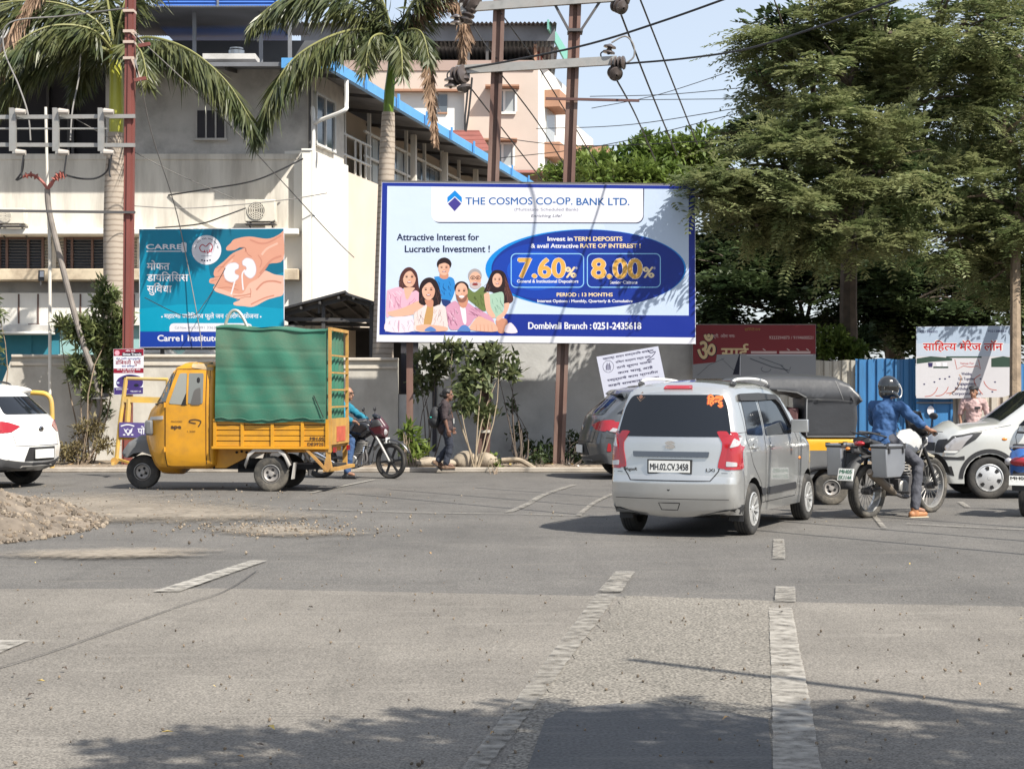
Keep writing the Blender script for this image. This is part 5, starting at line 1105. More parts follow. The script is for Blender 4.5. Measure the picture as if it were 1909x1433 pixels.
# ================================================================ TREES AND PLANTS
import numpy as np
def leaf_mesh(name, o, d, nrm, L, Wd, mat, parent, root, fold=.18):
    """many separate leaf blades: base o, direction d, face normal nrm, length L, width Wd (arrays)"""
    d = d / np.linalg.norm(d, axis=1, keepdims=True); s = np.cross(d, nrm); s /= np.linalg.norm(s, axis=1, keepdims=True) + 1e-9; n2 = np.cross(s, d)
    L = L[:, None]; Wd = Wd[:, None]; k = len(o)
    v = np.empty((k, 4, 3)); mid = o + d * L * .48
    v[:, 0] = o; v[:, 1] = mid + s * Wd * .5 + n2 * Wd * fold; v[:, 2] = o + d * L; v[:, 3] = mid - s * Wd * .5 + n2 * Wd * fold
    me = bpy.data.meshes.new(name); me.vertices.add(k * 4); me.vertices.foreach_set("co", v.reshape(-1).astype(np.float32))
    me.loops.add(k * 4); me.loops.foreach_set("vertex_index", np.arange(k * 4, dtype=np.int32))
    me.polygons.add(k); me.polygons.foreach_set("loop_start", np.arange(0, k * 4, 4, dtype=np.int32)); me.polygons.foreach_set("loop_total", np.full(k, 4, dtype=np.int32))
    me.materials.append(mat); me.update(calc_edges=True); me.validate()
    ob = bpy.data.objects.new(name, me); COL.objects.link(ob)
    if parent: ob.parent = parent; ob.matrix_parent_inverse = Matrix.Translation(-Vector(root.location))
    return ob
def unit(a): return a / (np.linalg.norm(a, axis=-1, keepdims=True) + 1e-9)
def fronds(rng, org, dirs, L, pairs=9, ll=.13, lw=.036, droop=.5):
    """pinnate fronds: returns leaflet arrays"""
    O = []; D = []; Nn = []; LL = []; WW = []
    k = len(org); up = np.array([0, 0, 1.]); side = unit(np.cross(dirs, up) + rng.normal(0, .1, (k, 3))); nrm = unit(np.cross(side, dirs))
    for i in range(pairs):
        t = (i + 1) / pairs
        base = org + dirs * (L * t)[:, None] + np.outer(-(droop * L * t * t), up)
        f = .55 + .9 * sin(pi * min(.95, .25 + .62 * t))
        for s in (-1, 1):
            O.append(base); D.append(unit(side * s + dirs * .55 - up * .10 + rng.normal(0, .16, (k, 3)))); Nn.append(unit(nrm + rng.normal(0, .25, (k, 3)))); LL.append(np.full(k, ll * f * .8) * rng.uniform(.8, 1.2, k)); WW.append(np.full(k, lw) * rng.uniform(.8, 1.3, k))
    return np.concatenate(O), np.concatenate(D), np.concatenate(Nn), np.concatenate(LL), np.concatenate(WW)
def inell(rng, n, c, r, shell=.55):
    q = unit(rng.normal(0, 1, (n, 3))); rad = rng.uniform(shell, 1, n) ** .8
    return np.array(c) + q * np.array(r) * rad[:, None], unit(q / np.array(r))
M_l1 = leafmat("feathery_leaf", (.095, .135, .05), (.315, .325, .155), 1.3, .4)
M_l2 = leafmat("dark_tree_leaf", (.028, .05, .022), (.085, .115, .042), .8, .3)
M_l3 = leafmat("bright_far_leaf", (.07, .12, .02), (.17, .22, .05), .6, .35)
M_l4 = leafmat("shrub_leaf", (.055, .09, .03), (.25, .27, .11), 3., .3, .4, .5)
M_l5 = leafmat("sapling_leaf", (.05, .08, .03), (.24, .26, .12), 4., .3, .4, .5)
M_bark = pm("tree_bark", (.085, .065, .05), .9, var=.3, scale=5, bump=.6, bscale=20)
M_bark2 = pm("pale_bark", (.20, .15, .105), .9, var=.3, scale=5, bump=.6, bscale=20)

def limb(mb, a, b, ra, rb, mat, rng, bend=.12, n=6):
    a = Vector(a); b = Vector(b); L = (b - a).length; pts = []
    off = Vector((rng.uniform(-1, 1), rng.uniform(-1, 1), rng.uniform(0, 1))) * bend * L
    for k in range(n + 1):
        t = k / n; pts.append(a.lerp(b, t) + off * sin(pi * t))
    mb.tube(pts, [ra + (rb - ra) * k / n for k in range(n + 1)], mat, 8)
    return pts
# --- main feathery tree overhanging the right of the billboard
def big_tree(name, label, base, fork, clusters, mat, seed, nfr, Lr, pairs, ll, lw, bark, trunk_r=.28, droop=.45, crownlab=None, out=.75):
    rng = np.random.default_rng(seed); pr_ = random.Random(seed)
    r = thing(name, label, "tree", base); t = MB(); limb(t, base, fork, trunk_r, trunk_r * .75, bark, pr_, .04)
    O = []; Dd = []; Ls = []
    tot = sum(c[3] * c[4] * c[5] for c in clusters) ** 1
    for c in clusters:
        cen = P(c[0], c[1], c[2]); rad = (c[3], c[4], c[5]); k = int(nfr * c[6])
        pts = limb(t, fork, cen, trunk_r * .38, .04, bark, pr_, .14)
        for j in range(5):
            q = Vector(cen) + Vector((pr_.uniform(-1, 1) * c[3], pr_.uniform(-1, 1) * c[4], pr_.uniform(-.6, 1) * c[5])) * .8; limb(t, pts[-2], q, .045, .012, bark, pr_, .12, 4)
        # tight sub-clumps so that the crown shows gaps
        ns = max(4, k // 34); sc, sn = inell(rng, ns, cen, rad, .35)
        idx = rng.integers(0, ns, k); o = sc[idx] + rng.normal(0, 1, (k, 3)) * np.array([.27, .27, .075])
        dd = unit(sn[idx] * out + rng.normal(0, .55, (k, 3)) + np.array([0, 0, .12])); dd[:, 2] *= .35; dd = unit(dd)
        O.append(o); Dd.append(dd); Ls.append(rng.uniform(*Lr, k))
    WB(t, "trunk", r, fixn=False)
    A_ = fronds(rng, np.concatenate(O), np.concatenate(Dd), np.concatenate(Ls), pairs, ll, lw, droop)
    leaf_mesh("crown", *A_, mat, r, r); return r
cl = [ # px, py, d, rx, ry, rz, share
    (1450, 60, 36.5, .7, 1.2, .8, .06), (1550, 110, 36, 1.1, 1.4, 1.0, .09), (1420, 150, 37.5, .35, .6, .5, .02), (1660, 60, 36, 1.3, 1.5, 1.1, .09), (1800, 40, 36, 1.3, 1.5, 1.1, .08), (1560, 240, 35.6, 1.2, 1.3, .7, .09), (1460, 290, 35.0, 1.0, 1.2, .6, .08), (1370, 330, 34.6, .7, 1.0, .45, .055), (1300, 365, 33.8, .32, .4, .16, .016), (1500, 390, 34.8, 1.3, 1.2, .6, .09), (1640, 320, 35, 1.3, 1.3, .9, .1), (1410, 420, 34.8, .7, .9, .3, .04), (1590, 450, 35.2, 1.2, 1.2, .5, .07), (1520, -90, 36.5, 1.3, 1.6, 1.0, .05), (1740, 180, 36.5, 1.2, 1.3, .9, .08)]
big_tree("rain_tree", "big feathery leaved tree overhanging the right end of the bank billboard", P(1600, 870, 40.5) * 1.0, P(1585, 420, 39.0), cl, M_l1, 3, 4700, (.4, .8), 10, .155, .046, M_bark, .24, .24)
cl = [(1850, 230, 37.5, 1.2, 1.4, 1.0, .2), (1890, 90, 38, 1.3, 1.5, 1.2, .17), (1830, 360, 36.8, 1.1, 1.2, .7, .2), (1760, 450, 36.8, 1.0, 1.0, .5, .14), (1920, 420, 36.5, 1.0, 1.2, .7, .14), (1960, 250, 37, 1.1, 1.2, .9, .09), (1880, 520, 37, .8, .8, .4, .1)]
big_tree("rain_tree", "olive leaved tree rising beside the trunk at the far right edge", G(1893, 876).to_3d(), P(1893, 400, 36.6), cl, M_l1, 9, 2300, (.4, .8), 10, .155, .046, M_bark2, .13, .24)
# --- dark mass of trees behind
cl = [(1440, 270, 45, 1.0, 1.5, 1.0, .06), (1560, 120, 46, 2.4, 1.6, 2.4, .16), (1780, 120, 46, 2.6, 1.6, 2.6, .18), (1480, 430, 44, 2.2, 1.4, 1.4, .14), (1700, 420, 44.5, 2.4, 1.4, 1.8, .2), (1640, 330, 44, 1.2, 1, .9, .1), (1900, 400, 44.5, 2.2, 1.4, 1.8, .12), (1370, 480, 44, 1.2, 1.2, 1.2, .1), (1430, 60, 47, .3, .8, .5, .01)]
big_tree("shade_tree", "dark dense tree filling the gaps behind the feathery trees", G(1700, 835).to_3d(), P(1650, 430, 46), cl, M_l2, 21, 4200, (.5, .9), 6, .26, .12, M_bark, .3, .4)
cl = [(1340, 500, 43, 1.2, .8, .7, .16), (1450, 500, 43.5, 1.3, .8, .7, .16), (1570, 490, 43.5, 1.3, .8, .7, .16), (1690, 500, 43.5, 1.3, .8, .7, .16), (1810, 500, 43.5, 1.3, .8, .7, .16), (1900, 540, 43, 1.2, .8, .8, .16), (1640, 600, 42.5, 1.1, .8, .6, .16), (1800, 640, 42, 1.2, .8, .5, .16), (1350, 560, 42, 1.0, .8, .6, .15), (1460, 570, 42, 1.1, .8, .6, .15), (1610, 560, 42, 1.3, .9, .8, .2), (1760, 560, 42, 1.3, .9, .8, .2), (1880, 580, 42, 1.2, .9, .8, .15), (1550, 660, 40.5, 1.0, .6, .5, .15)]
big_tree("shade_tree", "low shaded tree just above the tin fence between the two boards", G(1500, 840).to_3d(), P(1500, 620, 43), cl, M_l2, 31, 1700, (.4, .7), 6, .2, .1, M_bark, .14, .4)
# sunlit bush over the grey fence
def leafy(name, label, cat, base, blobs, mat, seed, L, Wd, stems, bark=M_bark, stem_r=.02, clump=.12, per=12, flat=.4):
    rng = np.random.default_rng(seed); pr_ = random.Random(seed); r = thing(name, label, cat, base); t = MB()
    O = []; D = []; Nn = []
    for (px, py, d, rx, ry, rz, n) in blobs:
        c = P(px, py, d); o, nn = inell(rng, n, c, (rx, ry, rz), .2)
        for i in range(n):
            tw = o[i]; k = rng.integers(max(3, per // 2), per + 1)
            dd = unit(nn[i] * .4 + rng.normal(0, .7, (k, 3)) + np.array([0, 0, .1]))
            O.append(tw + rng.normal(0, clump * .35, (k, 3))); D.append(dd); Nn.append(unit(np.array([0, 0, 1.]) + rng.normal(0, flat, (k, 3))))
        if stems:
            for j in range(stems):
                q = o[rng.integers(0, n)]; limb(t, Vector(base) + Vector((pr_.uniform(-.08, .08), 0, 0)), q, stem_r, stem_r * .3, bark, pr_, .1, 5)
    if stems: WB(t, "stem", r, fixn=False)
    O = np.concatenate(O); D = np.concatenate(D); Nn = np.concatenate(Nn); k = len(O)
    leaf_mesh("foliage", O, D, Nn, rng.uniform(*L, k), rng.uniform(*Wd, k), mat, r, r); return r
leafy("bush", "sunlit yellow green bush peeping over the grey tin fence", "bush", G(1558, 850).to_3d(), [(1545, 640, 39.5, .55, .35, .38, 130), (1585, 655, 39.5, .4, .3, .25, 60)], M_l3, 4, (.10, .2), (.05, .09), 6)
leafy("tree", "bright green far tree behind the top edge of the billboard, right of the brown poles", "tree", (XA(1190, 62), 62, 0), [(1130, 320, 62, 1.2, 1, .7, 220), (1230, 300, 62, 1.6, 1.2, .9, 300), (1205, 268, 62, .35, .3, .35, 30), (1310, 290, 62, 1.2, 1, 1.0, 200), (1190, 330, 60, 2, 1, .6, 250)], M_l3, 14, (.18, .34), (.09, .16), 5, M_bark, .09, .3, 14)
leafy("tree", "far bright green tree between the left brown pole and the flats", "tree", (XA(1075, 70), 70, 0), [(1060, 330, 70, 1.3, 1, .5, 130), (1100, 310, 70, .9, .8, .6, 110)], M_l3, 15, (.2, .36), (.1, .17), 3, M_bark, .09, .3, 12)
# --- left bush and weeds
leafy("bush", "leafy bush with long leaves growing over the wall behind the grey riser cable", "bush", G(165, 872).to_3d(), [(195, 560, 36.0, .32, .25, .45, 60), (165, 620, 35.9, .5, .3, .4, 110), (200, 640, 35.9, .45, .3, .4, 90), (150, 690, 35.8, .25, .25, .3, 45), (200, 700, 35.8, .4, .25, .35, 80), (175, 735, 35.7, .25, .2, .25, 35), (225, 600, 36, .2, .2, .5, 45), (120, 605, 36, .15, .15, .15, 16)], M_l4, 5, (.13, .27), (.04, .075), 1, M_bark2, .02, .12, 13)
leafy("weed_clump", "dry weeds at the wall foot under the riser cable", "weeds", G(150, 875).to_3d(), [(165, 800, 35.2, .35, .2, .25, 40), (130, 845, 34.8, .35, .2, .2, 50), (190, 825, 35, .3, .2, .2, 24)], leafmat("dry_weed_leaf", (.10, .075, .035), (.26, .22, .11), 3, .2), 6, (.08, .2), (.02, .05), 4, M_bark2, .009)
leafy("weed_clump", "dark sprig of leaves hanging on the wall beside the barricade", "weeds", P(198, 775, 36.4), [(198, 770, 36.4, .1, .05, .12, 7)], M_l2, 8, (.12, .2), (.03, .05), 2, M_bark, .008)
leafy("bush", "leaves of a bush just entering the left edge of the picture", "bush", G(-30, 872).to_3d(), [(-12, 570, 36, .22, .2, .35, 30), (-10, 665, 36, .2, .2, .25, 24), (-40, 620, 36, .4, .3, .6, 60)], M_l4, 7, (.12, .24), (.04, .07), 5, M_bark2, .02)
# --- sapling under the billboard
leafy("sapling", "broad leaved sapling with three thin pale stems under the billboard", "sapling", G(885, 880).to_3d(), [(880, 700, 34.2, .5, .25, .32, 42), (915, 665, 34.3, .5, .25, .2, 28), (870, 745, 34.0, .3, .2, .25, 26), (850, 655, 34.3, .4, .2, .16, 20), (950, 690, 34.3, .25, .15, .15, 14), (905, 770, 34.1, .15, .15, .2, 12)], M_l5, 10, (.14, .28), (.07, .13), 1, pm("pale_stem", (.24, .19, .13), .8), .018, .15, 9, .6)
leafy("sapling", "dark leaved shrub in the shade left of the woman's head", "sapling", G(795, 876).to_3d(), [(800, 670, 35.6, .4, .2, .3, 34), (785, 715, 35.5, .25, .15, .3, 26), (820, 690, 35.6, .2, .2, .2, 20)], M_l5, 11, (.13, .24), (.06, .11), 2, M_bark, .014, .15, 9, .6)
leafy("climber", "sparse dark climbing stem with few leaves on the grey wall", "climber", G(972, 876).to_3d(), [(945, 700, 36, .2, .1, .12, 6), (952, 760, 36, .12, .08, .2, 8), (965, 810, 35.9, .25, .1, .2, 12), (985, 845, 35.6, .25, .15, .15, 16), (1000, 830, 36, .25, .1, .12, 8)], M_l2, 12, (.1, .19), (.06, .1), 4, M_bark, .016, .1, 5)
leafy("potted_weed", "yellow green broad weeds growing by the thin steel post", "weeds", G(768, 880).to_3d(), [(765, 830, 34.2, .22, .18, .28, 26), (775, 858, 34.0, .24, .18, .15, 20), (757, 800, 34.2, .1, .1, .1, 6)], M_l3, 13, (.16, .30), (.05, .085), 6, M_bark2, .01, .1, 8, .8)
leafy("weed_clump", "low dark creeper spreading at the wall foot left of the dark grey car", "weeds", G(1060, 878).to_3d(), [(1020, 850, 35.4, .35, .25, .2, 40), (1075, 830, 35.6, .4, .25, .3, 70), (1060, 862, 35, .5, .3, .15, 60), (1110, 840, 35.6, .35, .2, .3, 50)], M_l2, 16, (.07, .15), (.03, .06), 8, M_bark, .008)
leafy("weed_clump", "small pale green tuft beside the stones at the brown pole", "weeds", G(922, 884).to_3d(), [(918, 862, 33.9, .2, .15, .13, 22)], M_l3, 17, (.07, .14), (.03, .06), 5, M_bark2, .008)
leafy("weed_clump", "dark stalks with leaves beside the right brown pole", "weeds", G(1010, 880).to_3d(), [(1000, 855, 34.4, .12, .1, .2, 12)], M_l2, 18, (.07, .14), (.03, .06), 5, M_bark, .008)
# --- stones at the foot of the pole
M_rock = pm("verge_rock", (.30, .25, .19), .95, var=.25, scale=5, bump=.6, bscale=14)
for (px, py, rx, rz, lab) in ((870, 876, .27, .2, "large brown stone left of the brown pole foot"), (905, 876, .25, .18, "large brown stone right of the brown pole foot"), (795, 880, .3, .12, "low heap of earth and stone behind the woman's feet"), (838, 884, .2, .09, "flat stone in front of the woman's feet")):
    m = MB(); c = P(px, py, 33.9); c.z = .12 + rz * .35; m.ell((0, 0, 0), (rx, .2, rz), M_rock, None, 18, 12); R_ = random.Random(px); ph = [R_.uniform(0, 6) for _ in range(6)]
    m.v = [tuple(Vector(v) * (1 + .13 * sin(9 * v[0] + ph[0]) * cos(11 * v[2] + ph[1]) + .08 * sin(17 * v[1] + 13 * v[0] + ph[2]))) for v in m.v]
    tag(m.build("stone", loc=c, smooth=50), lab, "stone")
m = MB(); m.tube(spline([P(935, 858, 34), P(965, 857, 34), P(985, 866, 33.9), P(1002, 878, 33.8)], 5), .05, pm("dry_log", (.28, .23, .17), .9, var=.3), 8); tag(m.build("fallen_branch"), "bare fallen branch lying on the verge right of the stones", "branch")

# --- royal palms
M_pl = leafmat("palm_leaflet", (.035, .055, .02), (.13, .135, .05), 1.5, .25, .4, .5)
M_pd = leafmat("dead_palm_leaflet", (.20, .13, .085), (.40, .28, .20), 1.2, .2, .8, .1)
M_ptr = bpy.data.materials.new("palm_trunk"); M_ptr.use_nodes = True
_t = M_ptr.node_tree; _b = _t.nodes["Principled BSDF"]; _b.inputs["Roughness"].default_value = .9
_tcc = _t.nodes.new("ShaderNodeTexCoord"); _wv = _t.nodes.new("ShaderNodeTexWave"); _wv.bands_direction = 'Z'; _wv.inputs["Scale"].default_value = 2.6; _wv.inputs["Distortion"].default_value = 1.2; _wv.inputs["Detail"].default_value = 4; _wv.inputs["Detail Scale"].default_value = 3
_rp = _t.nodes.new("ShaderNodeValToRGB"); _rp.color_ramp.elements[0].color = (.24, .195, .155, 1); _rp.color_ramp.elements[1].color = (.37, .315, .26, 1); _rp.color_ramp.elements[0].position = .0; _rp.color_ramp.elements[1].position = .35
_t.links.new(_tcc.outputs["Object"], _wv.inputs[0]); _t.links.new(_wv.outputs[0], _rp.inputs[0]); _t.links.new(_rp.outputs[0], _b.inputs["Base Color"])
_bp = _t.nodes.new("ShaderNodeBump"); _bp.inputs["Strength"].default_value = .5; _t.links.new(_wv.outputs[0], _bp.inputs["Height"]); _t.links.new(_bp.outputs[0], _b.inputs["Normal"])
M_pst = pm("palm_petiole", (.20, .20, .07), .6)
def palm(label, prof, shaft, cs, cs_col, fr_list, seed, d):
    """prof / shaft: (px, py, width px); fr_list: (pts[(px,py,d)...], leaflet length, density, dead)"""
    r = thing("royal_palm", label, "palm tree", (XA(prof[0][0], d), d, 0)); k = F / d
    m = MB(); m.tube([P(x, y, d) for x, y, w in prof], [w / 2 / k for x, y, w in prof], M_ptr, 20); WB(m, "trunk", r)
    m = MB(); m.tube([P(x, y, d) for x, y, w in shaft], [w / 2 / k for x, y, w in shaft], pm(cs, cs_col, .35, var=.2, scale=2, stretch=(1, 1, .3)), 20); WB(m, "crownshaft", r)
    rng = np.random.default_rng(seed); up = np.array([0, 0, 1.])
    for (pts, ll, n, dead) in fr_list:
        p = spline([P(*q) for q in pts], 12); A_ = np.array([tuple(q) for q in p]); s_ = np.concatenate([[0], np.cumsum(np.linalg.norm(np.diff(A_, axis=0), axis=1))]); n = int(n * 1.5); tt = np.linspace(.14, 1, n) * s_[-1]
        C = np.stack([np.interp(tt, s_, A_[:, i]) for i in range(3)], 1); T = unit(np.gradient(C, axis=0)); f = np.linspace(.14, 1, n)
        sd_ = unit(np.cross(T, up) + 1e-3); O = []; D = []; Nn = []; LL = []; WW = []
        for s in (-1, 1):
            for rep in range(2):
                O.append(C + rng.normal(0, .012, C.shape)); D.append(unit(sd_ * s * rng.uniform(.25, .9, (n, 1)) + T * .55 - up * rng.uniform(.45, 1.5, (n, 1)) + rng.normal(0, .16, C.shape))); Nn.append(unit(rng.normal(0, .6, C.shape) + up * .3 - np.array([0, .6, 0]))); LL.append(ll * (.55 + .75 * np.sin(pi * np.clip(f, 0, .92))) * rng.uniform(.75, 1.15, n)); WW.append(rng.uniform(.04, .065, n))
        mt = M_pd if dead else M_pl
        m = MB(); m.tube(p, [.035 * (1 - .85 * i / (len(p) - 1)) + .004 for i in range(len(p))], M_pst if not dead else M_pd, 6); st = WB(m, "frond", r)
        # blades bend: two segments
        o_ = np.concatenate(O); d_ = np.concatenate(D); n_ = np.concatenate(Nn); l_ = np.concatenate(LL); w_ = np.concatenate(WW)
        a = leaf_mesh("leaflets", o_, d_, n_, l_, w_, mt, None, r); a.parent = st
LPD = 37.6
palm("left royal palm with grey ringed trunk and yellow green shaft behind the red oxide pole", [(214, 880, 46), (214, 560, 42), (213, 420, 40), (215, 330, 39), (216, 285, 33), (217, 248, 31)], [(217, 250, 26), (217, 200, 27), (217, 150, 25), (214, 108, 22), (212, 85, 14)], "yellow_crownshaft", (.40, .40, .05), [
    ([(215, 100, LPD), (270, 70, 37.2), (350, 92, 36.8), (420, 150, 36.6), (468, 225, 36.4)], .95, 110, False),
    ([(215, 100, LPD), (150, 80, 37.4), (70, 105, 37.2), (0, 165, 37), (-40, 220, 37)], .85, 90, False),
    ([(214, 100, LPD), (180, 40, 37.4), (100, 5, 37.2), (-20, 10, 37), (-100, 60, 36.8)], .85, 90, False),
    ([(214, 95, LPD), (235, 0, 37.7), (280, -60, 38), (360, -90, 38.4)], .8, 70, False),
    ([(214, 95, LPD), (205, 30, 37.8), (190, -40, 38), (160, -100, 38)], .7, 60, False),
    ([(214, 100, LPD), (170, 55, 37), (90, 50, 36.6), (10, 95, 36.3), (-60, 160, 36)], .8, 80, False),
    ([(214, 95, LPD), (150, 15, 38), (60, -40, 38.2), (-50, -40, 38.4)], .9, 80, False),
    ([(120, -60, 37), (60, -10, 36.8), (20, 60, 36.6), (5, 120, 36.5)], .6, 60, True),
    ([(214, 105, LPD), (235, 80, 36.9), (262, 95, 36.3), (275, 150, 35.9)], .6, 50, False),
    ([(214, 105, LPD), (190, 85, 38.2), (160, 110, 38.6), (140, 170, 38.8)], .7, 55, False)], 41, LPD)
RPD = 38.4
palm("right royal palm with bright green shaft rising behind the bank billboard", [(712, 880, 44), (714, 670, 40), (716, 500, 34), (720, 340, 30), (722, 280, 29), (724, 210, 24)], [(724, 212, 20), (726, 170, 19), (730, 130, 16), (732, 100, 14), (733, 80, 8)], "green_crownshaft", (.13, .22, .02), [
    ([(732, 90, RPD), (680, 55, 38), (600, 75, 37.4), (530, 130, 37), (480, 240, 36.7)], .95, 110, False),
    ([(732, 90, RPD), (690, 20, 38.3), (620, -20, 38), (540, -10, 37.8), (470, 40, 37.6)], .85, 90, False),
    ([(732, 90, RPD), (720, 20, 38.4), (690, -50, 38.4)], .7, 50, False),
    ([(732, 90, RPD), (760, 20, 38.2), (800, -30, 38), (850, -40, 38)], .75, 60, False),
    ([(732, 95, RPD), (752, 60, 37.8), (785, 60, 37.3), (800, 110, 36.9)], .55, 40, False),
    ([(732, 95, RPD), (715, 65, 37.7), (690, 75, 37.2), (682, 125, 36.9)], .6, 42, False),
    ([(732, 95, RPD), (738, 70, 37.4), (748, 95, 36.8), (750, 140, 36.5)], .5, 34, False),
    ([(734, 100, RPD), (765, 62, 38.4), (795, 85, 38.4), (803, 170, 38.3), (812, 262, 38.2)], .32, 70, True),
    ([(734, 95, RPD), (790, 5, 38.2), (845, 0, 38), (866, 40, 37.9), (862, 110, 37.8)], .42, 60, True)], 42, RPD)
# --- roadside tree out of frame whose crown shades the near road
rng = np.random.default_rng(77); pr_ = random.Random(77)
r = thing("roadside_tree", "roadside tree on the near right pavement", "tree", (6.2, 1.5, 0)); t = MB(); fk = Vector((5.6, 1.6, 3.6)); limb(t, (6.2, 1.5, 0), fk, .2, .16, M_bark, pr_, .03)
O = []; Dd = []
for (c, rad, k) in (((3.75, 4.75, 5.3), (1.0, .55, .4), 130), ((2.55, 4.2, 5.2), (.9, .6, .4), 110), ((5.3, 4.6, 5.6), (1.2, .6, .5), 120), ((4.5, 3.6, 5.9), (1.9, .7, .6), 240), ((2.2, 3.3, 5.3), (1.4, .6, .4), 160), ((6.4, 3.9, 5.6), (1.0, .8, .5), 90), ((3.6, 2.6, 5.6), (2.2, .8, .5), 240)):
    limb(t, fk, c, .08, .02, M_bark, pr_); q, n_ = inell(rng, k, c, rad, .2); O.append(q); Dd.append(unit(n_ * .5 + rng.normal(0, .6, (k, 3))))
WB(t, "trunk", r, fixn=False); O = np.concatenate(O); leaf_mesh("crown", *fronds(rng, O, np.concatenate(Dd), rng.uniform(.35, .6, len(O)), 7, .15, .05, .4), M_l1, r, r)
# ================================================================ VEHICLES
def carshell(sil, w0, r=.09, crown=None, step=.09, paint=None, dark=None, matf=None, nrim=12):
    """solid body from a side outline: sil = [(x, z, tag of the edge that follows)], tag b body / a wheel arch / u underside"""
    Pt = []; T = []
    for i, (x, z, t) in enumerate(sil):
        x2, z2, _ = sil[(i + 1) % len(sil)]; L = math.hypot(x2 - x, z2 - z); n = max(1, int(round(L / step)))
        for k in range(n): Pt.append((x + (x2 - x) * k / n, z + (z2 - z) * k / n)); T.append(t)
    N = len(Pt); area = sum(Pt[i][0] * Pt[(i + 1) % N][1] - Pt[(i + 1) % N][0] * Pt[i][1] for i in range(N))
    sg = 1 if area > 0 else -1
    def en(i):
        a = Pt[i % N]; b = Pt[(i + 1) % N]; d = Vector((b[0] - a[0], b[1] - a[1])); d = d.normalized() if d.length > 0 else d
        return Vector((d.y, -d.x)) * sg
    isb = [T[i] == 'b' and T[i - 1] == 'b' for i in range(N)]
    nv = [(en(i) + en(i - 1)).normalized() for i in range(N)]
    bm = bmesh.new(); ring = [bm.verts.new((p[0], 0, p[1])) for p in Pt]
    prev = ring
    for d in (r * .12, r * .4, r * 1.02):
        cur = [bm.verts.new((Pt[i][0] - nv[i].x * d, 0, Pt[i][1] - nv[i].y * d)) if isb[i] else ring[i] for i in range(N)]
        for i in range(N):
            j = (i + 1) % N; q = []
            for v in (prev[i], prev[j], cur[j], cur[i]):
                if v not in q: q.append(v)
            if len(q) >= 3:
                try: bm.faces.new(q)
                except ValueError: pass
        prev = cur
    loop = []
    for v in prev:
        if v not in loop: loop.append(v)
    k_ = len(loop); res = delaunay_2d_cdt([Vector((v.co.x, v.co.z)) for v in loop], [(i, (i + 1) % k_) for i in range(k_)], [list(range(k_))], 1, 1e-6)
    new = [loop[o_[0]] if o_ else bm.verts.new((c_.x, 0, c_.y)) for c_, o_ in zip(res[0], res[3])]
    for t_ in res[2]:
        try: bm.faces.new([new[i] for i in t_])
        except ValueError: pass
    xs = [p[0] for p in Pt]; zs_ = [p[1] for p in Pt]
    for ax, lo, hi in ((0, min(xs), max(xs)), (2, min(zs_), max(zs_))):
        k = lo + step * .97
        while k < hi:
            co = [0, 0, 0]; no = [0, 0, 0]; co[ax] = k; no[ax] = 1
            bmesh.ops.bisect_plane(bm, geom=bm.verts[:] + bm.edges[:] + bm.faces[:], dist=1e-5, plane_co=co, plane_no=no); k += step
    bmesh.ops.remove_doubles(bm, verts=bm.verts, dist=1e-5)
    segs = [(Vector(Pt[i]), Vector(Pt[(i + 1) % N]), T[i]) for i in range(N)]
    def dist(p, tagf):
        best = 9.; bt = None
        for a, b, t in segs:
            if tagf and t != tagf: continue
            d = b - a; L2 = d.length_squared; u = max(0, min(1, (p - a).dot(d) / L2)) if L2 > 0 else 0; q = (a + d * u - p).length
            if q < best: best = q; bt = t
        return best, bt
    bm.verts.ensure_lookup_table(); bm.verts.index_update()
    W_ = []
    for v in bm.verts:
        p = Vector((v.co.x, v.co.z)); d, _ = dist(p, 'b'); w = w0(p.x, p.y)
        if d < r: w -= r * (1 - sqrt(max(0, 1 - (1 - d / r) ** 2)))
        W_.append(w)
    mb = MB(); n = len(bm.verts); V = []; Fs = []; Ms = []
    V += [(v.co.x, W_[v.index], v.co.z) for v in bm.verts]; V += [(v.co.x, -W_[v.index], v.co.z) for v in bm.verts]
    getm = lambda c: (matf(c) if matf else None) or paint
    for f in bm.faces:
        ids = [v.index for v in f.verts]; Fs.append(tuple(ids)); Ms.append(getm(Vector((f.calc_center_median().x, .5, f.calc_center_median().z))))
        Fs.append(tuple(n + i for i in ids[::-1])); Ms.append(Ms[-1])
    bnd = [e for e in bm.edges if len(e.link_faces) == 1]; vn = {}; etag = {}
    for e in bnd:
        a, b = e.verts; mid_ = Vector(((a.co.x + b.co.x) / 2, (a.co.z + b.co.z) / 2)); etag[e.index] = dist(mid_, None)[1]
        d = Vector((b.co.x - a.co.x, b.co.z - a.co.z)); nn = Vector((d.y, -d.x)).normalized(); fc = e.link_faces[0].calc_center_median(); 
        if nn.dot(Vector((fc.x, fc.z)) - mid_) > 0: nn = -nn
        for v in (a, b): vn.setdefault(v.index, []).append((nn, etag[e.index]))
    rim = {}
    for vi, l in vn.items():
        v = bm.verts[vi]; nn = sum((q[0] for q in l), Vector((0, 0))); nn = nn.normalized() if nn.length > 0 else nn; allb = all(q[1] == 'b' for q in l); ids = [vi]
        for k in range(1, nrim):
            u = 1 - 2 * k / nrim; u = math.copysign(abs(u) ** .8, u); c = (crown(v.co.x, v.co.z) if crown else .03) * (1 - u * u) if allb else 0
            V.append((v.co.x + nn.x * c, W_[vi] * u, v.co.z + nn.y * c)); ids.append(len(V) - 1)
        ids.append(n + vi); rim[vi] = ids
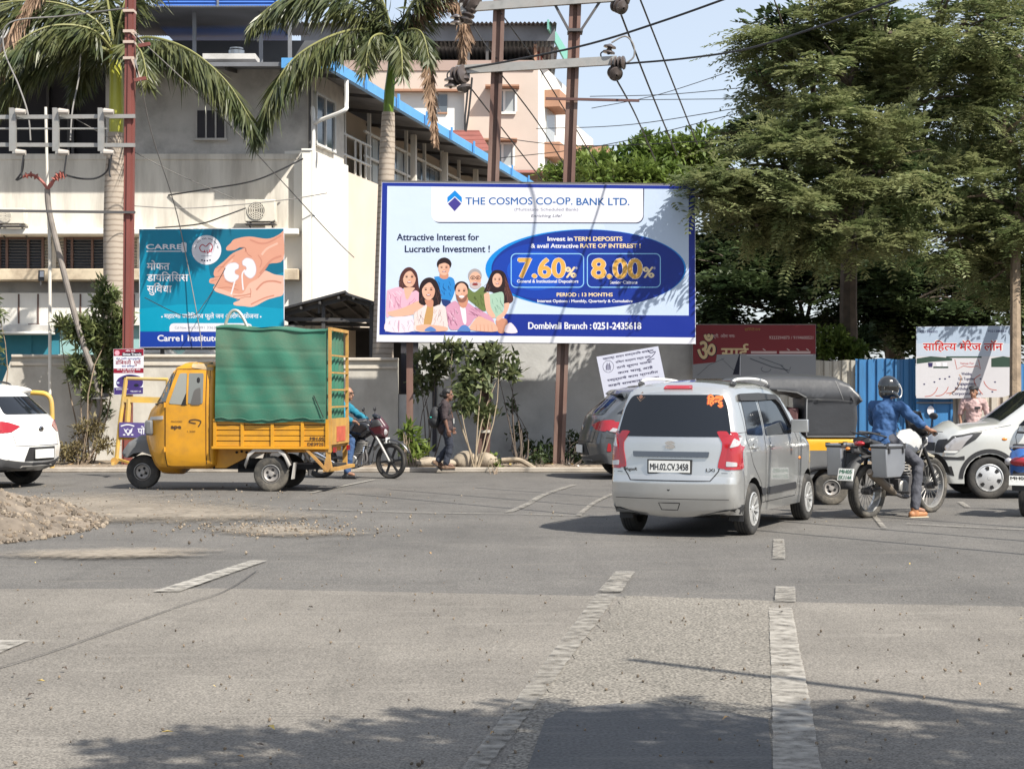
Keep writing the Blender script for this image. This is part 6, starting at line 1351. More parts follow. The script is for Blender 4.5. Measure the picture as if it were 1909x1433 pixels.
    for e in bnd:
        a, b = e.verts[0].index, e.verts[1].index; t = etag[e.index]
        mt = getm(Vector(((V[a][0] + V[b][0]) / 2, 0, (V[a][2] + V[b][2]) / 2))) if t == 'b' else (dark or paint)
        for k in range(nrim): Fs.append((rim[a][k], rim[b][k], rim[b][k + 1], rim[a][k + 1])); Ms.append(mt)
    bm.free()
    for fc, m_ in zip(Fs, Ms): mb.mi(m_)
    mb.v = V; mb.f = Fs; mb.m = [mb.mats.index(m_) for m_ in Ms]
    return mb, BVHTree.FromPolygons([Vector(v) for v in V], Fs)
VIEW = {'L': ((0, 6, 0), (0, -1, 0)), 'R': ((0, -6, 0), (0, 1, 0)), 'B': ((-4, 0, 0), (1, 0, 0)), 'F': ((9, 0, 0), (-1, 0, 0)), 'T': ((0, 0, 5), (0, 0, -1))}
def p3(view, a, b):
    o, d = VIEW[view]
    if view in 'LR': return Vector((a, o[1], b))
    if view in 'BF': return Vector((o[0], a, b))
    return Vector((a, b, o[2]))
def cast(bvh, view, a, b):
    o = p3(view, a, b); d = Vector(VIEW[view][1]); h = bvh.ray_cast(o, d)
    if h[0] is None:
        q = bvh.find_nearest(o + d * (4 if view != 'F' else 5.4)); return q[0], -d
    n = h[1]
    return h[0], (n if n.dot(d) < 0 else -n)
def smoothpoly(pts, rad=.03, n=4):
    out = []; N = len(pts)
    for i in range(N):
        p0 = Vector(pts[i - 1]); p1 = Vector(pts[i]); p2 = Vector(pts[(i + 1) % N]); a = (p0 - p1); b = (p2 - p1); r_ = min(rad, a.length * .45, b.length * .45); A_ = p1 + a.normalized() * r_; B_ = p1 + b.normalized() * r_
        for k in range(n + 1):
            t = k / n; out.append(tuple(A_ * (1 - t) ** 2 + p1 * 2 * t * (1 - t) + B_ * t * t))
    return out
def panel(mb, bvh, pts, view, mat, off=.004, step=.07, rad=.03, skirt=.02):
    pts = smoothpoly(pts, rad) if rad else pts
    bm = bmesh.new(); k_ = len(pts); res = delaunay_2d_cdt([Vector(p) for p in pts], [(i, (i + 1) % k_) for i in range(k_)], [list(range(k_))], 1, 1e-6); vs = [bm.verts.new((c_.x, c_.y, 0)) for c_ in res[0]]
    for t_ in res[2]: bm.faces.new([vs[i] for i in t_])
    for ax in (0, 1):
        lo = min(p[ax] for p in pts); hi = max(p[ax] for p in pts); k = lo + step
        while k < hi:
            co = [0, 0, 0]; no = [0, 0, 0]; co[ax] = k; no[ax] = 1
            bmesh.ops.bisect_plane(bm, geom=bm.verts[:] + bm.edges[:] + bm.faces[:], dist=1e-5, plane_co=co, plane_no=no); k += step
    bm.verts.index_update(); V = []; Nn = []
    for v in bm.verts:
        h, n = cast(bvh, view, v.co.x, v.co.y); V.append(h + n * off); Nn.append(n)
    F_ = [tuple(v.index for v in f.verts) for f in bm.faces]; k = len(V); bnd = [e for e in bm.edges if len(e.link_faces) == 1]
    V2 = V + [V[i] - Nn[i] * skirt for i in range(k)]
    F_ += [(e.verts[0].index, e.verts[1].index, k + e.verts[1].index, k + e.verts[0].index) for e in bnd]; bm.free()
    mb.add(V2, F_, mat)
def seam(mb, bvh, pts, view, mat, w=.008, off=.0015, closed=False):
    q = [Vector(p) for p in pts] + ([Vector(pts[0])] if closed else []); d = []
    for a, b in zip(q, q[1:]):
        n = max(1, int((b - a).length / .05)); d += [a.lerp(b, k / n) for k in range(n)]
    d.append(q[-1]); H = [cast(bvh, view, p.x, p.y) for p in d]; vs = []
    for i, (h, n) in enumerate(H):
        t = H[min(i + 1, len(H) - 1)][0] - H[max(i - 1, 0)][0]; s = t.cross(n); s = s.normalized() * w / 2 if s.length > 1e-9 else Vector((0, 0, w / 2)); vs += [h + n * off + s, h + n * off - s]
    mb.add(vs, [(2 * i, 2 * i + 1, 2 * i + 3, 2 * i + 2) for i in range(len(H) - 1)], mat)
def paintmat(name, col, metal=.0, rough=.32, coat=.9, dirt=None, damt=.25): return pm(name, col, rough, metal, coat=coat, dirt=dirt, dscale=1.2, damt=damt, var=.03, scale=2)
M_tyre = pm("tyre_rubber", (.028, .027, .026), .85, dirt=(.13, .115, .095), dscale=5, damt=.5, bump=.2)
M_tyred = pm("dusty_tyre_rubber", (.05, .047, .042), .9, dirt=(.20, .175, .14), dscale=5, damt=.8, bump=.3)
M_alloy = pm("alloy_silver", (.66, .66, .65), .32, metal=.6); M_cap = pm("hubcap_silver", (.52, .52, .52), .4, metal=.45)
M_bkpl = pm("black_plastic", (.025, .025, .027), .6); M_cav = pm("dark_cavity", (.012, .012, .013), .9)
M_glass = pm("tinted_glass", (.010, .012, .016), .06, spec=.55); M_chr = pm("chrome", (.75, .75, .76), .12, metal=1.0)
M_red = pm("red_lamp", (.30, .006, .012), .15, coat=1.0); M_clr = pm("clear_lamp", (.46, .44, .44), .12, coat=1., metal=.3); M_org = pm("amber_lamp", (.7, .22, .03), .25, coat=.6)
M_plate = pm("white_plate", (.75, .75, .72), .5); M_ink = pm("plate_ink", (.012, .012, .014), .5); M_yplate = pm("yellow_plate", (.75, .48, .05), .5)
def wheel(root, x, y, r, w, style='alloy', rr=.62, name="wheel", tyre=None, n=8, turn=0):
    s = 1 if y > 0 else -1; R_ = r * rr; t = MB()
    prof = [(R_ * .97, -w * .42), (R_ * 1.06, -w * .5), (r * .9, -w * .52), (r * .97, -w * .44), (r, -w * .3), (r, w * .3), (r * .97, w * .44), (r * .9, w * .52), (R_ * 1.06, w * .5), (R_ * .97, w * .42)]
    t.lathe(prof, tyre or M_tyre, axis='y', n=40, close=True)
    for k in range(3): t.lathe([(r * 1.001, (k - 1) * w * .2 - .006), (r * 1.002, (k - 1) * w * .2), (r * 1.001, (k - 1) * w * .2 + .006)], M_cav, axis='y', n=40)
    o = t.build(name, root, loc=(x, y, r), rot=(0, 0, turn), smooth=50)
    m = MB(); f = s * w * .46
    m.lathe([(R_ * .99, -s * w * .3), (R_ * .99, f * 1.1), (R_ * .93, f * 1.15), (R_ * .9, f * .6)], M_alloy if style != 'steel' else M_galv, axis='y', n=36)
    m.lathe([(R_ * .95, f * .3), (0, f * .3)], M_cav, axis='y', n=24)
    if style == 'alloy':
        for k in range(n):
            for e in (-.13, .13):
                a = 2 * pi * k / n + e; a2 = 2 * pi * k / n + e * 1.6
                m.bar((cos(a) * R_ * .14, f * .75, sin(a) * R_ * .14), (cos(a2) * R_ * .93, f * 1.0, sin(a2) * R_ * .93), .016, .020, M_alloy, up=(0, 1, 0))
        m.lathe([(0, f * 1.1), (R_ * .2, f), (R_ * .22, f * .3)], M_alloy, axis='y', n=18)
    elif style == 'cap':
        m.lathe([(0, f * 1.35), (R_ * .3, f * 1.3), (R_ * .7, f * 1.15), (R_ * .97, f * .9)], M_cap, axis='y', n=36)
        for k in range(n):
            a = 2 * pi * k / n + .3; c_, s_ = cos(a), sin(a); q = [(R_ * .56, -.16), (R_ * .80, -.20), (R_ * .84, 0), (R_ * .80, .20), (R_ * .56, .16)]
            m.add([(rad * cos(a + e), f * 1.26 - (rad / R_ - .56) * f * .3 + s * .001, rad * sin(a + e)) for rad, e in q], [(0, 1, 2, 3, 4)], M_cav)
        m.lathe([(0, f * 1.38), (R_ * .16, f * 1.36), (R_ * .17, f * 1.3)], M_cap, axis='y', n=18)
    elif style == 'steel':
        m.lathe([(R_ * .9, f * .5), (R_ * .75, f * .9), (R_ * .55, f * .55), (R_ * .3, f * .5), (R_ * .26, f * 1.0), (0, f * 1.05)], pm("steel_wheel", (.34, .32, .30), .5, metal=.3, dirt=(.18, .15, .12), dscale=6), axis='y', n=28)
        for k in range(4):
            a = pi / 2 * k + .4; m.lathe([(0, f * .62), (.022, f * .62)], M_cav, c=(cos(a) * R_ * .43, 0, sin(a) * R_ * .43), axis='y', n=10)
    elif style == 'spoke':
        for k in range(n):
            a = 2 * pi * k / n; b_ = a + .35 * (1 if k % 2 else -1); m.tube([(cos(a) * R_ * .12, s * .02, sin(a) * R_ * .12), (cos(b_) * R_ * .95, 0, sin(b_) * R_ * .95)], .003, M_galv, 4)
        m.lathe([(0, -.07), (R_ * .16, -.06), (R_ * .16, .06), (0, .07)], M_steel, axis='y', n=16)
    elif style == 'mag':
        for k in range(n):
            a = 2 * pi * k / n; m.bar((cos(a) * R_ * .1, 0, sin(a) * R_ * .1), (cos(a + .12) * R_ * .95, 0, sin(a + .12) * R_ * .95), .035, .03, M_bkpl, up=(0, 1, 0))
        m.lathe([(0, -.06), (R_ * .2, -.05), (R_ * .2, .05), (0, .06)], M_bkpl, axis='y', n=16)
    if style in ('spoke', 'mag'):
        m.f = [f_ for f_, mm in zip(m.f, m.m) if m.mats[mm] is not M_cav]; m.m = [mm for mm in m.m if m.mats[mm] is not M_cav]
        m.lathe([(R_ * .9, -w * .3), (R_ * .99, -w * .36), (R_ * .99, w * .36), (R_ * .9, w * .3)], M_bkpl if style == 'mag' else M_galv, axis='y', n=36, close=True)
    m.build("rim", o, smooth=40); return o
def plate_text(mb, s, c, ux, uz, w, h, mat, bold=.03, two=None):
    c = Vector(c); ux = Vector(ux).normalized(); uz = Vector(uz).normalized(); n = ux.cross(uz)
    if n.dot(ux.cross(uz)) < 0: n = -n
    fr_ = lambda u, v, l: c + ux * u - uz * v + n * (.003 + l * .0005)
    text(mb, s, fr_, -w / 2, h / 2, h, mat, w, 1, bold)
def arch(cx, cz, r, x0, x1, zb, n=12):
    """points of a wheel arch running from x0 (high x) down to x1, at sill height zb"""
    a0 = math.asin(max(-1, min(1, (zb - cz) / r))); out = []
    for k in range(n + 1):
        a = a0 + (pi - 2 * a0) * k / n; out.append((cx + r * cos(a), cz + r * sin(a), 'a' if k < n else 'u'))
    return out
def make_root(name, label, cat, loc, heading, sc=1., group=None):
    r = thing(name, label, cat, loc, heading, group); r.scale = (sc, sc, sc); return r

# ---------------------------------------------------------------- silver tall hatchback (main car)
th = radians(90 - 24); off = Matrix.Rotation(th, 3, 'Z') @ Vector((.64, -.66, 0)); gp_ = G(1393, 996.5)
car = make_root("parked_car", "silver tall hatchback seen from behind with an orange sticker on its dark rear window", "car", (gp_.x - off.x, gp_.y - off.y, 0), th)
M_sil = paintmat("silver_paint", (.56, .56, .545), .72, .30, 1., (.36, .34, .30), .25)
rw, rc_ = .285, .345
sil = [(.10, .25, 'b'), (.03, .31, 'b'), (-.01, .44, 'b'), (-.02, .60, 'b'), (.01, .66, 'b'), (.03, .80, 'b'), (.05, 1.02, 'b'), (.07, 1.09, 'b'), (.14, 1.35, 'b'), (.20, 1.53, 'b'), (.27, 1.60, 'b'), (.42, 1.645, 'b'), (.9, 1.672, 'b'), (1.4, 1.675, 'b'), (1.9, 1.64, 'b'), (2.22, 1.56, 'b'), (2.55, 1.33, 'b'), (2.86, 1.10, 'b'), (3.1, 1.03, 'b'), (3.4, .93, 'b'), (3.54, .80, 'b'), (3.6, .6, 'b'), (3.6, .42, 'b'), (3.52, .24, 'u')]
sil += arch(3.04, .29, rc_, 0, 0, .24) + arch(.64, .29, rc_, 0, 0, .24)
def wW(x, z):
    w = .735
    if z > 1.05: w -= .022 + .155 * ((z - 1.05) / .62) ** 1.35
    elif z > .95: w -= .022 * ((z - .95) / .1)
    if z < .45: w -= .03 * ((.45 - z) / .25) ** 2
    if x > 2.9: w -= .13 * ((x - 2.9) / .7) ** 2
    if x < .4: w -= .035 * ((.4 - x) / .4) ** 2
    return w
M_lo = M_bkpl
sh, bv = carshell(sil, wW, .10, lambda x, z: .085 if x < .3 and z < 1.55 else (.11 if x > 3.3 else .03), .085, M_sil, M_cav)
sh.build("body", car, smooth=50)
m = MB(); panel(m, bv, [(-.645, 1.085), (.645, 1.085), (.575, 1.42), (.51, 1.535), (-.51, 1.535), (-.575, 1.42)], 'B', M_glass, .005, .06, .07); rgw = m.build("rear_window", car, smooth=60)
m = MB(); hit, hn = cast(bv, 'B', -.40, 1.44)
def bfr(u, v, l): 
    h, n = cast(bv, 'B', u, v); return h + n * (.007 + .0006 * l)
ofr = lambda u, v, l: bfr(-u, 1.0 - v, l)
M_stk = pm("orange_sticker", (.75, .16, .02), .6); M_stk2 = pm("sticker_outline", (.28, .05, .02), .6)
def bigtext(segs, u, v, h, w, mat, l, bold): dtext(m, segs, ofr, u, v, h, mat, w, l, bold)
bigtext(["िह", "<न", "दु"], .36, -.43, .075, .165, M_stk2, 1, .09); bigtext(["िह", "<न", "दु"], .365, -.432, .07, .155, M_stk, 3, .04)
shape(m, [(.44, -.52), (.52, -.525), (.52, -.51), (.44, -.505)], ofr, M_stk, 3)
m.build("sticker", rgw, smooth=0, fixn=False)
m = MB(); shape(m, [(-.40, -.46), (-.345, -.51), (-.40, -.565), (-.455, -.51)], ofr, pm("brown_sticker", (.16, .11, .08), .6), 1); shape(m, [(-.40, -.485), (-.37, -.51), (-.40, -.54), (-.43, -.51)], ofr, pm("brown_sticker_b", (.24, .12, .08), .6), 2); m.build("sticker", rgw, smooth=0, fixn=False)
m = MB(); panel(m, bv, [(-.17, 1.598), (.17, 1.598), (.15, 1.635), (-.15, 1.635)], 'B', M_red, .008, .05, .015); m.build("brake_light", car, smooth=60)
for s in (1, -1):
    sd_ = 'R' if s < 0 else 'L'
    m = MB(); panel(m, bv, [(s * .585, .735), (s * .73, .735), (s * .722, 1.15), (s * .655, 1.10), (s * .615, .93)], 'B', M_red, .010, .04, .02, .03); panel(m, bv, [(.0, .745), (.20, .735), (.22, .85), (.16, 1.13), (.06, 1.15)], sd_, M_red, .009, .04, .02, .03); lt = m.build("taillight", car, smooth=60)
    m = MB(); panel(m, bv, [(s * .635, .965), (s * .71, .99), (s * .706, 1.10), (s * .662, 1.06)], 'B', M_clr, .014, .04, .02, .006); panel(m, bv, [(s * .605, .77), (s * .70, .77), (s * .70, .815), (s * .605, .825)], 'B', M_clr, .014, .04, .012, .006); m.build("lens", lt, smooth=60)
m = MB()
for z_, w_ in ((.87, .42),):
    panel(m, bv, [(-w_, .865), (w_, .865), (w_ + .01, .925), (-w_ - .01, .925)], 'B', pm('dark_chrome', (.17, .17, .18), .10, metal=1.), .022, .05, .012, .03)
m.build("garnish", car, smooth=60)
M_pw_ = pm("plate_frame", (.015, .015, .016), .5)
m = MB(); hx = -.045; m.box((hx - .012, 0, .765), (.02, .50, .155), M_pw_); m.box((hx - .024, 0, .765), (.008, .465, .125), M_plate); po = m.build("licence_plate", car, smooth=0)
m = MB(); plate_text(m, "MH.02.CV.3458", (hx - .0285, 0, .728), (0, -1, 0), (0, 0, 1), .425, .0, M_ink) if 0 else None
fr_ = lambda u, v, l: Vector((hx - .0295 - .0004 * l, -u, .765 - v)); text(m, "MH.02.CV.3458", fr_, -.215, .036, .072, M_ink, .43, 1, .025); m.build("plate_lettering", po, smooth=0, fixn=False)
m = MB(); h_, _ = cast(bv, 'B', 0, 1.0); fr_ = lambda u, v, l: Vector((h_.x - .01 - .002 * l, -u, 1.0 - v)); text(m, "S", fr_, -.045, .035, .07, M_chr, .09, 1, .05); m.build("emblem", car, smooth=0, fixn=False)
m = MB()
for (u, s_, w_) in ((-.55, "WagonR", .17), (.40, "LXi", .09)): text(m, s_, lambda a, b, l: bfr(-a, .715 - b, l), u, 0, .035, M_ink, w_, 1, .02)
m.build("badge", car, smooth=0, fixn=False)
m = MB()
seam(m, bv, [(-.59, 1.06), (-.56, .9), (-.53, .72), (-.45, .615), (.45, .615), (.53, .72), (.56, .9), (.59, 1.06)], 'B', M_cav, .012)
seam(m, bv, [(-.69, .42), (.69, .42)], 'B', M_cav, .006); seam(m, bv, [(-.12, .375), (.12, .375), (.09, .30), (-.09, .30), (-.12, .375)], 'B', M_cav, .009); seam(m, bv, [(-.72, .70), (-.56, .70)], 'B', M_cav, .006); seam(m, bv, [(.72, .70), (.56, .70)], 'B', M_cav, .006)
m.lathe([(0, -.002), (.016, -.002)], M_cav, c=(-.098, 0, .52), axis='x', n=14)
for v_ in 'RL':
    seam(m, bv, [(.28, .35), (.30, .6), (.24, .72)], v_, M_cav, .006)
    seam(m, bv, [(1.14, 1.52), (1.14, 1.0), (1.12, .34)], v_, M_cav, .009); seam(m, bv, [(.40, 1.5), (.42, 1.05), (.62, .78), (.95, .55), (1.0, .34), (2.42, .34), (2.55, .55), (2.57, .98), (2.46, 1.10), (2.05, 1.52)], v_, M_cav, .009); seam(m, bv, [(2.6, .33), (2.72, .95)], v_, M_cav, .006)
m.build("panel_gap", car, smooth=0, fixn=False)
for v_, s in (('R', -1), ('L', 1)):
    for pts in ([(.46, 1.10), (1.09, 1.08), (1.09, 1.47), (.52, 1.48)], [(1.19, 1.075), (2.32, 1.075), (2.30, 1.14), (1.98, 1.44), (1.86, 1.485), (1.19, 1.475)]):
        m = MB(); panel(m, bv, pts, v_, M_glass, .004, .07, .04); m.build("side_window", car, smooth=60)
    m = MB(); panel(m, bv, [(.42, 1.465), (1.1, 1.465), (1.84, 1.475), (1.99, 1.42), (2.30, 1.13), (2.34, 1.15), (2.03, 1.47), (1.9, 1.53), (1.2, 1.55), (.45, 1.54)], v_, M_bkpl, .03, .08, .02, .03); m.build("window_visor", car, smooth=60)
    m = MB(); panel(m, bv, [(1.16, .42), (2.42, .42), (2.42, .50), (1.16, .50)], v_, M_bkpl, .012, .1, .02); panel(m, bv, [(.92, .42), (1.11, .42), (1.11, .50), (.86, .50)], v_, M_bkpl, .012, .1, .02); m.build("side_moulding", car, smooth=60)
    for x in (.66, 1.36):
        m = MB(); h, n = cast(bv, v_, x, .955); m.box(h + n * .02, (.15, .025, .03), M_sil); m.lathe([(0, -s * .004), (.045, -s * .004)], M_bkpl, c=h, axis='y', n=14); m.build("door_handle", car, bevel=.008)
    m = MB(); h, n = cast(bv, v_, 2.16, 1.10); m.tube([h, h + Vector((0, s * .06, .02))], .02, M_bkpl, 8); m.box(h + Vector((0, s * .15, .07)), (.07, .20, .15), M_sil); m.build("mirror", car, bevel=.03, seg=3)
    m = MB(); h, n = cast(bv, v_, 2.62, .78); m.ell(h, (.045, .012, .02), M_org); m.build("indicator", car)
    m = MB(); m.tube(spline([(.5, s * .53, 1.64), (.62, s * .53, 1.70), (1.2, s * .54, 1.715), (1.8, s * .53, 1.69), (1.95, s * .525, 1.63)], 5), .016, pm("rail_white", (.62, .62, .61), .4), 8); m.ell((.53, s * .53, 1.655), (.09, .025, .035), M_bkpl); m.ell((1.93, s * .525, 1.635), (.08, .025, .03), M_bkpl); m.build("roof_rail", car)
    m = MB(); m.box((.32, s * .63, .25), (.012, .16, .16), M_bkpl); panel(m, bv, [(.02, .24), (.26, .24), (.30, .36), (.02, .31)], v_, M_bkpl, .006, .06, .02); m.build("mud_flap", car)
wheel(car, .64, -.655, rw, .165, 'alloy', .66, n=6); wheel(car, .64, .655, rw, .165, 'alloy', .66, n=6); wheel(car, 3.04, -.655, rw, .165, 'alloy', .66, n=6); wheel(car, 3.04, .655, rw, .165, 'alloy', .66, n=6)
m = MB(); m.bb(.15, 3.3, -.5, .5, .22, .32, M_cav); m.tube([(.7, .3, .25), (.1, .36, .26)], .03, M_steel, 10); m.box((.85, .05, .27), (.3, .5, .16), M_cav); m.build("underbody", car)

# ---------------------------------------------------------------- white crossover hatch at the left edge
Hs = [(.12, .28, 'b'), (.02, .42, 'b'), (-.01, .60, 'b'), (.04, .80, 'b'), (.10, .98, 'b'), (.16, 1.04, 'b'), (.52, 1.36, 'b'), (.40, 1.42, 'b'), (.44, 1.455, 'b'), (.9, 1.50, 'b'), (1.6, 1.52, 'b'), (2.1, 1.47, 'b'), (2.5, 1.28, 'b'), (2.9, 1.03, 'b'), (3.3, .95, 'b'), (3.75, .80, 'b'), (3.92, .62, 'b'), (3.95, .42, 'b'), (3.86, .25, 'u')] + arch(3.2, .30, .36, 0, 0, .25) + arch(.68, .30, .36, 0, 0, .25)
def wH(x, z):
    w = .85
    if z > .95: w -= .03 + .20 * (max(0, z - .95) / .57) ** 1.3
    elif z > .8: w -= .03 * (z - .8) / .15
    if x > 3.2: w -= .16 * ((x - 3.2) / .75) ** 2
    if x < .5: w -= .10 * ((.5 - x) / .5) ** 2
    return w
def hatch(root, paint, clad, lampz=.86, rimstyle='alloy'):
    def mf(c): return clad if c.z < .46 and c.y > .1 else (clad if c.z < .40 else None)
    sh, bv = carshell(Hs, wH, .11, lambda x, z: .14 if x < .5 and z < 1.4 else (.15 if x > 3.4 else .04), .09, paint, M_cav, mf); sh.build("body", root, smooth=50)
    m = MB(); panel(m, bv, [(-.58, 1.07), (.58, 1.07), (.47, 1.33), (-.47, 1.33)], 'B', M_glass, .006, .06, .05); m.build("rear_window", root, smooth=60)
    for s, v_ in ((1, 'L'), (-1, 'R')):
        m = MB(); panel(m, bv, [(s * .42, .90), (s * .60, .82), (s * .80, .80), (s * .80, .99), (s * .60, .96)], 'B', M_red, .010, .05, .02); panel(m, bv, [(.08, .85), (.28, .78), (.60, .86), (.50, .95), (.10, .97)], v_, M_red, .010, .05, .02); lt = m.build("taillight", root, smooth=60)
        m = MB(); panel(m, bv, [(.20, .80), (.30, .79), (.40, .83), (.26, .86)], v_, M_clr, .014, .04, .01, .006); m.build("lens", lt)
        for pts in ([(.68, 1.06), (1.48, 1.02), (1.48, 1.37), (1.0, 1.37)], [(1.56, 1.02), (2.65, 1.0), (2.3, 1.26), (2.05, 1.36), (1.56, 1.38)], [(.33, 1.09), (.60, 1.07), (.86, 1.34), (.72, 1.34)]):
            m = MB(); panel(m, bv, pts, v_, M_glass, .004, .07, .03); m.build("side_window", root, smooth=60)
        m = MB(); seam(m, bv, [(.95, 1.36), (.72, 1.05), (.92, .72), (1.05, .42), (2.7, .40), (2.75, .95), (2.4, 1.3)], v_, M_cav, .008); seam(m, bv, [(1.52, 1.38), (1.50, .42)], v_, M_cav, .008); seam(m, bv, [(.36, .68), (.10, .70)], v_, M_cav, .007); m.build("panel_gap", root, smooth=0, fixn=False)
        m = MB(); h, n = cast(bv, v_, .80, .90); m.lathe([(0, s * .003), (.085, s * .003)], M_cap, c=h, axis='y', n=20) if s > 0 else m.box(h, (.02, .01, .02), paint); m.build("fuel_flap", root)
        m = MB(); panel(m, bv, [(.16, .47), (.235, .47), (.225, .60), (.18, .61)], v_, M_red, .008, .04, .02); m.build("reflector", root, smooth=60)
        m = MB(); h, n = cast(bv, v_, 2.35, 1.05); m.ell(h + Vector((0, s * .12, .05)), (.08, .11, .07), paint); m.build("mirror", root)
        m = MB(); m.tube(spline([(.75, s * .56, 1.48), (.9, s * .56, 1.545), (1.7, s * .57, 1.56), (1.95, s * .56, 1.5)], 4), .016, M_bkpl, 8); m.build("roof_rail", root)
        wheel(root, .68, s * .755, .315, .2, rimstyle, .68, n=5); wheel(root, 3.2, s * .755, .315, .2, rimstyle, .68, n=5)
    m = MB(); seam(m, bv, [(-.62, 1.0), (-.56, .62), (.56, .62), (.62, 1.0)], 'B', M_cav, .010); m.build("panel_gap", root, smooth=0, fixn=False)
    m = MB(); panel(m, bv, [(-.40, .40), (.40, .40), (.34, .60), (-.34, .60)], 'B', M_bkpl, .008, .06, .02); m.build("plate_recess", root, smooth=60)
    m = MB(); h, n = cast(bv, 'B', 0, .5); m.box((h.x - .02, 0, .5), (.02, .48, .13), M_plate); po = m.build("licence_plate", root, smooth=0)
    m = MB(); panel(m, bv, [(-.45, .26), (.45, .26), (.40, .33), (-.40, .33)], 'B', M_galv, .015, .06, .02); m.build("skid_plate", root, smooth=60)
    m = MB(); m.bb(.2, 3.7, -.55, .55, .24, .36, M_cav); m.build("underbody", root)
    m = MB(); h, n = cast(bv, 'B', 0, .86); m.ell((h.x - .01, 0, .86), (.012, .07, .045), M_chr); m.build("emblem", root)
    return bv
M_white = paintmat("white_paint", (.78, .78, .76), 0, .3, .7, (.6, .57, .5), .15); M_dgr = paintmat("dark_grey_paint", (.075, .082, .09), .4, .35, .9); M_clad = pm("grey_cladding", (.075, .075, .078), .6)
th = radians(164); p_ = G(106, 893)
wc = make_root("parked_car", "white crossover hatchback cut off by the left edge of the picture", "car", (XA(66, 28.2), 28.2, 0), th, 1.12); hatch(wc, M_white, M_clad)
dk = make_root("parked_car", "dark grey car half hidden behind the silver hatchback with a lit red tail lamp", "car", (XA(1098, 31.0), 31.3, 0), radians(8), 1.08); hatch(dk, M_dgr, M_clad)

# ---------------------------------------------------------------- pale silver hatchback at the right edge
Fs_ = [(.08, .25, 'b'), (0, .5, 'b'), (.05, 1.0, 'b'), (.25, 1.55, 'b'), (.45, 1.64, 'b'), (1.3, 1.675, 'b'), (1.9, 1.63, 'b'), (2.2, 1.52, 'b'), (2.55, 1.25, 'b'), (2.80, 1.07, 'b'), (3.1, 1.04, 'b'), (3.35, .98, 'b'), (3.52, .88, 'b'), (3.60, .76, 'b'), (3.63, .60, 'b'), (3.65, .45, 'b'), (3.62, .32, 'b'), (3.52, .22, 'u')] + arch(2.93, .29, .36, 0, 0, .22) + arch(.5, .29, .36, 0, 0, .22)
def wF(x, z):
    w = .80
    if z > 1.0: w -= .03 + .17 * ((z - 1.0) / .67) ** 1.3
    elif z > .88: w -= .03 * (z - .88) / .12
    if x > 2.9: w -= .11 * ((x - 2.9) / .75) ** 2
    if x < .4: w -= .05 * ((.4 - x) / .4) ** 2
    return w
M_psil = paintmat("pale_silver_paint", (.60, .60, .57), .35, .34, .8, (.45, .42, .36), .25)
q_ = Vector((XA(1842, 25.2), 25.2, 0)); th = radians(178); off = Matrix.Rotation(th, 3, 'Z') @ Vector((2.93, .70, 0)) * 1.02
rcar = make_root("parked_car", "pale silver hatchback nosing in from the right edge with a six hole wheel cover", "car", (q_.x - off.x, q_.y - off.y, 0), th, 1.02)
sh, bv = carshell(Fs_, wF, .10, lambda x, z: .13 if x > 3.3 else .035, .085, M_psil, M_cav); sh.build("body", rcar, smooth=50)
for s, v_ in ((1, 'L'), (-1, 'R')):
    m = MB(); panel(m, bv, [(3.40, .66), (3.56, .66), (3.58, .76), (3.44, .90), (3.02, .965), (3.12, .86), (3.28, .76)], v_, M_bkpl, .006, .05, .02); panel(m, bv, [(s * .52, .66), (s * .70, .66), (s * .70, .86), (s * .50, .84)], 'F', M_bkpl, .006, .05, .02); lh = m.build("headlight", rcar, smooth=60)
    m = MB(); panel(m, bv, [(3.34, .70), (3.54, .69), (3.55, .75), (3.42, .87), (3.16, .92), (3.26, .82)], v_, M_clr, .012, .04, .02, .008); panel(m, bv, [(3.40, .66), (3.56, .66), (3.55, .69), (3.36, .69)], v_, M_plate, .013, .04, .005, .006); m.build("lens", lh, smooth=60)
    m = MB(); panel(m, bv, [(3.28, .56), (3.60, .565), (3.61, .61), (3.38, .60), (3.28, .62)], v_, M_bkpl, .006, .05, .01); panel(m, bv, [(3.42, .33), (3.52, .35), (3.55, .46), (3.46, .47)], v_, M_cav, .006, .05, .01); m.build("bumper_vent", rcar, smooth=60)
    for pts in ([(1.35, 1.06), (2.52, 1.05), (2.15, 1.40), (1.95, 1.49), (1.35, 1.50)], [(.45, 1.08), (1.27, 1.06), (1.27, 1.5), (.6, 1.5)]):
        m = MB(); panel(m, bv, pts, v_, M_glass, .004, .07, .03); m.build("side_window", rcar, smooth=60)
    m = MB(); seam(m, bv, [(2.50, .34), (2.56, .9), (2.50, 1.05)], v_, M_cav, .008); seam(m, bv, [(1.31, .34), (1.31, 1.5)], v_, M_cav, .008); seam(m, bv, [(2.62, 1.06), (3.0, .985), (3.45, .89), (3.56, .78)], v_, M_cav, .007)
    seam(m, bv, [(2.93 + .40 * cos(a * pi / 24), .29 + .40 * sin(a * pi / 24)) for a in range(0, 25)], v_, M_bkpl, .06, .006); m.build("panel_gap", rcar, smooth=0, fixn=False)
    m = MB(); h, n = cast(bv, v_, 2.72, .86); m.ell(h, (.04, .012, .022), M_org); m.build("indicator", rcar)
    m = MB(); h, n = cast(bv, v_, 2.36, 1.08); m.tube([h, h + Vector((0, s * .08, .0))], .02, M_bkpl, 8); m.ell(h + Vector((.02, s * .16, .05)), (.06, .1, .085), M_psil); m.build("mirror", rcar)
    wheel(rcar, 2.93, s * .70, .305, .175, 'cap', .66, n=6); wheel(rcar, .5, s * .70, .305, .175, 'cap', .66, n=6)
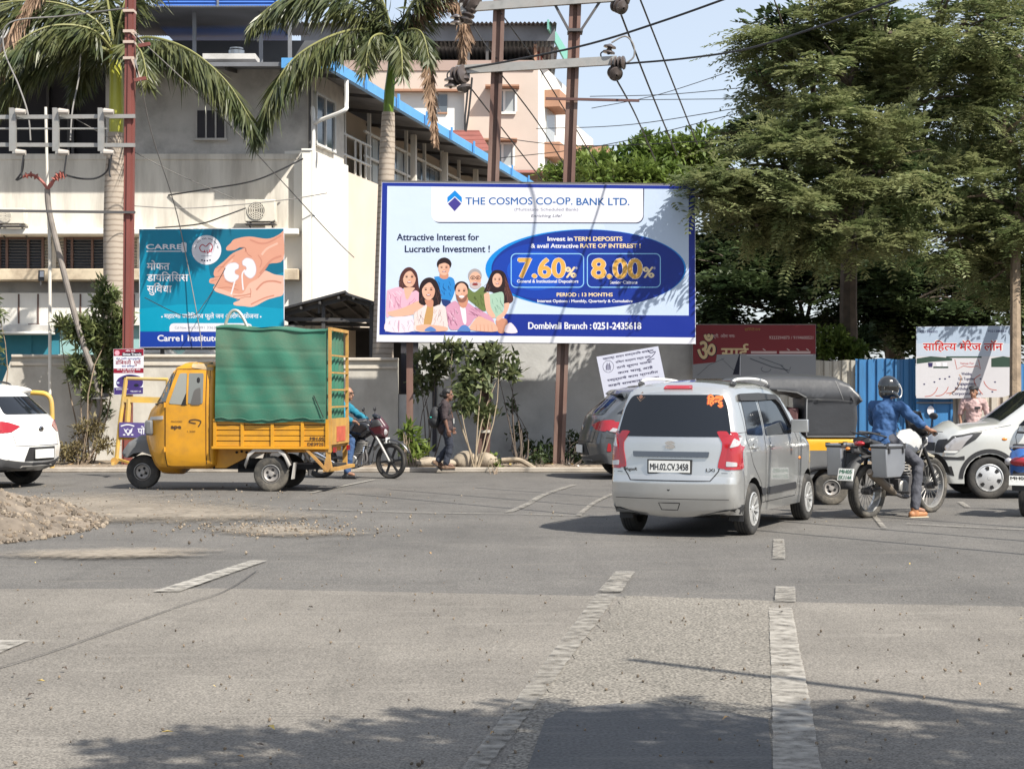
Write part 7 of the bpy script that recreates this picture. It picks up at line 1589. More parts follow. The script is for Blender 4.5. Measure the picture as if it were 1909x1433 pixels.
m = MB(); panel(m, bv, [(-.50, .68), (.50, .68), (.48, .80), (-.48, .80)], 'F', M_bkpl, .008, .06, .02); panel(m, bv, [(-.45, .30), (.45, .30), (.42, .5), (-.42, .5)], 'F', M_bkpl, .008, .06, .02); m.build("grille", rcar, smooth=60)
m = MB(); panel(m, bv, [(2.22, -.60), (2.74, -.66), (2.74, .66), (2.22, .60)], 'T', M_glass, .005, .07, .05); m.build("windscreen", rcar, smooth=60)
m = MB(); h, n = cast(bv, 'F', 0, .55); m.box((h.x + .012, 0, .56), (.02, .46, .11), M_plate); m.build("licence_plate", rcar)
m = MB(); m.bb(.2, 3.4, -.55, .55, .22, .34, M_cav); m.build("underbody", rcar)

# ---------------------------------------------------------------- yellow three wheeled goods rickshaw
M_yel = pm("yellow_truck_paint", (.56, .26, .010), .45, var=.10, scale=2, coat=.2, bump=.10, bscale=5, dirt=(.30, .15, .03), dscale=5., damt=.5)
M_yel2 = pm("faded_yellow_steel", (.44, .25, .06), .6, var=.15, scale=4, dirt=(.28, .13, .06), dscale=5, damt=.7)
M_cabgr = pm("cab_grey_plastic", (.13, .13, .13), .6, var=.15, scale=3)
M_mg = pm("mudguard_grey", (.46, .44, .41), .5, var=.1, scale=4, dirt=(.25, .22, .19), dscale=4, damt=.6)
th = radians(174.5); qd = 27.0; of_ = Matrix.Rotation(th, 3, 'Z') @ Vector((0, .62, 0))
tk = make_root("goods_rickshaw", "yellow three wheeled goods rickshaw loaded high under a green tarpaulin", "truck", (XA(506, qd) - of_.x, qd - of_.y, 0), th)
cs_ = [(.93, .42, 'b'), (.90, .9, 'b'), (.90, 1.85, 'b'), (.94, 1.98, 'b'), (1.1, 2.03, 'b'), (1.42, 2.02, 'b'), (1.56, 1.95, 'b'), (1.60, 1.86, 'b'), (1.72, 1.62, 'b'), (1.84, 1.37, 'b'), (2.0, 1.22, 'b'), (2.08, 1.02, 'b'), (2.07, .80, 'b'), (2.0, .60, 'b'), (1.92, .44, 'b'), (1.84, .36, 'b'), (1.06, .36, 'b')]
def wC(x, z):
    w = .66
    if z > 1.35: w -= .10 * ((z - 1.35) / .7) ** 1.5
    if x > 1.6: w -= .28 * ((x - 1.6) / .48) ** 2
    if z < .6: w -= .04 * ((.6 - z) / .25)
    return w
sh, bv = carshell(cs_, wC, .07, lambda x, z: .12 if x > 1.6 else .03, .08, M_yel, M_yel, None); sh.build("cab", tk, smooth=50)
for s, v_ in ((1, 'L'), (-1, 'R')):
    m = MB(); panel(m, bv, [(1.05, .40), (1.66, .40), (1.69, .55), (1.69, 1.42), (1.52, 1.91), (1.06, 1.91)], v_, M_yel, .012, .08, .05); dr = m.build("door", tk, smooth=60)
    m = MB(); panel(m, bv, [(1.09, 1.38), (1.33, 1.38), (1.33, 1.86), (1.09, 1.86)], v_, pm("old_cab_glass", (.16, .165, .15), .12, spec=.8), .020, .08, .03); panel(m, bv, [(1.36, 1.36), (1.635, 1.38), (1.475, 1.86), (1.36, 1.86)], v_, pm("open_cab_glass", (.24, .24, .21), .12, spec=.8), .018, .08, .03); m.build("side_window", dr, smooth=60)
    m = MB(); panel(m, bv, [(1.36, 1.355), (1.44, 1.355), (1.36, 1.55)], v_, M_cav, .021, .05, .01); panel(m, bv, [(1.12, 1.36), (1.29, 1.36), (1.23, 1.60), (1.13, 1.64)], v_, pm("seat_grey", (.09, .085, .08), .8), .023, .05, .04); m.ell((1.17, s * .615, 1.72), (.05, .03, .09), M_cav); m.build("seat", dr, smooth=60)
    m = MB(); seam(m, bv, [(1.04, .39), (1.68, .39), (1.705, .55), (1.705, 1.42), (1.53, 1.925), (1.045, 1.925)], v_, M_cav, .012, .003, True); seam(m, bv, [(.98, .40), (.99, 1.0), (.99, 1.93)], v_, M_cav, .010); seam(m, bv, [(1.34, 1.37), (1.34, 1.87)], v_, M_yel, .03, .024); m.build("panel_gap", tk, smooth=0, fixn=False)
    m = MB()
    for z in (.66, 1.36): m.tube([(1.71, s * (wC(1.71, z) + .015), z - .04), (1.71, s * (wC(1.71, z) + .015), z + .04)], .016, M_yel, 8)
    m.build("hinge", tk)
    m = MB(); m.box((2.0, s * .50, 1.0), (.12, .16, .24), M_cabgr); hl = m.build("headlight", tk, bevel=.03); m = MB(); m.box((2.045, s * .505, 1.0), (.05, .13, .19), M_clr); m.build("lens", hl, bevel=.02)
    m = MB(); panel(m, bv, [(1.74, 1.19), (2.00, 1.17), (2.02, 1.12), (1.74, 1.13)], v_, M_mg, .008, .05, .01); m.build("trim_band", tk, smooth=60)
m = MB(); hL = bv
panel(m, bv, [(-.50, 1.42), (.50, 1.42), (.46, 1.86), (-.46, 1.86)], 'F', pm("cab_windscreen", (.10, .11, .11), .08, spec=1.), .008, .07, .05); 
for s, v_ in ((1, 'L'), (-1, 'R')): panel(m, bv, [(1.66, 1.42), (1.86, 1.40), (1.66, 1.82), (1.56, 1.86)], v_, MATS["cab_windscreen"], .007, .05, .03)
m.build("windscreen", tk, smooth=60)
m = MB()
for s, v_ in ((1, 'L'), (-1, 'R')): seam(m, bv, [(1.64, 1.40), (1.88, 1.385), (1.60, 1.90)], v_, M_bkpl, .022, .009, True)
m.tube([(1.9, -.5, 1.37), (1.96, 0, 1.385), (1.9, .5, 1.37)], .014, M_bkpl, 6); m.tube([(1.95, .25, 1.40), (1.78, .35, 1.62)], .008, M_bkpl, 6); m.build("window_seal", tk)
m = MB(); panel(m, bv, [(.95, 1.90), (1.30, 1.95), (1.28, 2.04), (.95, 2.04)], 'L', pm("faded_roof_paint", (.36, .27, .16), .8, var=.2), .006, .05, .03); m.build("roof_patch", tk, smooth=60)
def sfr(u, v, l): h, n = cast(bv, 'L', -u, -v); return h + n * (.016 + .0006 * l)
m = MB(); M_dkl = pm("door_lettering", (.06, .03, .012), .7)
text(m, "PIAGGIO", sfr, -1.60, -1.085, .03, M_dkl, .18, 1, .0); text(m, "ape", sfr, -1.60, -.99, .062, M_dkl, .16, 1, .05); text(m, "1.200", sfr, -1.34, -.93, .03, M_dkl, .13, 1); stroke(m, [tuple(q) for q in spline([(-1.16, -1.02), (-1.12, -1.1), (-1.2, -1.13), (-1.29, -1.12), (-1.3, -1.09), (-1.2, -1.07)], 5)], sfr, M_dkl, .02, 1)
m.build("door_lettering", tk, smooth=0, fixn=False)
m = MB(); fs_ = [(1.92, .50, 'a'), (1.90, .72, 'b'), (2.02, .82, 'b'), (2.28, .82, 'b'), (2.46, .72, 'b'), (2.56, .58, 'b'), (2.54, .52, 'a')] + [(2.25 + .30 * cos(a), .30 + .30 * sin(a), 'a') for a in (.75, 1.2, 1.7, 2.1)]
mg, _ = carshell(fs_, lambda x, z: .21, .07, lambda x, z: .05, .07, M_cabgr, M_cav); mg.build("front_mudguard", tk, smooth=50)
wheel(tk, 2.26, .001, .275, .13, 'steel', .52, tyre=M_tyre); 
for s in (1, -1):
    wheel(tk, 0, s * .60, .28, .13, 'steel', .54, tyre=M_tyred if s > 0 else M_tyre)
    m = MB(); q = [(-.33, .40), (-.30, .53), (-.24, .60), (.16, .68), (.24, .66), (.36, .44)]
    q = [(.42, .42), (.36, .60), (.26, .68), (-.14, .68), (-.24, .60), (-.32, .42)]; vs = []
    for (x, z) in q: vs += [(x, s * .50, z), (x, s * .70, z), (x * .93, s * .72, z - .05)]
    m.add(vs, [(3 * i + j, 3 * i + j + 1, 3 * i + j + 4, 3 * i + j + 3) for i in range(5) for j in (0, 1)], M_mg); o = m.build("rear_mudguard", tk, smooth=30, fixn=False); o.modifiers.new("s", 'SOLIDIFY').thickness = .012
    m = MB(); m.box((-.36, s * .6, .33), (.015, .2, .26), M_mg, (0, -.15, 0)); m.build("mud_flap", tk)
m = MB(); m.prism([(.95, .72), (.95, .36), (.78, .36), (.30, .60), (-.9, .62), (-.9, .70)], -.45, .45, 'xz', M_yel); m.bb(-1.0, 1.0, -.4, .4, .34, .42, M_cav); m.tube([(0, -.6, .28), (0, .6, .28)], .06, M_cav, 10); m.box((.42, .30, .40), (.35, .2, .22), M_cav); m.tube([(.7, .35, .40), (-.6, .35, .42)], .035, M_steel, 8)
for k in range(4): m.ell((.60 - .08 * k, .455, .61 + .015 * (k % 2)), (.022, .01, .02), M_cav)
m.build("chassis", tk)
# slatted load bed
bx0, bx1 = -.94, .90; zb0, zb1 = .71, 1.13
m = MB()
for s in (1, -1):
    for k in range(5):
        z = zb0 + .085 * k; m.bb(bx0, bx1, s * .70 - .012, s * .70 + .012, z + .006, z + .078, M_yel)
    m.bb(bx0, bx1, s * .695 - .006, s * .695 + .006, zb0, zb1, M_dkl)
m.bb(bx0, bx1, -.69, .69, zb0 - .02, zb0 + .02, M_yel2)
for k in range(5): m.bb(bx1 - .01, bx1 + .012, -.7, .7, zb0 + .085 * k + .006, zb0 + .085 * k + .078, M_yel)
m.build("side_board", tk, bevel=.004)
for s in (1, -1):
    m = MB()
    for x in (.88, .44, -.04, -.52, -.91): m.bb(x - .025, x + .025, s * .712, s * .735, zb0 - .03, zb1 + .01, M_yel)
    m.bb(bx0, bx1 + .03, s * .70, s * .74, zb0 - .035, zb0 + .005, M_yel); m.build("board_rib", tk)
m = MB(); fr_ = lambda u, v, l: Vector((-u, .7185 + .001 * l, -v)); text(m, "MH.05", fr_, .64, -.815, .05, M_dkl, .22, 1, .03); text(m, "DE3925", fr_, .60, -.725, .055, M_dkl, .25, 1, .03); m.build("plate_lettering", tk, smooth=0, fixn=False)
# tarpaulin box with sag and creases
M_tarp = pm("green_tarpaulin", (.026, .135, .085), .7, var=.14, scale=1.6, bump=.12, bscale=30, dirt=(.10, .135, .085), dscale=1.1, damt=.75, stretch=(1, 1, 1.3))
def tarp_pt(face, u, v):
    z0, z1 = 1.09, 2.60 - .07 * u; x = .87 - 1.76 * u; sag = .006 * sin(3 * pi * v + 2 * u) + .008 * sin(7 * v + 4 * u) * sin(5 * u) + .008 * sin(23 * u + 9 * v) + 0
    seam_ = -.007 * sum(math.exp(-((v - k) / .012) ** 2) for k in (.2, .39, .57, .76))
    z = z0 + (z1 - z0) * v + (.016 * sin(9 * u + 1) * (1 - v) ** 3) + .015 * sin(14 * u) * v ** 6
    w = .745 - .06 * v ** 3
    return x, w + sag + seam_, z
m = MB(); nu, nv_ = 60, 60
for s in (1, -1):
    vs = []
    for i in range(nu + 1):
        for j in range(nv_ + 1):
            x, y, z = tarp_pt(s, i / nu, j / nv_); vs.append((x, s * y, z))
    m.add(vs, [(i * (nv_ + 1) + j, (i + 1) * (nv_ + 1) + j, (i + 1) * (nv_ + 1) + j + 1, i * (nv_ + 1) + j + 1) for i in range(nu) for j in range(nv_)], M_tarp)
vs = []
for i in range(nu + 1):
    x, y, z = tarp_pt(1, i / nu, 1)
    for j in range(13):
        t = -1 + 2 * j / 12; vs.append((x, y * t, z + .03 * (1 - t * t) + .012 * sin(9 * i / nu + 4 * t)))
m.add(vs, [(i * 13 + j, (i + 1) * 13 + j, (i + 1) * 13 + j + 1, i * 13 + j + 1) for i in range(nu) for j in range(12)], M_tarp)
for (u, xo) in ((0, .0), (1, 0)):
    vs = []
    for i in range(25):
        for j in range(nv_ + 1):
            x, y, z = tarp_pt(1, u, j / nv_); t = -1 + 2 * i / 24; vs.append((x + (.03 * sin(16 * t + 3 * j / nv_) * (1 - t * t) if u else 0), y * t, z))
    m.add(vs, [(i * (nv_ + 1) + j, (i + 1) * (nv_ + 1) + j, (i + 1) * (nv_ + 1) + j + 1, i * (nv_ + 1) + j + 1) for i in range(24) for j in range(nv_)], M_tarp)
tarp = m.build("tarpaulin", tk, smooth=60)
m = MB(); m.tube(spline([tuple(Vector(tarp_pt(1, u / 16, .0)) + Vector((0, .015, .05 + .012 * sin(u * 2.1)))) for u in range(17)], 4), .008, pm("green_rope", (.05, .13, .09), .8), 6); m.tube(spline([tuple(Vector(tarp_pt(1, u / 16, .985)) + Vector((0, .012, .0))) for u in range(17)], 4), .014, pm("green_hem", (.03, .13, .09), .7), 6); m.tube(spline([tuple(Vector(tarp_pt(1, .90 + .0 * k, .05 + .06 * k)) + Vector((-.15 + .04 * k, .02, 0))) for k in range(5)], 4), .007, M_cav, 6); m.build("rope", tk)
m = MB(); m.tube(spline([(.86, .2, 2.5), (.84, .2, 2.68), (.77, .2, 2.83), (.69, .2, 2.87), (.60, .2, 2.81), (.50, .2, 2.62), (.48, .2, 2.5)], 6), .026, pm("hoop_steel", (.40, .38, .33), .5, metal=.4), 10); m.build("hoop", tk)
# tail frame: ladder posts, rungs, tailboard, bumper
m = MB()
for y in (-.70, .70): m.bar((-.95, y, .62), (-.95, y, 2.56), .045, .045, M_yel2)
m.bar((-.95, -.72, 2.55), (-.95, .72, 2.55), .05, .05, M_yel2)
for z in (1.33, 1.60, 1.87, 2.14): m.bar((-.96, -.70, z), (-.96, .66, z), .025, .025, M_yel2)
m.bar((-.95, .66, 1.30), (-.95, .66, 1.62), .03, .03, M_yel2); m.build("tail_frame", tk)
m = MB(); m.bb(-.985, -.955, -.70, .70, .74, 1.15, M_yel2); tb = m.build("tailboard", tk); m = MB(); m.bb(-.992, -.986, -.35, .35, .78, 1.02, pm("tailboard_red", (.45, .09, .05), .6, var=.2, scale=5)); m.build("painted_panel", tb)
m = MB(); m.bar((-.92, .68, .72), (-.92, .68, .32), .07, .06, M_yel2); m.bar((-.55, .70, .70), (-.90, .70, .34), .05, .04, M_yel2); m.bar((-.92, -.68, .72), (-.92, -.68, .32), .07, .06, M_yel2); m.bar((-1.02, -.75, .36), (-1.02, .75, .36), .10, .05, M_yel2); m.prism([(-.84, .32), (-1.0, .32), (-.94, .60), (-.9, .60)], .66, .72, 'xz', M_yel2); m.build("bumper", tk)
m = MB(); m.box((-1.0, -.55, .66), (.03, .16, .08), M_red); m.box((-1.0, .55, .66), (.03, .16, .08), M_red); m.build("taillight", tk)
# ---------------------------------------------------------------- auto rickshaw behind the silver car
M_vin = pm("black_vinyl", (.045, .046, .05), .38, bump=.3, bscale=5, var=.15, scale=2); M_autoy = pm("auto_yellow", (.68, .34, .015), .4, coat=.3)
ad = 23.8; th = radians(178); of_ = Matrix.Rotation(th, 3, 'Z') @ Vector((.36, .56, 0))
au = make_root("auto_rickshaw", "black hooded yellow auto rickshaw mostly hidden behind the silver hatchback", "auto rickshaw", (XA(1549, ad) - of_.x, ad - of_.y, 0), th)
lb = [(.06, .40, 'b'), (.02, .60, 'b'), (.02, .93, 'b'), (.74, .93, 'b'), (.80, .86, 'b'), (.84, .46, 'b'), (1.5, .42, 'b'), (1.62, .9, 'b'), (1.9, 1.0, 'b'), (2.2, .95, 'b'), (2.38, .75, 'b'), (2.42, .5, 'b'), (2.2, .38, 'u'), (.8, .36, 'u')] + arch(.36, .24, .30, 0, 0, .36, 8)[:-1]
lb = lb[:-1] + [(.09, .36, 'u')]
def mfa(c): return M_autoy if c.z > .78 else M_cabgr
sh, bv = carshell(lb, lambda x, z: .62 - (.35 * ((x - 1.5) / .9) ** 2 if x > 1.5 else 0), .05, lambda x, z: .03, .08, M_cabgr, M_cav, mfa); sh.build("body", au, smooth=45)
cn = [(.03, .935, 'b'), (.0, 1.20, 'b'), (.01, 1.38, 'b'), (-.07, 1.44, 'b'), (-.03, 1.52, 'b'), (.10, 1.66, 'b'), (.28, 1.745, 'b'), (.7, 1.78, 'b'), (1.3, 1.775, 'b'), (1.75, 1.72, 'b'), (1.98, 1.64, 'b'), (1.96, 1.58, 'b'), (1.4, 1.60, 'b'), (.90, 1.56, 'b'), (.74, 1.50, 'b'), (.72, .935, 'b')]
def wcan(x, z):
    w = .63
    if z > 1.44: w = .66 - .12 * ((z - 1.44) / .34) ** 2
    return w
sh, bv2 = carshell(cn, wcan, .035, lambda x, z: .04, .07, M_vin, M_vin); sh.build("canopy", au, smooth=50)
m = MB(); seam(m, bv2, [(.04, 1.43), (.3, 1.46), (.7, 1.47), (1.3, 1.56)], 'L', M_cabgr, .02, .006); seam(m, bv2, [(.04, .955), (.70, .955)], 'L', pm("chrome_strip", (.5, .5, .5), .4, metal=.6), .025, .006); seam(m, bv2, [(.30, 1.72), (.20, 1.45)], 'L', M_cabgr, .012, .005); seam(m, bv2, [(.70, 1.48), (.70, .96)], 'L', pm("canopy_piping", (.4, .4, .4), .5), .012, .006); m.build("piping", au)
m = MB(); m.bb(.80, .95, -.55, .55, .5, 1.35, pm("seat_back", (.08, .03, .03), .6)); m.bb(.80, 1.2, -.55, .55, .45, .62, MATS["seat_back"]); m.build("seat", au, bevel=.03)
m = MB(); m.tube([(1.55, .58, .9), (1.95, .5, 1.6)], .025, M_cabgr, 8); m.tube([(1.55, -.58, .9), (1.95, -.5, 1.6)], .025, M_cabgr, 8); m.build("pillar", au)
m = MB(); m.bb(.04, .30, .622, .63, .60, .78, M_yplate); m.build("licence_plate", au); m = MB(); fr_ = lambda u, v, l: Vector((-u, .6315, -v)); text(m, "MH 05", fr_, -.28, -.705, .05, M_ink, .2, 1, .03); text(m, "BG 3382", fr_, -.28, -.62, .05, M_ink, .22, 1, .03); m.build("plate_lettering", au, smooth=0, fixn=False)
for (x, y) in ((.36, .56), (.36, -.56), (2.15, .001)): wheel(au, x, y, .235, .11, 'steel', .52, tyre=M_tyred)
m = MB()
for s in (1, -1): m.tube(spline([(.70, s * .6, .42), (.62, s * .63, .50), (.36, s * .64, .53), (.08, s * .63, .48), (-.02, s * .6, .34)], 5), .03, M_bkpl, 8)
m.bb(-.04, .04, -.5, .5, .36, .42, M_bkpl); m.build("mudguard", au)

# ---------------------------------------------------------------- motorcycles
def frbike(root, o):
    """o: options. local x forward from the rear axle, y left"""
    wb = o['wb']; rr_, rf = o['rr'], o['rf']; tn = o.get('turn', 0)
    wheel(root, 0, .001, rr_, o['tw'], o['rim'], .80, n=o['n'], tyre=o.get('tyre')); wheel(root, wb, .001, rf, o['tw'] * .75, o['rim'], .84, n=o['n'], tyre=o.get('tyre'), turn=tn)
    m = MB(); hx, hz = wb - .30, rf + .52
    m.tube([(wb, .10, rf), (wb - .12, .10, rf + .22), (hx, .09, hz)], [.026, .026, .022], M_galv if o.get('fork') else M_bkpl, 10); m.tube([(wb, -.10, rf), (wb - .12, -.10, rf + .22), (hx, -.09, hz)], [.026, .026, .022], M_galv if o.get('fork') else M_bkpl, 10); m.tube([(hx, -.1, hz), (hx, .1, hz)], .03, M_bkpl, 8); m.tube([(wb, -.12, rf), (wb, .12, rf)], .015, M_galv, 8); m.build("fork", root)
    m = MB(); hb = [(hx - .16, .38, hz + .16), (hx - .10, .30, hz + .17), (hx - .03, .14, hz + .12), (hx, 0, hz + .08), (hx - .03, -.14, hz + .12), (hx - .10, -.30, hz + .17), (hx - .16, -.38, hz + .16)]
    m.tube(spline(hb, 4), .012, M_bkpl, 8); hbo = m.build("handlebar", root)
    for s in (1, -1):
        m = MB(); m.tube([(hx - .10, s * .29, hz + .17), (hx - .17, s * .40, hz + .16)], .018, M_bkpl, 8); m.tube([(hx - .06, s * .26, hz + .19), (hx - .06, s * .42, hz + .18)], .006, M_galv, 6); m.build("grip", hbo)
        m = MB(); m.tube([(hx - .05, s * .22, hz + .17), (hx - .10, s * .30, hz + .36)], .006, M_bkpl, 6); m.ell((hx - .10, s * .31, hz + .38), (.02, .065, .045), M_bkpl); m.build("mirror", root)
    m = MB(); m.tube([(0, .07, rr_), (.30, .07, rr_ + .06), (.45, .07, rr_ + .05)], .025, M_steel, 8); m.tube([(0, -.07, rr_), (.30, -.07, rr_ + .06), (.45, -.07, rr_ + .05)], .025, M_steel, 8); m.tube([(hx + .02, 0, hz), (.55, 0, hz - .18), (.15, 0, hz - .12), (-.30, 0, hz - .04)], .024, M_bkpl, 8); m.tube([(hx + .02, 0, hz - .1), (hx - .12, 0, rf + .08), (.5, 0, rf - .05), (.42, 0, hz - .18)], .022, M_bkpl, 8)
    for s in (1, -1): m.tube([(.10, s * .13, rr_ + .06), (.18, s * .13, hz - .14)], .025, M_galv if o.get('fork') else M_bkpl, 10)
    m.build("frame", root)
    m = MB(); ex = .62; m.box((ex + .06, 0, rf + .02), (.34, .26, .22), M_steel, (0, -.1, 0)); m.tube([(ex + .10, 0, rf + .1), (ex + .16, 0, rf + .36)], [.10, .085], M_steel, 14)
    for k in range(6): m.lathe([(.075, -.006), (.125, -.006), (.125, .006), (.075, .006)], M_galv, c=(ex + .11 + .012 * k, 0, rf + .14 + .035 * k), n=14, close=True)
    for s in (1, -1): m.lathe([(0, s * .15), (.09, s * .145), (.11, s * .12)], M_galv, c=(ex, 0, rf), axis='y', n=18)
    m.build("engine", root, bevel=.01)
    m = MB(); m.tube(spline([(ex + .22, -.06, rf + .2), (ex + .26, -.12, rf - .02), (ex, -.16, rf - .12), (.30, -.17, rf - .04)], 5), .022, M_steel, 8); m.tube([(.34, -.18, rf - .06), (.22, -.19, rf + .0), (-.18, -.20, rf + .20), (-.24, -.20, rf + .23)], [.03, .05, .055, .04], o.get('muff', M_steel), 14); m.build("exhaust", root)
    m = MB(); tp = [(hx - .02, hz - .02), (hx - .05, hz + .12), (hx - .18, hz + .19), (hx - .36, hz + .17), (hx - .52, hz + .03), (hx - .50, hz - .06), (hx - .2, hz - .12)]
    tb_, _ = carshell([(x, z, 'b') for x, z in tp], lambda x, z: .135 - .05 * max(0, (hx - .3 - x) / .25) ** 2, .08, lambda x, z: .03, .05, o['tank'], o['tank']); tb_.build("tank", root, smooth=60)
    m = MB(); st_ = [(hx - .50, hz - .02), (hx - .52, hz + .04), (hx - .75, hz + .0), (hx - 1.0, hz + .07), (hx - 1.24, hz + .12), (hx - 1.26, hz + .06), (hx - .9, hz - .05)]
    sb_, _ = carshell([(x, z, 'b') for x, z in st_], lambda x, z: .14, .05, lambda x, z: .02, .06, M_bkpl, M_bkpl); sb_.build("seat", root, smooth=60)
    m = MB(); sp_ = [(hx - .45, hz - .08), (hx - .9, hz - .06), (hx - 1.15, hz + .04), (hx - 1.0, hz - .12), (hx - .6, hz - .28)]
    for s in (1, -1): m.prism(sp_, s * .10, s * .145, 'xz', o['side'])
    m.build("side_panel", root, bevel=.01)
    m = MB(); vs = []; n = 12
    for k in range(n + 1):
        a = radians(20 + 130 * k / n); vs += [(wb + (rf + .05) * cos(a), -.07, rf + (rf + .05) * sin(a)), (wb + (rf + .075) * cos(a), 0, rf + (rf + .075) * sin(a)), (wb + (rf + .05) * cos(a), .07, rf + (rf + .05) * sin(a))]
    m.add(vs, [(3 * i + j, 3 * i + j + 1, 3 * i + j + 4, 3 * i + j + 3) for i in range(n) for j in (0, 1)], o['guard']); g_ = m.build("front_mudguard", root, fixn=False); g_.modifiers.new("s", 'SOLIDIFY').thickness = .006
    m = MB(); vs = []
    for k in range(n + 1):
        a = radians(70 + 105 * k / n); vs += [(0 + (rr_ + .10) * cos(a), -.09, rr_ + (rr_ + .10) * sin(a)), (0 + (rr_ + .13) * cos(a), 0, rr_ + (rr_ + .13) * sin(a)), ((rr_ + .10) * cos(a), .09, rr_ + (rr_ + .10) * sin(a))]
    m.add(vs, [(3 * i + j, 3 * i + j + 1, 3 * i + j + 4, 3 * i + j + 3) for i in range(n) for j in (0, 1)], M_bkpl); g_ = m.build("rear_mudguard", root, fixn=False); g_.modifiers.new("s", 'SOLIDIFY').thickness = .008
    m = MB(); tlx = hx - 1.28; m.ell((tlx, 0, hz + .05), (.05, .075, .035), M_red); m.build("taillight", root)
    for s in (1, -1):
        m = MB(); m.tube([(tlx + .03, s * .05, hz - .01), (tlx + .0, s * .15, hz - .02)], .008, M_bkpl, 6); m.ell((tlx, s * .17, hz - .02), (.03, .035, .022), M_org); m.build("indicator", root)
    px_ = -(rr_ + .13) * .80; m = MB(); m.box((px_ - .08, 0, rr_ + .22), (.012, .22, .15), M_plate, (0, .25, 0)); po = m.build("licence_plate", root)
    if o.get('ptext'):
        m = MB(); R__ = Euler((0, .25, 0)).to_matrix(); fr_ = lambda u, v, l: Vector((px_ - .08, 0, rr_ + .22)) + R__ @ Vector((-.008, -u, -v))
        text(m, o['ptext'][0], fr_, -.09, -.012, .05, o.get('pink', M_ink), .18, 1, .03); text(m, o['ptext'][1], fr_, -.09, .06, .05, o.get('pink', M_ink), .18, 1, .03); m.build("plate_lettering", po, smooth=0, fixn=False)
    m = MB()
    for s in (1, -1): m.tube([(.50, s * .10, rf - .05), (.52, s * .27, rf - .05)], .014, M_bkpl, 8)
    m.tube([(.48, .08, rf - .08), (.38, .22, .02)], .010, M_bkpl, 6) if o.get('stand') else None
    m.build("footpeg", root)
    return hx, hz
M_wtank = paintmat("white_tank_paint", (.48, .48, .47), 0, .35, .8); M_almbox = pm("aluminium_pannier", (.30, .31, .33), .42, metal=.65, var=.1, scale=3); M_exh = pm("dusty_exhaust", (.17, .14, .11), .6, metal=.3)
# adventure motorcycle with aluminium panniers
md_ = 21.35; hd = radians(90 - 46)
himx = make_root("motorcycle", "white tanked adventure motorcycle with silver aluminium side boxes", "motorcycle", (XA(1616, md_), md_, 0), hd)
hx1, hz1 = frbike(himx, dict(wb=1.42, rr=.335, rf=.36, tw=.135, rim='spoke', n=32, tyre=M_tyred, tank=M_wtank, side=M_wtank, guard=M_bkpl, muff=M_exh, ptext=("MH05", "EK1144"), pink=pm("plate_green", (.06, .28, .16), .5)))
for s in (1, -1):
    m = MB(); c = Vector((-.02, s * .33, hz1 - .16)); m.prism([(c.x - .22, c.z + .17), (c.x + .20, c.z + .17), (c.x + .20, c.z - .10), (c.x + .10, c.z - .20), (c.x - .20, c.z - .20)], c.y - .11, c.y + .11, 'xz', M_almbox); pn = m.build("pannier", himx, bevel=.012)
    m = MB(); m.bb(c.x - .23, c.x + .21, c.y - .118, c.y + .118, c.z + .175, c.z + .205, M_almbox); m.bb(c.x - .225, c.x + .205, c.y - .122, c.y + .122, c.z + .155, c.z + .176, M_bkpl); m.build("lid", pn, bevel=.01)
    m = MB()
    for x in (-.16, .14): m.box((c.x + x, c.y + s * .118, c.z + .14), (.03, .012, .09), M_bkpl)
    for x in (-.2, .17):
        for y in (-.1, .1): m.box((c.x + x, c.y + y, c.z + .19), (.05, .04, .05), M_bkpl)
    m.build("latch", pn)
    m = MB(); m.tube([(c.x - .15, s * .2, c.z + .1), (c.x + .15, s * .2, c.z + .1), (c.x + .15, s * .2, c.z - .12), (c.x - .15, s * .2, c.z - .12), (c.x - .15, s * .2, c.z + .1)], .01, M_bkpl, 6); m.build("pannier_frame", himx)
m = MB()
for s in (1, -1): m.tube([(hx1 - .75, s * .13, hz1 + .10), (hx1 - 1.25, s * .12, hz1 + .19), (hx1 - 1.38, s * .06, hz1 + .20)], .011, M_bkpl, 8)
for x in (1.0, 1.12, 1.24): m.tube([(hx1 - x, -.12, hz1 + .17), (hx1 - x, .12, hz1 + .17)], .009, M_bkpl, 6)
m.build("luggage_rack", himx)
m = MB(); vs = []; n = 8
for i in range(n + 1):
    for j in range(7):
        t = -1 + 2 * j / 6; v = i / n; vs.append((hx1 + .12 - .13 * v - .10 * t * t, t * (.16 - .04 * v), hz1 + .12 + .32 * v))
m.add(vs, [(i * 7 + j, (i + 1) * 7 + j, (i + 1) * 7 + j + 1, i * 7 + j + 1) for i in range(n) for j in range(6)], pm("smoked_screen", (.05, .05, .052), .1, spec=.8)); o = m.build("windscreen", himx, fixn=False); o.modifiers.new("s", 'SOLIDIFY').thickness = .005
m = MB(); m.ell((hx1 + .08, 0, hz1 + .05), (.08, .09, .09), M_bkpl); m.ell((hx1 + .14, 0, hz1 + .05), (.03, .075, .075), M_clr); m.build("headlight", himx)
m = MB(); m.prism([(hx1 + .05, hz1 - .06), (hx1 + .32, hz1 - .14), (hx1 + .30, hz1 - .17), (hx1 + .02, hz1 - .12)], -.07, .07, 'xz', pm("sand_beak", (.34, .31, .24), .5)); m.build("beak_fender", himx, bevel=.01)
m = MB(); 
for s in (1, -1): m.tube([(hx1 + .06, s * .11, hz1 + .02), (hx1 - .18, s * .2, hz1 - .02), (hx1 - .28, s * .19, hz1 - .2)], .011, M_galv, 8)
m.build("tank_guard", himx)
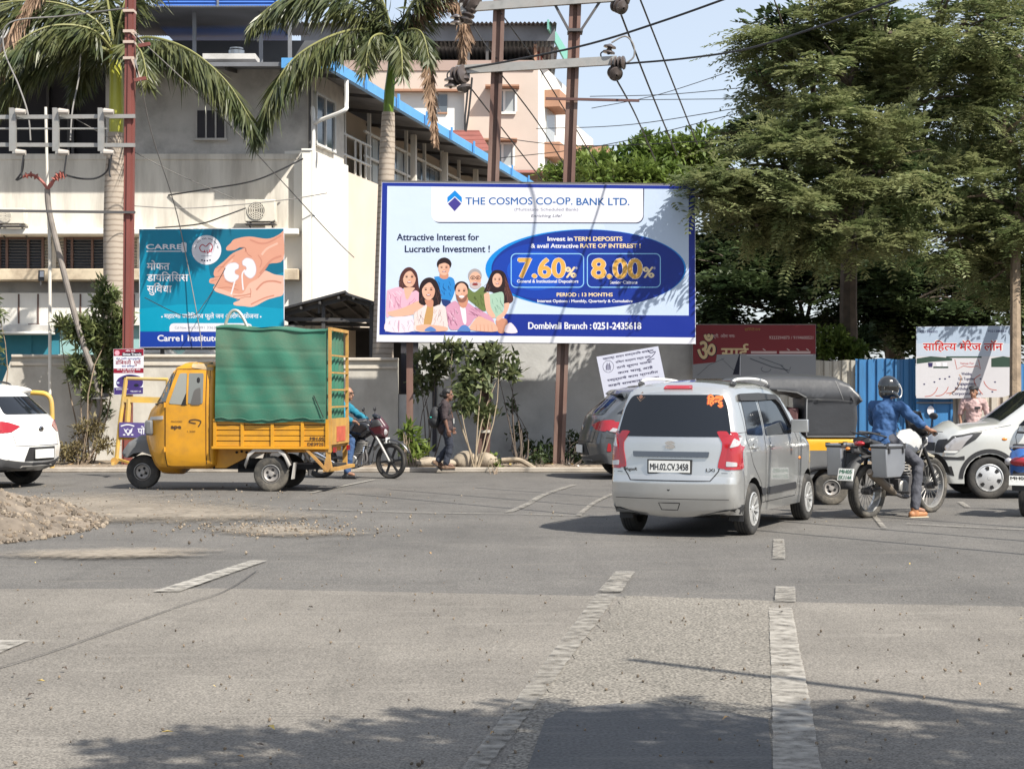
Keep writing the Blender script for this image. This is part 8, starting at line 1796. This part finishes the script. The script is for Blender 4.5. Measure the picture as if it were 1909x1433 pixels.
# commuter motorcycle behind the truck
cd_ = 31.2; hd2 = radians(-14)
cmx = make_root("motorcycle", "black and maroon commuter motorcycle half hidden behind the truck", "motorcycle", (XA(597, cd_), cd_ + .1, 0), hd2, 1.04)
hx2, hz2 = frbike(cmx, dict(wb=1.29, rr=.30, rf=.31, tw=.10, rim='mag', n=6, tyre=M_tyre, tank=pm("black_tank", (.02, .02, .024), .25, coat=.8), side=pm("black_side", (.02, .02, .022), .3, coat=.5), guard=pm("black_guard", (.02, .02, .022), .3, coat=.5), fork=True, muff=M_chr, turn=-.3))
M_mar = pm("maroon_fairing", (.055, .012, .018), .25, coat=.9)
m = MB(); fp = [(hx2 + .02, hz2 - .10), (hx2 - .10, hz2 + .04), (hx2 - .02, hz2 + .18), (hx2 + .10, hz2 + .22), (hx2 + .22, hz2 + .06), (hx2 + .20, hz2 - .10)]
fb, bvf = carshell([(x, z, 'b') for x, z in fp], lambda x, z: .13, .06, lambda x, z: .04, .05, M_mar, M_mar); fb.build("headlamp_cowl", cmx, smooth=60)
m = MB(); m.ell((hx2 + .19, 0, hz2 - .01), (.06, .10, .09), M_clr); m.build("headlight", cmx)
m = MB(); panel(m, bvf, [(hx2 - .02, hz2 + .06), (hx2 + .18, hz2 + .10), (hx2 + .10, hz2 + .20), (hx2 + .0, hz2 + .18)], 'R', M_bkpl, .006, .04, .02); m.ell((hx2 + .05, 0, hz2 + .24), (.10, .10, .05), M_glass, (0, .5, 0)); m.build("visor", cmx)
m = MB(); m.box((hx2 + .24, 0, hz2 - .16), (.012, .2, .09), M_plate); m.build("licence_plate", cmx)
m = MB()
for s in (1, -1): m.tube(spline([(hx2 - .12, s * .05, .55), (hx2 - .10, s * .26, .56), (hx2 - .12, s * .28, .34), (hx2 - .16, s * .24, .24), (hx2 - .3, s * .08, .24)], 5), .014, M_chr, 8)
m.build("leg_guard", cmx)
# blue scooter just entering at the right edge
sc_ = make_root("scooter", "rear corner of a blue scooter cut off by the right edge", "scooter", (XA(1914, 21.6), 21.6, 0), radians(60))
M_scb = pm("blue_scooter_paint", (.02, .09, .30), .3, coat=.8)
wheel(sc_, 0, .001, .235, .10, 'steel', .55); wheel(sc_, 1.25, .001, .235, .10, 'steel', .55)
scp = [(-.30, .55), (-.34, .72), (-.22, .84), (.3, .82), (.42, .6), (.40, .36), (.25, .33), (.05, .50), (-.2, .48)]
sb_, _ = carshell([(x, z, 'b') for x, z in scp], lambda x, z: .20 - .06 * max(0, (-x) / .34), .07, lambda x, z: .03, .06, M_scb, M_scb); sb_.build("body", sc_, smooth=60)
m = MB(); m.prism([(-.20, .83), (.62, .80), (.60, .88), (-.18, .92)], -.14, .14, 'xz', M_bkpl); m.build("seat", sc_, bevel=.03)
m = MB(); m.prism([(.40, .36), (.95, .34), (1.0, .30), (.4, .30)], -.18, .18, 'xz', M_bkpl); m.build("floorboard", sc_, bevel=.01)
m = MB(); m.prism([(.92, .34), (1.08, .80), (1.02, 1.0), (.95, 1.0), (1.0, .82), (.86, .34)], -.2, .2, 'xz', M_scb); m.build("leg_shield", sc_, bevel=.02)
m = MB(); m.tube([(1.25, 0, .235), (1.02, 0, .98)], .03, M_bkpl, 8); m.tube([(.92, -.34, 1.04), (1.0, 0, 1.02), (.92, .34, 1.04)], .016, M_bkpl, 8); m.build("handlebar", sc_)
m = MB(); m.ell((-.33, 0, .70), (.05, .13, .06), M_red); m.ell((-.30, .15, .70), (.05, .05, .05), M_clr); m.ell((-.30, -.15, .70), (.05, .05, .05), M_clr); m.build("taillight", sc_)
m = MB(); m.prism([(-.30, .60), (-.40, .50), (-.38, .34), (-.34, .34), (-.2, .50)], -.09, .09, 'xz', M_bkpl); m.box((-.40, 0, .47), (.01, .24, .12), M_plate, (0, .2, 0)); po = m.build("licence_plate", sc_); m = MB(); fr_ = lambda u, v, l: Vector((-.41 + .2 * v, -u, .47 - v)); text(m, "MH05", fr_, -.1, -.01, .04, M_ink, .2, 1, .03); text(m, "DR 41", fr_, -.1, .05, .04, M_ink, .2, 1, .03); m.build("plate_lettering", po, smooth=0, fixn=False)
m = MB(); m.tube(spline([(-.25, .12, .84), (-.38, .10, .88), (-.38, -.10, .88), (-.25, -.12, .84)], 5), .014, M_chr, 8); m.build("grab_rail", sc_); m = MB(); m.tube([(.3, -.14, .25), (-.1, -.16, .28), (-.25, -.16, .32)], [.03, .05, .045], M_exh, 10); m.build("exhaust", sc_)
# vans behind the wall
for (x0, x1, lab) in ((262, 333, "white and blue van roof left of the gap behind the wall"), (336, 415, "white and blue van roof partly behind the green tarpaulin truck")):
    d = 39.2; L_ = XA(x1, d) - XA(x0, d); v = make_root("parked_van", lab, "van", (XA(x1, d), d, 0), radians(180))
    vp = [(0, .4, 'b'), (0, 1.9, 'b'), (.06, 2.36, 'b'), (.2, 2.5, 'b'), (L_ - .25, 2.5, 'b'), (L_ - .1, 2.36, 'b'), (L_, 1.9, 'b'), (L_, .4, 'u')]
    sh, bv = carshell(vp, lambda x, z: .85 - (.1 * (z - 1.6) if z > 1.6 else 0), .08, lambda x, z: .05, .12, M_white, M_cav); sh.build("body", v, smooth=50)
    m = MB(); panel(m, bv, [(.03, 2.06), (L_ - .03, 2.06), (L_ - .1, 2.33), (.08, 2.33)], 'L', pm("van_blue", (.09, .36, .68), .35, coat=.5), .006, .1, .02); m.build("stripe", v, smooth=60)
    m = MB(); panel(m, bv, [(.12, 2.10), (.27, 2.10), (.27, 2.27), (.12, 2.27)], 'L', M_red, .012, .06, .01); m.build("side_lamp", v, smooth=60)
    m = MB(); panel(m, bv, [(.1, 1.45), (L_ - .1, 1.45), (L_ - .1, 1.98), (.1, 1.98)], 'L', M_glass, .006, .1, .03); m.build("window", v, smooth=60)
    for x in (.2, L_ - .25):
        for y in (.75, -.75): wheel(v, x, y, .3, .18, 'steel', .6)
# ---------------------------------------------------------------- barricades
M_by = pm("barricade_yellow", (.55, .34, .06), .6, var=.15, scale=4, dirt=(.34, .27, .17), dscale=3, damt=.7); BY_ = 31.6
def Bq(x, y, d=BY_): return P(200 + x / 3.977, 570 + y / 3.977, d)
br = thing("barricade", "yellow tube police barricade with a purple plate standing behind the truck's nose", "barricade", (XA(250, BY_), BY_, 0))
m = MB(); m.tube([Bq(140, 535), Bq(95, 860), Bq(65, 1165)], .04, M_by, 8); m.tube([Bq(140, 538), Bq(450, 545)], .03, M_by, 8); m.bar(Bq(110, 692), Bq(420, 700), .07, .11, M_by); m.tube([Bq(450, 545), Bq(440, 860), Bq(430, 1165)], .04, M_by, 8); m.tube([Bq(160, 690), Bq(150, 860)], .05, M_by, 8); m.tube([Bq(85, 980), Bq(440, 980)], .03, M_by, 8); m.build("frame", br).matrix_parent_inverse = Matrix.Translation(-br.location)
m = MB(); m.bar(Bq(40, 1170, BY_ - .35), Bq(60, 1165, BY_ + .35), .05, .05, M_by); m.bar(Bq(420, 1170, BY_ - .35), Bq(440, 1165, BY_ + .35), .05, .05, M_by); m.bar(Bq(65, 1130), Bq(200, 1175, BY_ - .2), .04, .04, M_by); WB(m, "foot", br)
m = MB(); m.lathe([(0, -.03), (.07, -.03), (.07, .03), (0, .03)], M_yel2, c=Bq(55, 1150, BY_ - .1), axis='y', n=14); WB(m, "castor", br)
frb = lambda u, v, l: Bq(u, v, BY_ - .06 - .002 * l); m = MB(); M_bp = pm("barricade_purple", (.085, .06, .20), .5); q = [(88, 862), (440, 870), (440, 985), (88, 972)]
m.add([frb(x, y, 0) for x, y in q] + [Bq(x, y, BY_ - .045) for x, y in q], [(0, 1, 2, 3), (7, 6, 5, 4), (0, 4, 5, 1), (1, 5, 6, 2), (2, 6, 7, 3), (3, 7, 4, 0)], M_bp)
stroke(m, [(100 + 10 * k, 892 - 12 * sin(pi * k / 10)) for k in range(11)], frb, wh, 10, 2); shape(m, [(120, 905), (138, 920), (150, 908), (168, 922), (188, 902), (182, 936), (168, 950), (148, 950), (132, 936)], frb, wh, 2); shape(m, oval(154, 928, 10, 12, 14), frb, M_bp, 3)
for x in (125, 155, 185): shape(m, oval(x, 955, 10, 6, 10), frb, wh, 2)
dtext(m, ["पोलीस"], frb, 226, 950, 42, wh, 150, 2, .03); WB(m, "sign_plate", br, smooth=0, fixn=False)
b2 = thing("barricade", "rounded yellow tube barrier just behind the white car's tail", "barricade", (XA(60, 31.8), 31.8, 0)); d = 31.8
m = MB(); m.tube(spline([P(20, 732, d), P(68, 732, d), P(88, 736, d), P(96, 752, d), P(97, 800, d), P(97, 872, d)], 5), .045, M_by, 10); m.tube([P(20, 732, d), P(20, 872, d)], .045, M_by, 10); m.tube([P(20, 800, d), P(97, 800, d)], .035, M_by, 8); WB(m, "tube", b2)
# ================================================================ PEOPLE
M_skin = pm("brown_skin", (.26, .135, .085), .55, var=.06, scale=6); M_skind = pm("dark_skin", (.15, .075, .05), .55, var=.06, scale=6); M_hair = pm("black_hair", (.012, .011, .011), .5, bump=.4, bscale=60)
def cloth(n, c, chk=None): 
    return pm(n, c, .85, var=.16, scale=9, bump=.5, bscale=14)
def head_parts(c, f, up=Vector((0, 0, 1)), k=1.):
    f = Vector(f).normalized(); s = up.cross(f).normalized(); R = Matrix((f, s, up)).transposed(); c = Vector(c); q = lambda a, b, z: c + R @ Vector((a, b, z)) * k
    L = [('e', q(-.008, 0, .025), (.098 * k, .075 * k, .098 * k), R), ('e', q(.022, 0, -.045), (.066 * k, .058 * k, .072 * k), R), ('c', q(.085, 0, .01), q(.104, 0, -.028), .010, .015), ('c', q(.078, -.022, -.062), q(.078, .022, -.062), .012, .012), ('e', q(.062, 0, -.098), (.025 * k, .024 * k, .018 * k), R)]
    for e in (-1, 1): L += [('e', q(-.005, e * .076, -.012), (.022 * k, .012 * k, .034 * k), R), ('c', q(.086, e * .018, .03), q(.080, e * .05, .028), .011, .010)]
    return L, q, R
def hand_parts(w, d, palm, thumb, curl=.4):
    """palm runs along d from the wrist; palm = palm normal; thumb = side the thumb leaves from; fingers curl towards the palm normal"""
    w = Vector(w); d = Vector(d).normalized(); n = Vector(palm); n = (n - d * n.dot(d)).normalized(); t = d.cross(n) * (1 if d.cross(n).dot(Vector(thumb)) > 0 else -1)
    L = [('c', w, w + d * .035, .026, .030), ('c', w + d * .03 + t * .02, w + d * .085 + t * .024, .020, .015), ('c', w + d * .03 - t * .02, w + d * .08 - t * .026, .019, .014), ('c', w + d * .03, w + d * .085, .02, .016)]
    for i, (o, ln) in enumerate(((.031, .068), (.011, .078), (-.010, .072), (-.030, .056))):
        a = w + d * .085 + t * o; dd = d; r = .0095
        for s_ in range(3):
            dd = (dd * cos(curl * (.6 + .5 * s_)) + n * sin(curl * (.6 + .5 * s_))).normalized(); b = a + dd * ln * (.42, .33, .25)[s_]; L.append(('c', a, b, r, r * .92)); a = b; r *= .92
    a = w + d * .025 + t * .026; b = a + (d * .6 + t * .75 + n * .25).normalized() * .036; c = b + (d * .8 + t * .15 + n * (.3 + curl)).normalized() * .034
    return L + [('c', a, b, .013, .0115), ('c', b, c, .0115, .0095)]
def person(name, label, loc, rz, J, o, sc=1.):
    r = make_root("person", label, "person", loc, rz, sc); V = {k: Vector(v) for k, v in J.items()}; f = Vector(o['f']).normalized(); sk = o.get('skin', M_skin); g = o.get('fat', 1.)
    H, q, R = head_parts(V['head'], f); chest = (V['shL'] + V['shR']) / 2; hip = (V['hpL'] + V['hpR']) / 2; mid_ = chest.lerp(hip, .5)
    ax = (chest - hip).normalized(); lat = (V['shL'] - V['shR']).normalized(); fw = lat.cross(ax); TR = Matrix((lat, fw, ax)).transposed()
    def torso(e, g): return [('e', chest - ax * .10 + fw * .0, (.165 + e, (.105 + e) * g, .17 + e), TR), ('e', mid_ - ax * .02, (.145 + e, (.10 + e) * g, .18 + e), TR), ('e', hip + ax * .03, (.155 + e, (.115 + e) * g, .14 + e), TR), ('c', V['shL'] - lat * .02, V['shR'] + lat * .02, .062 + e, .062 + e)]
    parts = H + [('c', V['head'] - Vector((0, 0, .07)) - f * .01, chest + Vector((0, 0, .03)), .052, .058)] + torso(0, g)
    for s in 'LR':
        parts += [('c', V['sh' + s], V['el' + s], .050, .041), ('c', V['el' + s], V['wr' + s], .041, .027), ('c', V['hp' + s], V['kn' + s], .085, .056), ('c', V['kn' + s], V['an' + s], .056, .038)]
        h = o['hand' + s]; parts += hand_parts(V['wr' + s], *h)
        parts += [('c', V['an' + s], V['an' + s] + Vector(o['ft' + s]).normalized() * .12 - Vector((0, 0, .03)), .035, .03)]
    b = blob("body", parts, sk, r, .0085, 2)
    e = .016; sh = torso(e, g); cut = o.get('sleeve', 1.)
    for s in 'LR':
        el = V['el' + s]; sh += [('c', V['sh' + s], V['sh' + s].lerp(el, min(1, cut)), .050 + e + .006, .043 + e)]
        if cut > 1: sh += [('c', el, el.lerp(V['wr' + s], cut - 1), .043 + e, .034 + e * .8)]
    sh += [('c', chest + Vector((0, 0, .02)), chest + Vector((0, 0, .062)) + f * .005, .075, .066)]
    if o.get('hem'): sh += [('e', hip - ax * .03, (.165 + e, (.125 + e) * g, o['hem']), TR)]
    blob("shirt", sh, o['shirt'], r, .011, 2, .045)
    tr = [('e', hip - ax * .0, (.162, .125 * g, .12), TR)]
    for s in 'LR': tr += [('c', V['hp' + s], V['kn' + s], .095, .072), ('c', V['kn' + s], V['kn' + s].lerp(V['an' + s], .95), .072, .062)]
    blob("trousers", tr, o['trouser'], r, .011, 2, .035)
    for s in 'LR':
        d = Vector(o['ft' + s]).normalized(); a = V['an' + s]; u = Vector((0, 0, 1)); u = (u - d * u.dot(d)).normalized(); base = a - u * .07
        blob("shoe", [('c', base - d * .05, base + d * .08, .043, .040), ('c', base + d * .08, base + d * .155, .040, .030), ('c', a - d * .01, base, .045, .048)], o['shoe'], r, .009, 2)
        m = MB(); m.bar(base - d * .09 - u * .038, base + d * .18 - u * .038, .085, .018, o.get('sole', M_bkpl)); m.build("sole", r, bevel=.006)
    m = MB()
    for e_ in (-1, 1): m.ell(q(.083, e_ * .032, .012), (.008, .014, .008), pm("eye_white", (.6, .58, .55), .3), R); m.ell(q(.089, e_ * .032, .012), (.005, .007, .007), M_hair, R); m.ell(q(.087, e_ * .034, .034), (.006, .022, .004), M_hair, R)
    m.ell(q(.089, 0, -.062), (.007, .024, .006), pm("lips", (.22, .08, .07), .5), R); m.build("face_features", r)
    return r, V, q, R
def hairblob(r, q, R, extra=(), k=1.): return blob("hair", [('e', q(-.022, 0, .045), (.098, .083, .09), R), ('e', q(-.05, 0, -.01), (.06, .076, .075), R)] + list(extra), M_hair, r, .011, 2)
# rider of the white adventure motorcycle (same frame as the bike)
M_blsh = cloth("blue_denim_shirt", (.022, .07, .18)); M_grj = cloth("charcoal_jeans", (.055, .057, .07)); M_tan = pm("tan_leather", (.36, .16, .07), .6); M_sole = pm("pale_sole", (.55, .46, .32), .7)
gz = hz1 + .17
r, V, q, R = person("person", "motorcycle rider in blue shirt and black helmet with one tan shoe on the road", himx.location, hd,
    dict(head=(.50, 0, 1.60), shL=(.44, .20, 1.38), shR=(.44, -.20, 1.38), elL=(.64, .34, 1.19), elR=(.62, -.36, 1.17), wrL=(.88, .36, gz + .03), wrR=(.86, -.36, gz + .03), hpL=(.34, .11, .96), hpR=(.34, -.12, .96), knL=(.76, .22, .78), knR=(.68, -.30, .66), anL=(.52, .20, .36), anR=(.52, -.36, .11)),
    dict(f=(.85, -.45, -.05), handL=((1, 0, -.1), (.2, 0, -1), (0, -1, 0), .9), handR=((1, 0, -.1), (.2, 0, -1), (0, 1, 0), .9), ftL=(1, .1, -.1), ftR=(.9, -.35, 0), shirt=M_blsh, trouser=M_grj, shoe=M_tan, sole=M_sole, sleeve=1.35, hem=.14, fat=1.15))
M_helm = pm("black_helmet", (.015, .016, .017), .18, coat=.9)
hm = blob("helmet", [('e', q(-.012, 0, .035), (.142, .122, .140), R), ('e', q(-.045, 0, -.045), (.098, .112, .085), R), ('c', q(.06, .075, -.085), q(-.02, .10, -.05), .03, .03), ('c', q(.06, -.075, -.085), q(-.02, -.10, -.05), .03, .03)], M_helm, r, .011, 4)
m = MB(); n = 8; vs = []
for i in range(n + 1):
    for j in range(9):
        a = radians(-62 + 124 * j / 8); z = .06 - .16 * i / n; rad = .147 - .02 * abs(i / n - .4); vs.append(q(-.01 + rad * cos(a), rad * .87 * sin(a), z))
m.add(vs, [(i * 9 + j, (i + 1) * 9 + j, (i + 1) * 9 + j + 1, i * 9 + j + 1) for i in range(n) for j in range(8)], pm("clear_visor", (.5, .52, .52), .08, spec=1.)); m.build("visor", hm, fixn=False) if 0 else None
m2 = MB(); m2.tube(spline([q(.07, -.117, .07), q(.12, -.085, .0), q(.125, -.07, -.07), q(.09, -.09, -.10)], 5), .008, pm("visor_edge", (.7, .7, .68), .2), 6); m2.tube(spline([q(.07, .117, .07), q(.12, .085, .0), q(.125, .07, -.07)], 5), .008, MATS["visor_edge"], 6); m2.build("visor", hm)
# rider behind the truck
M_chk = cloth("teal_check_shirt", (.01, .16, .24)); M_bj = cloth("blue_jeans", (.035, .075, .17)); M_bksh = pm("black_shoe", (.018, .018, .02), .45)
g2 = hz2 + .16
r, V, q, R = person("person", "bespectacled rider in teal check shirt, half hidden behind the tail of the truck", cmx.location, hd2,
    dict(head=(.50, 0, 1.47), shL=(.42, .18, 1.26), shR=(.42, -.18, 1.26), elL=(.62, .33, 1.08), elR=(.60, -.34, 1.04), wrL=(.74, .38, g2 + .01), wrR=(.72, -.38, g2 + .01), hpL=(.30, .11, .86), hpR=(.30, -.11, .86), knL=(.70, .20, .72), knR=(.66, -.26, .66), anL=(.48, .18, .34), anR=(.60, -.33, .11)),
    dict(f=(1, -.1, 0), handL=((1, 0, -.1), (.2, 0, -1), (0, -1, 0), .9), handR=((1, 0, -.1), (.2, 0, -1), (0, 1, 0), .9), ftL=(1, .1, -.1), ftR=(1, -.1, 0), shirt=M_chk, trouser=M_bj, shoe=M_bksh, sleeve=1.75, hem=.13), 1.04)
m = MB()
for e_ in (-1, 1): m.tube([q(.097 + .001, e_ * .033 + .024 * cos(a), .012 + .017 * sin(a)) for a in [k * pi / 6 for k in range(13)]], .003, M_bkpl, 5); m.tube([q(.095, e_ * .057, .015), q(.0, e_ * .082, .012)], .003, M_bkpl, 5)
m.build("spectacles", r); blob("hair", [('e', q(-.04, 0, .0), (.07, .08, .07), R)], pm("grey_hair", (.20, .19, .18), .7), r, .011, 2)
# walking woman
M_top = cloth("dark_brown_top", (.035, .024, .026)); M_jn = cloth("dark_jeans", (.022, .026, .04)); M_shoe = pm("dusty_brown_shoe", (.16, .10, .065), .8)
wl = G(828, 884); wl.z = .10; wl.y += .35
r, V, q, R = person("person", "woman walking past the wall in dark top and jeans carrying a black backpack", wl, radians(4),
    dict(head=(.06, 0, 1.44), shL=(.0, .16, 1.24), shR=(.0, -.16, 1.24), elL=(.05, .22, .99), elR=(-.01, -.24, .98), wrL=(.14, .20, .80), wrR=(.05, -.26, .76), hpL=(.01, .09, .82), hpR=(.01, -.09, .82), knL=(.09, .09, .44), knR=(.10, -.08, .45), anL=(-.13, .08, .14), anR=(.02, -.09, .085)),
    dict(f=(1, -.08, 0), handL=((.5, 0, -1), (0, -1, 0), (1, 0, 0), .35), handR=((.25, .05, -1), (0, 1, 0), (1, 0, 0), .35), ftL=(.8, .0, -.6), ftR=(1, -.05, 0), shirt=M_top, trouser=M_jn, shoe=M_shoe, sleeve=1.08, hem=.15, skin=M_skind, fat=1.12), .98)
hairblob(r, q, R, [('e', q(-.125, 0, .0), (.045, .045, .05), R), ('c', q(-.02, .06, .06), q(.03, .07, .05), .03, .02), ('c', q(-.02, -.06, .06), q(.03, -.07, .05), .03, .02)])
m = MB(); m.tube([q(-.105, .026 * cos(a), .005 + .03 * sin(a)) for a in [k * pi / 8 for k in range(17)]], .012, pm("teal_scrunchie", (.05, .35, .38), .7), 8); m.build("hair_tie", r)
m = MB(); m.tube([(.10, -.05, 1.22), (.16, -.02, .98)], .006, M_skin, 5); m.box((.175, -.02, .93), (.012, .07, .10), M_plate); m.build("identity_card", r)
bp = tag(blob("backpack", [('e', (-.19, 0, 1.02), (.11, .15, .19)), ('e', (-.20, 0, .93), (.12, .15, .15)), ('e', (-.25, 0, .93), (.08, .11, .11)), ('c', (-.13, .12, 1.2), (.03, .15, 1.29), .02, .02), ('c', (-.13, -.12, 1.2), (.03, -.15, 1.29), .02, .02), ('c', (.03, -.15, 1.29), (.09, -.15, 1.1), .02, .018), ('c', (.09, -.15, 1.1), (-.10, -.16, .88), .018, .015)], pm("black_backpack", (.02, .021, .024), .7, bump=.3, bscale=30), None, .011, 2), "black backpack with a teal mark on the walking woman's back", "backpack"); bp.location = wl; bp.rotation_euler = (0, 0, radians(4)); bp.scale = (.98,) * 3
m = MB(); m.ell((-.27, -.10, 1.0), (.03, .012, .014), pm("teal_mark", (.02, .38, .32), .5)); m.build("logo_mark", bp)
# man by the fence
M_pks = cloth("pale_pink_shirt", (.42, .29, .28)); M_gt = cloth("grey_trousers", (.12, .11, .11))
ml = Vector((XA(1815, 35.2), 35.2, .1))
r, V, q, R = person("person", "man in pale pink shirt and dark cap standing in the shade by the tin fence", ml, radians(-105),
    dict(head=(.03, 0, 1.46), shL=(0, .20, 1.26), shR=(0, -.20, 1.26), elL=(-.02, .27, 1.0), elR=(-.02, -.27, 1.0), wrL=(.06, .25, .78), wrR=(.06, -.25, .78), hpL=(0, .10, .84), hpR=(0, -.10, .84), knL=(.03, .11, .45), knR=(.03, -.11, .45), anL=(0, .11, .085), anR=(0, -.11, .085)),
    dict(f=(1, -.35, .0), handL=((.1, 0, -1), (0, -1, 0), (1, 0, 0), .35), handR=((.1, 0, -1), (0, 1, 0), (1, 0, 0), .35), ftL=(1, .2, 0), ftR=(1, -.2, 0), shirt=M_pks, trouser=M_gt, shoe=M_bksh, sleeve=.85, hem=.14, fat=1.15))
hairblob(r, q, R)
blob("cap", [('e', q(-.01, 0, .085), (.115, .098, .06), R), ('c', q(.09, -.045, .068), q(.09, .045, .068), .018, .018), ('c', q(.13, -.03, .06), q(.13, .03, .06), .014, .014)], pm("dark_cap", (.025, .025, .03), .7), r, .01, 2)
m = MB(); m.box((.135, .08, 1.14), (.02, .11, .05), M_bkpl); m.build("pocket_phone", r)
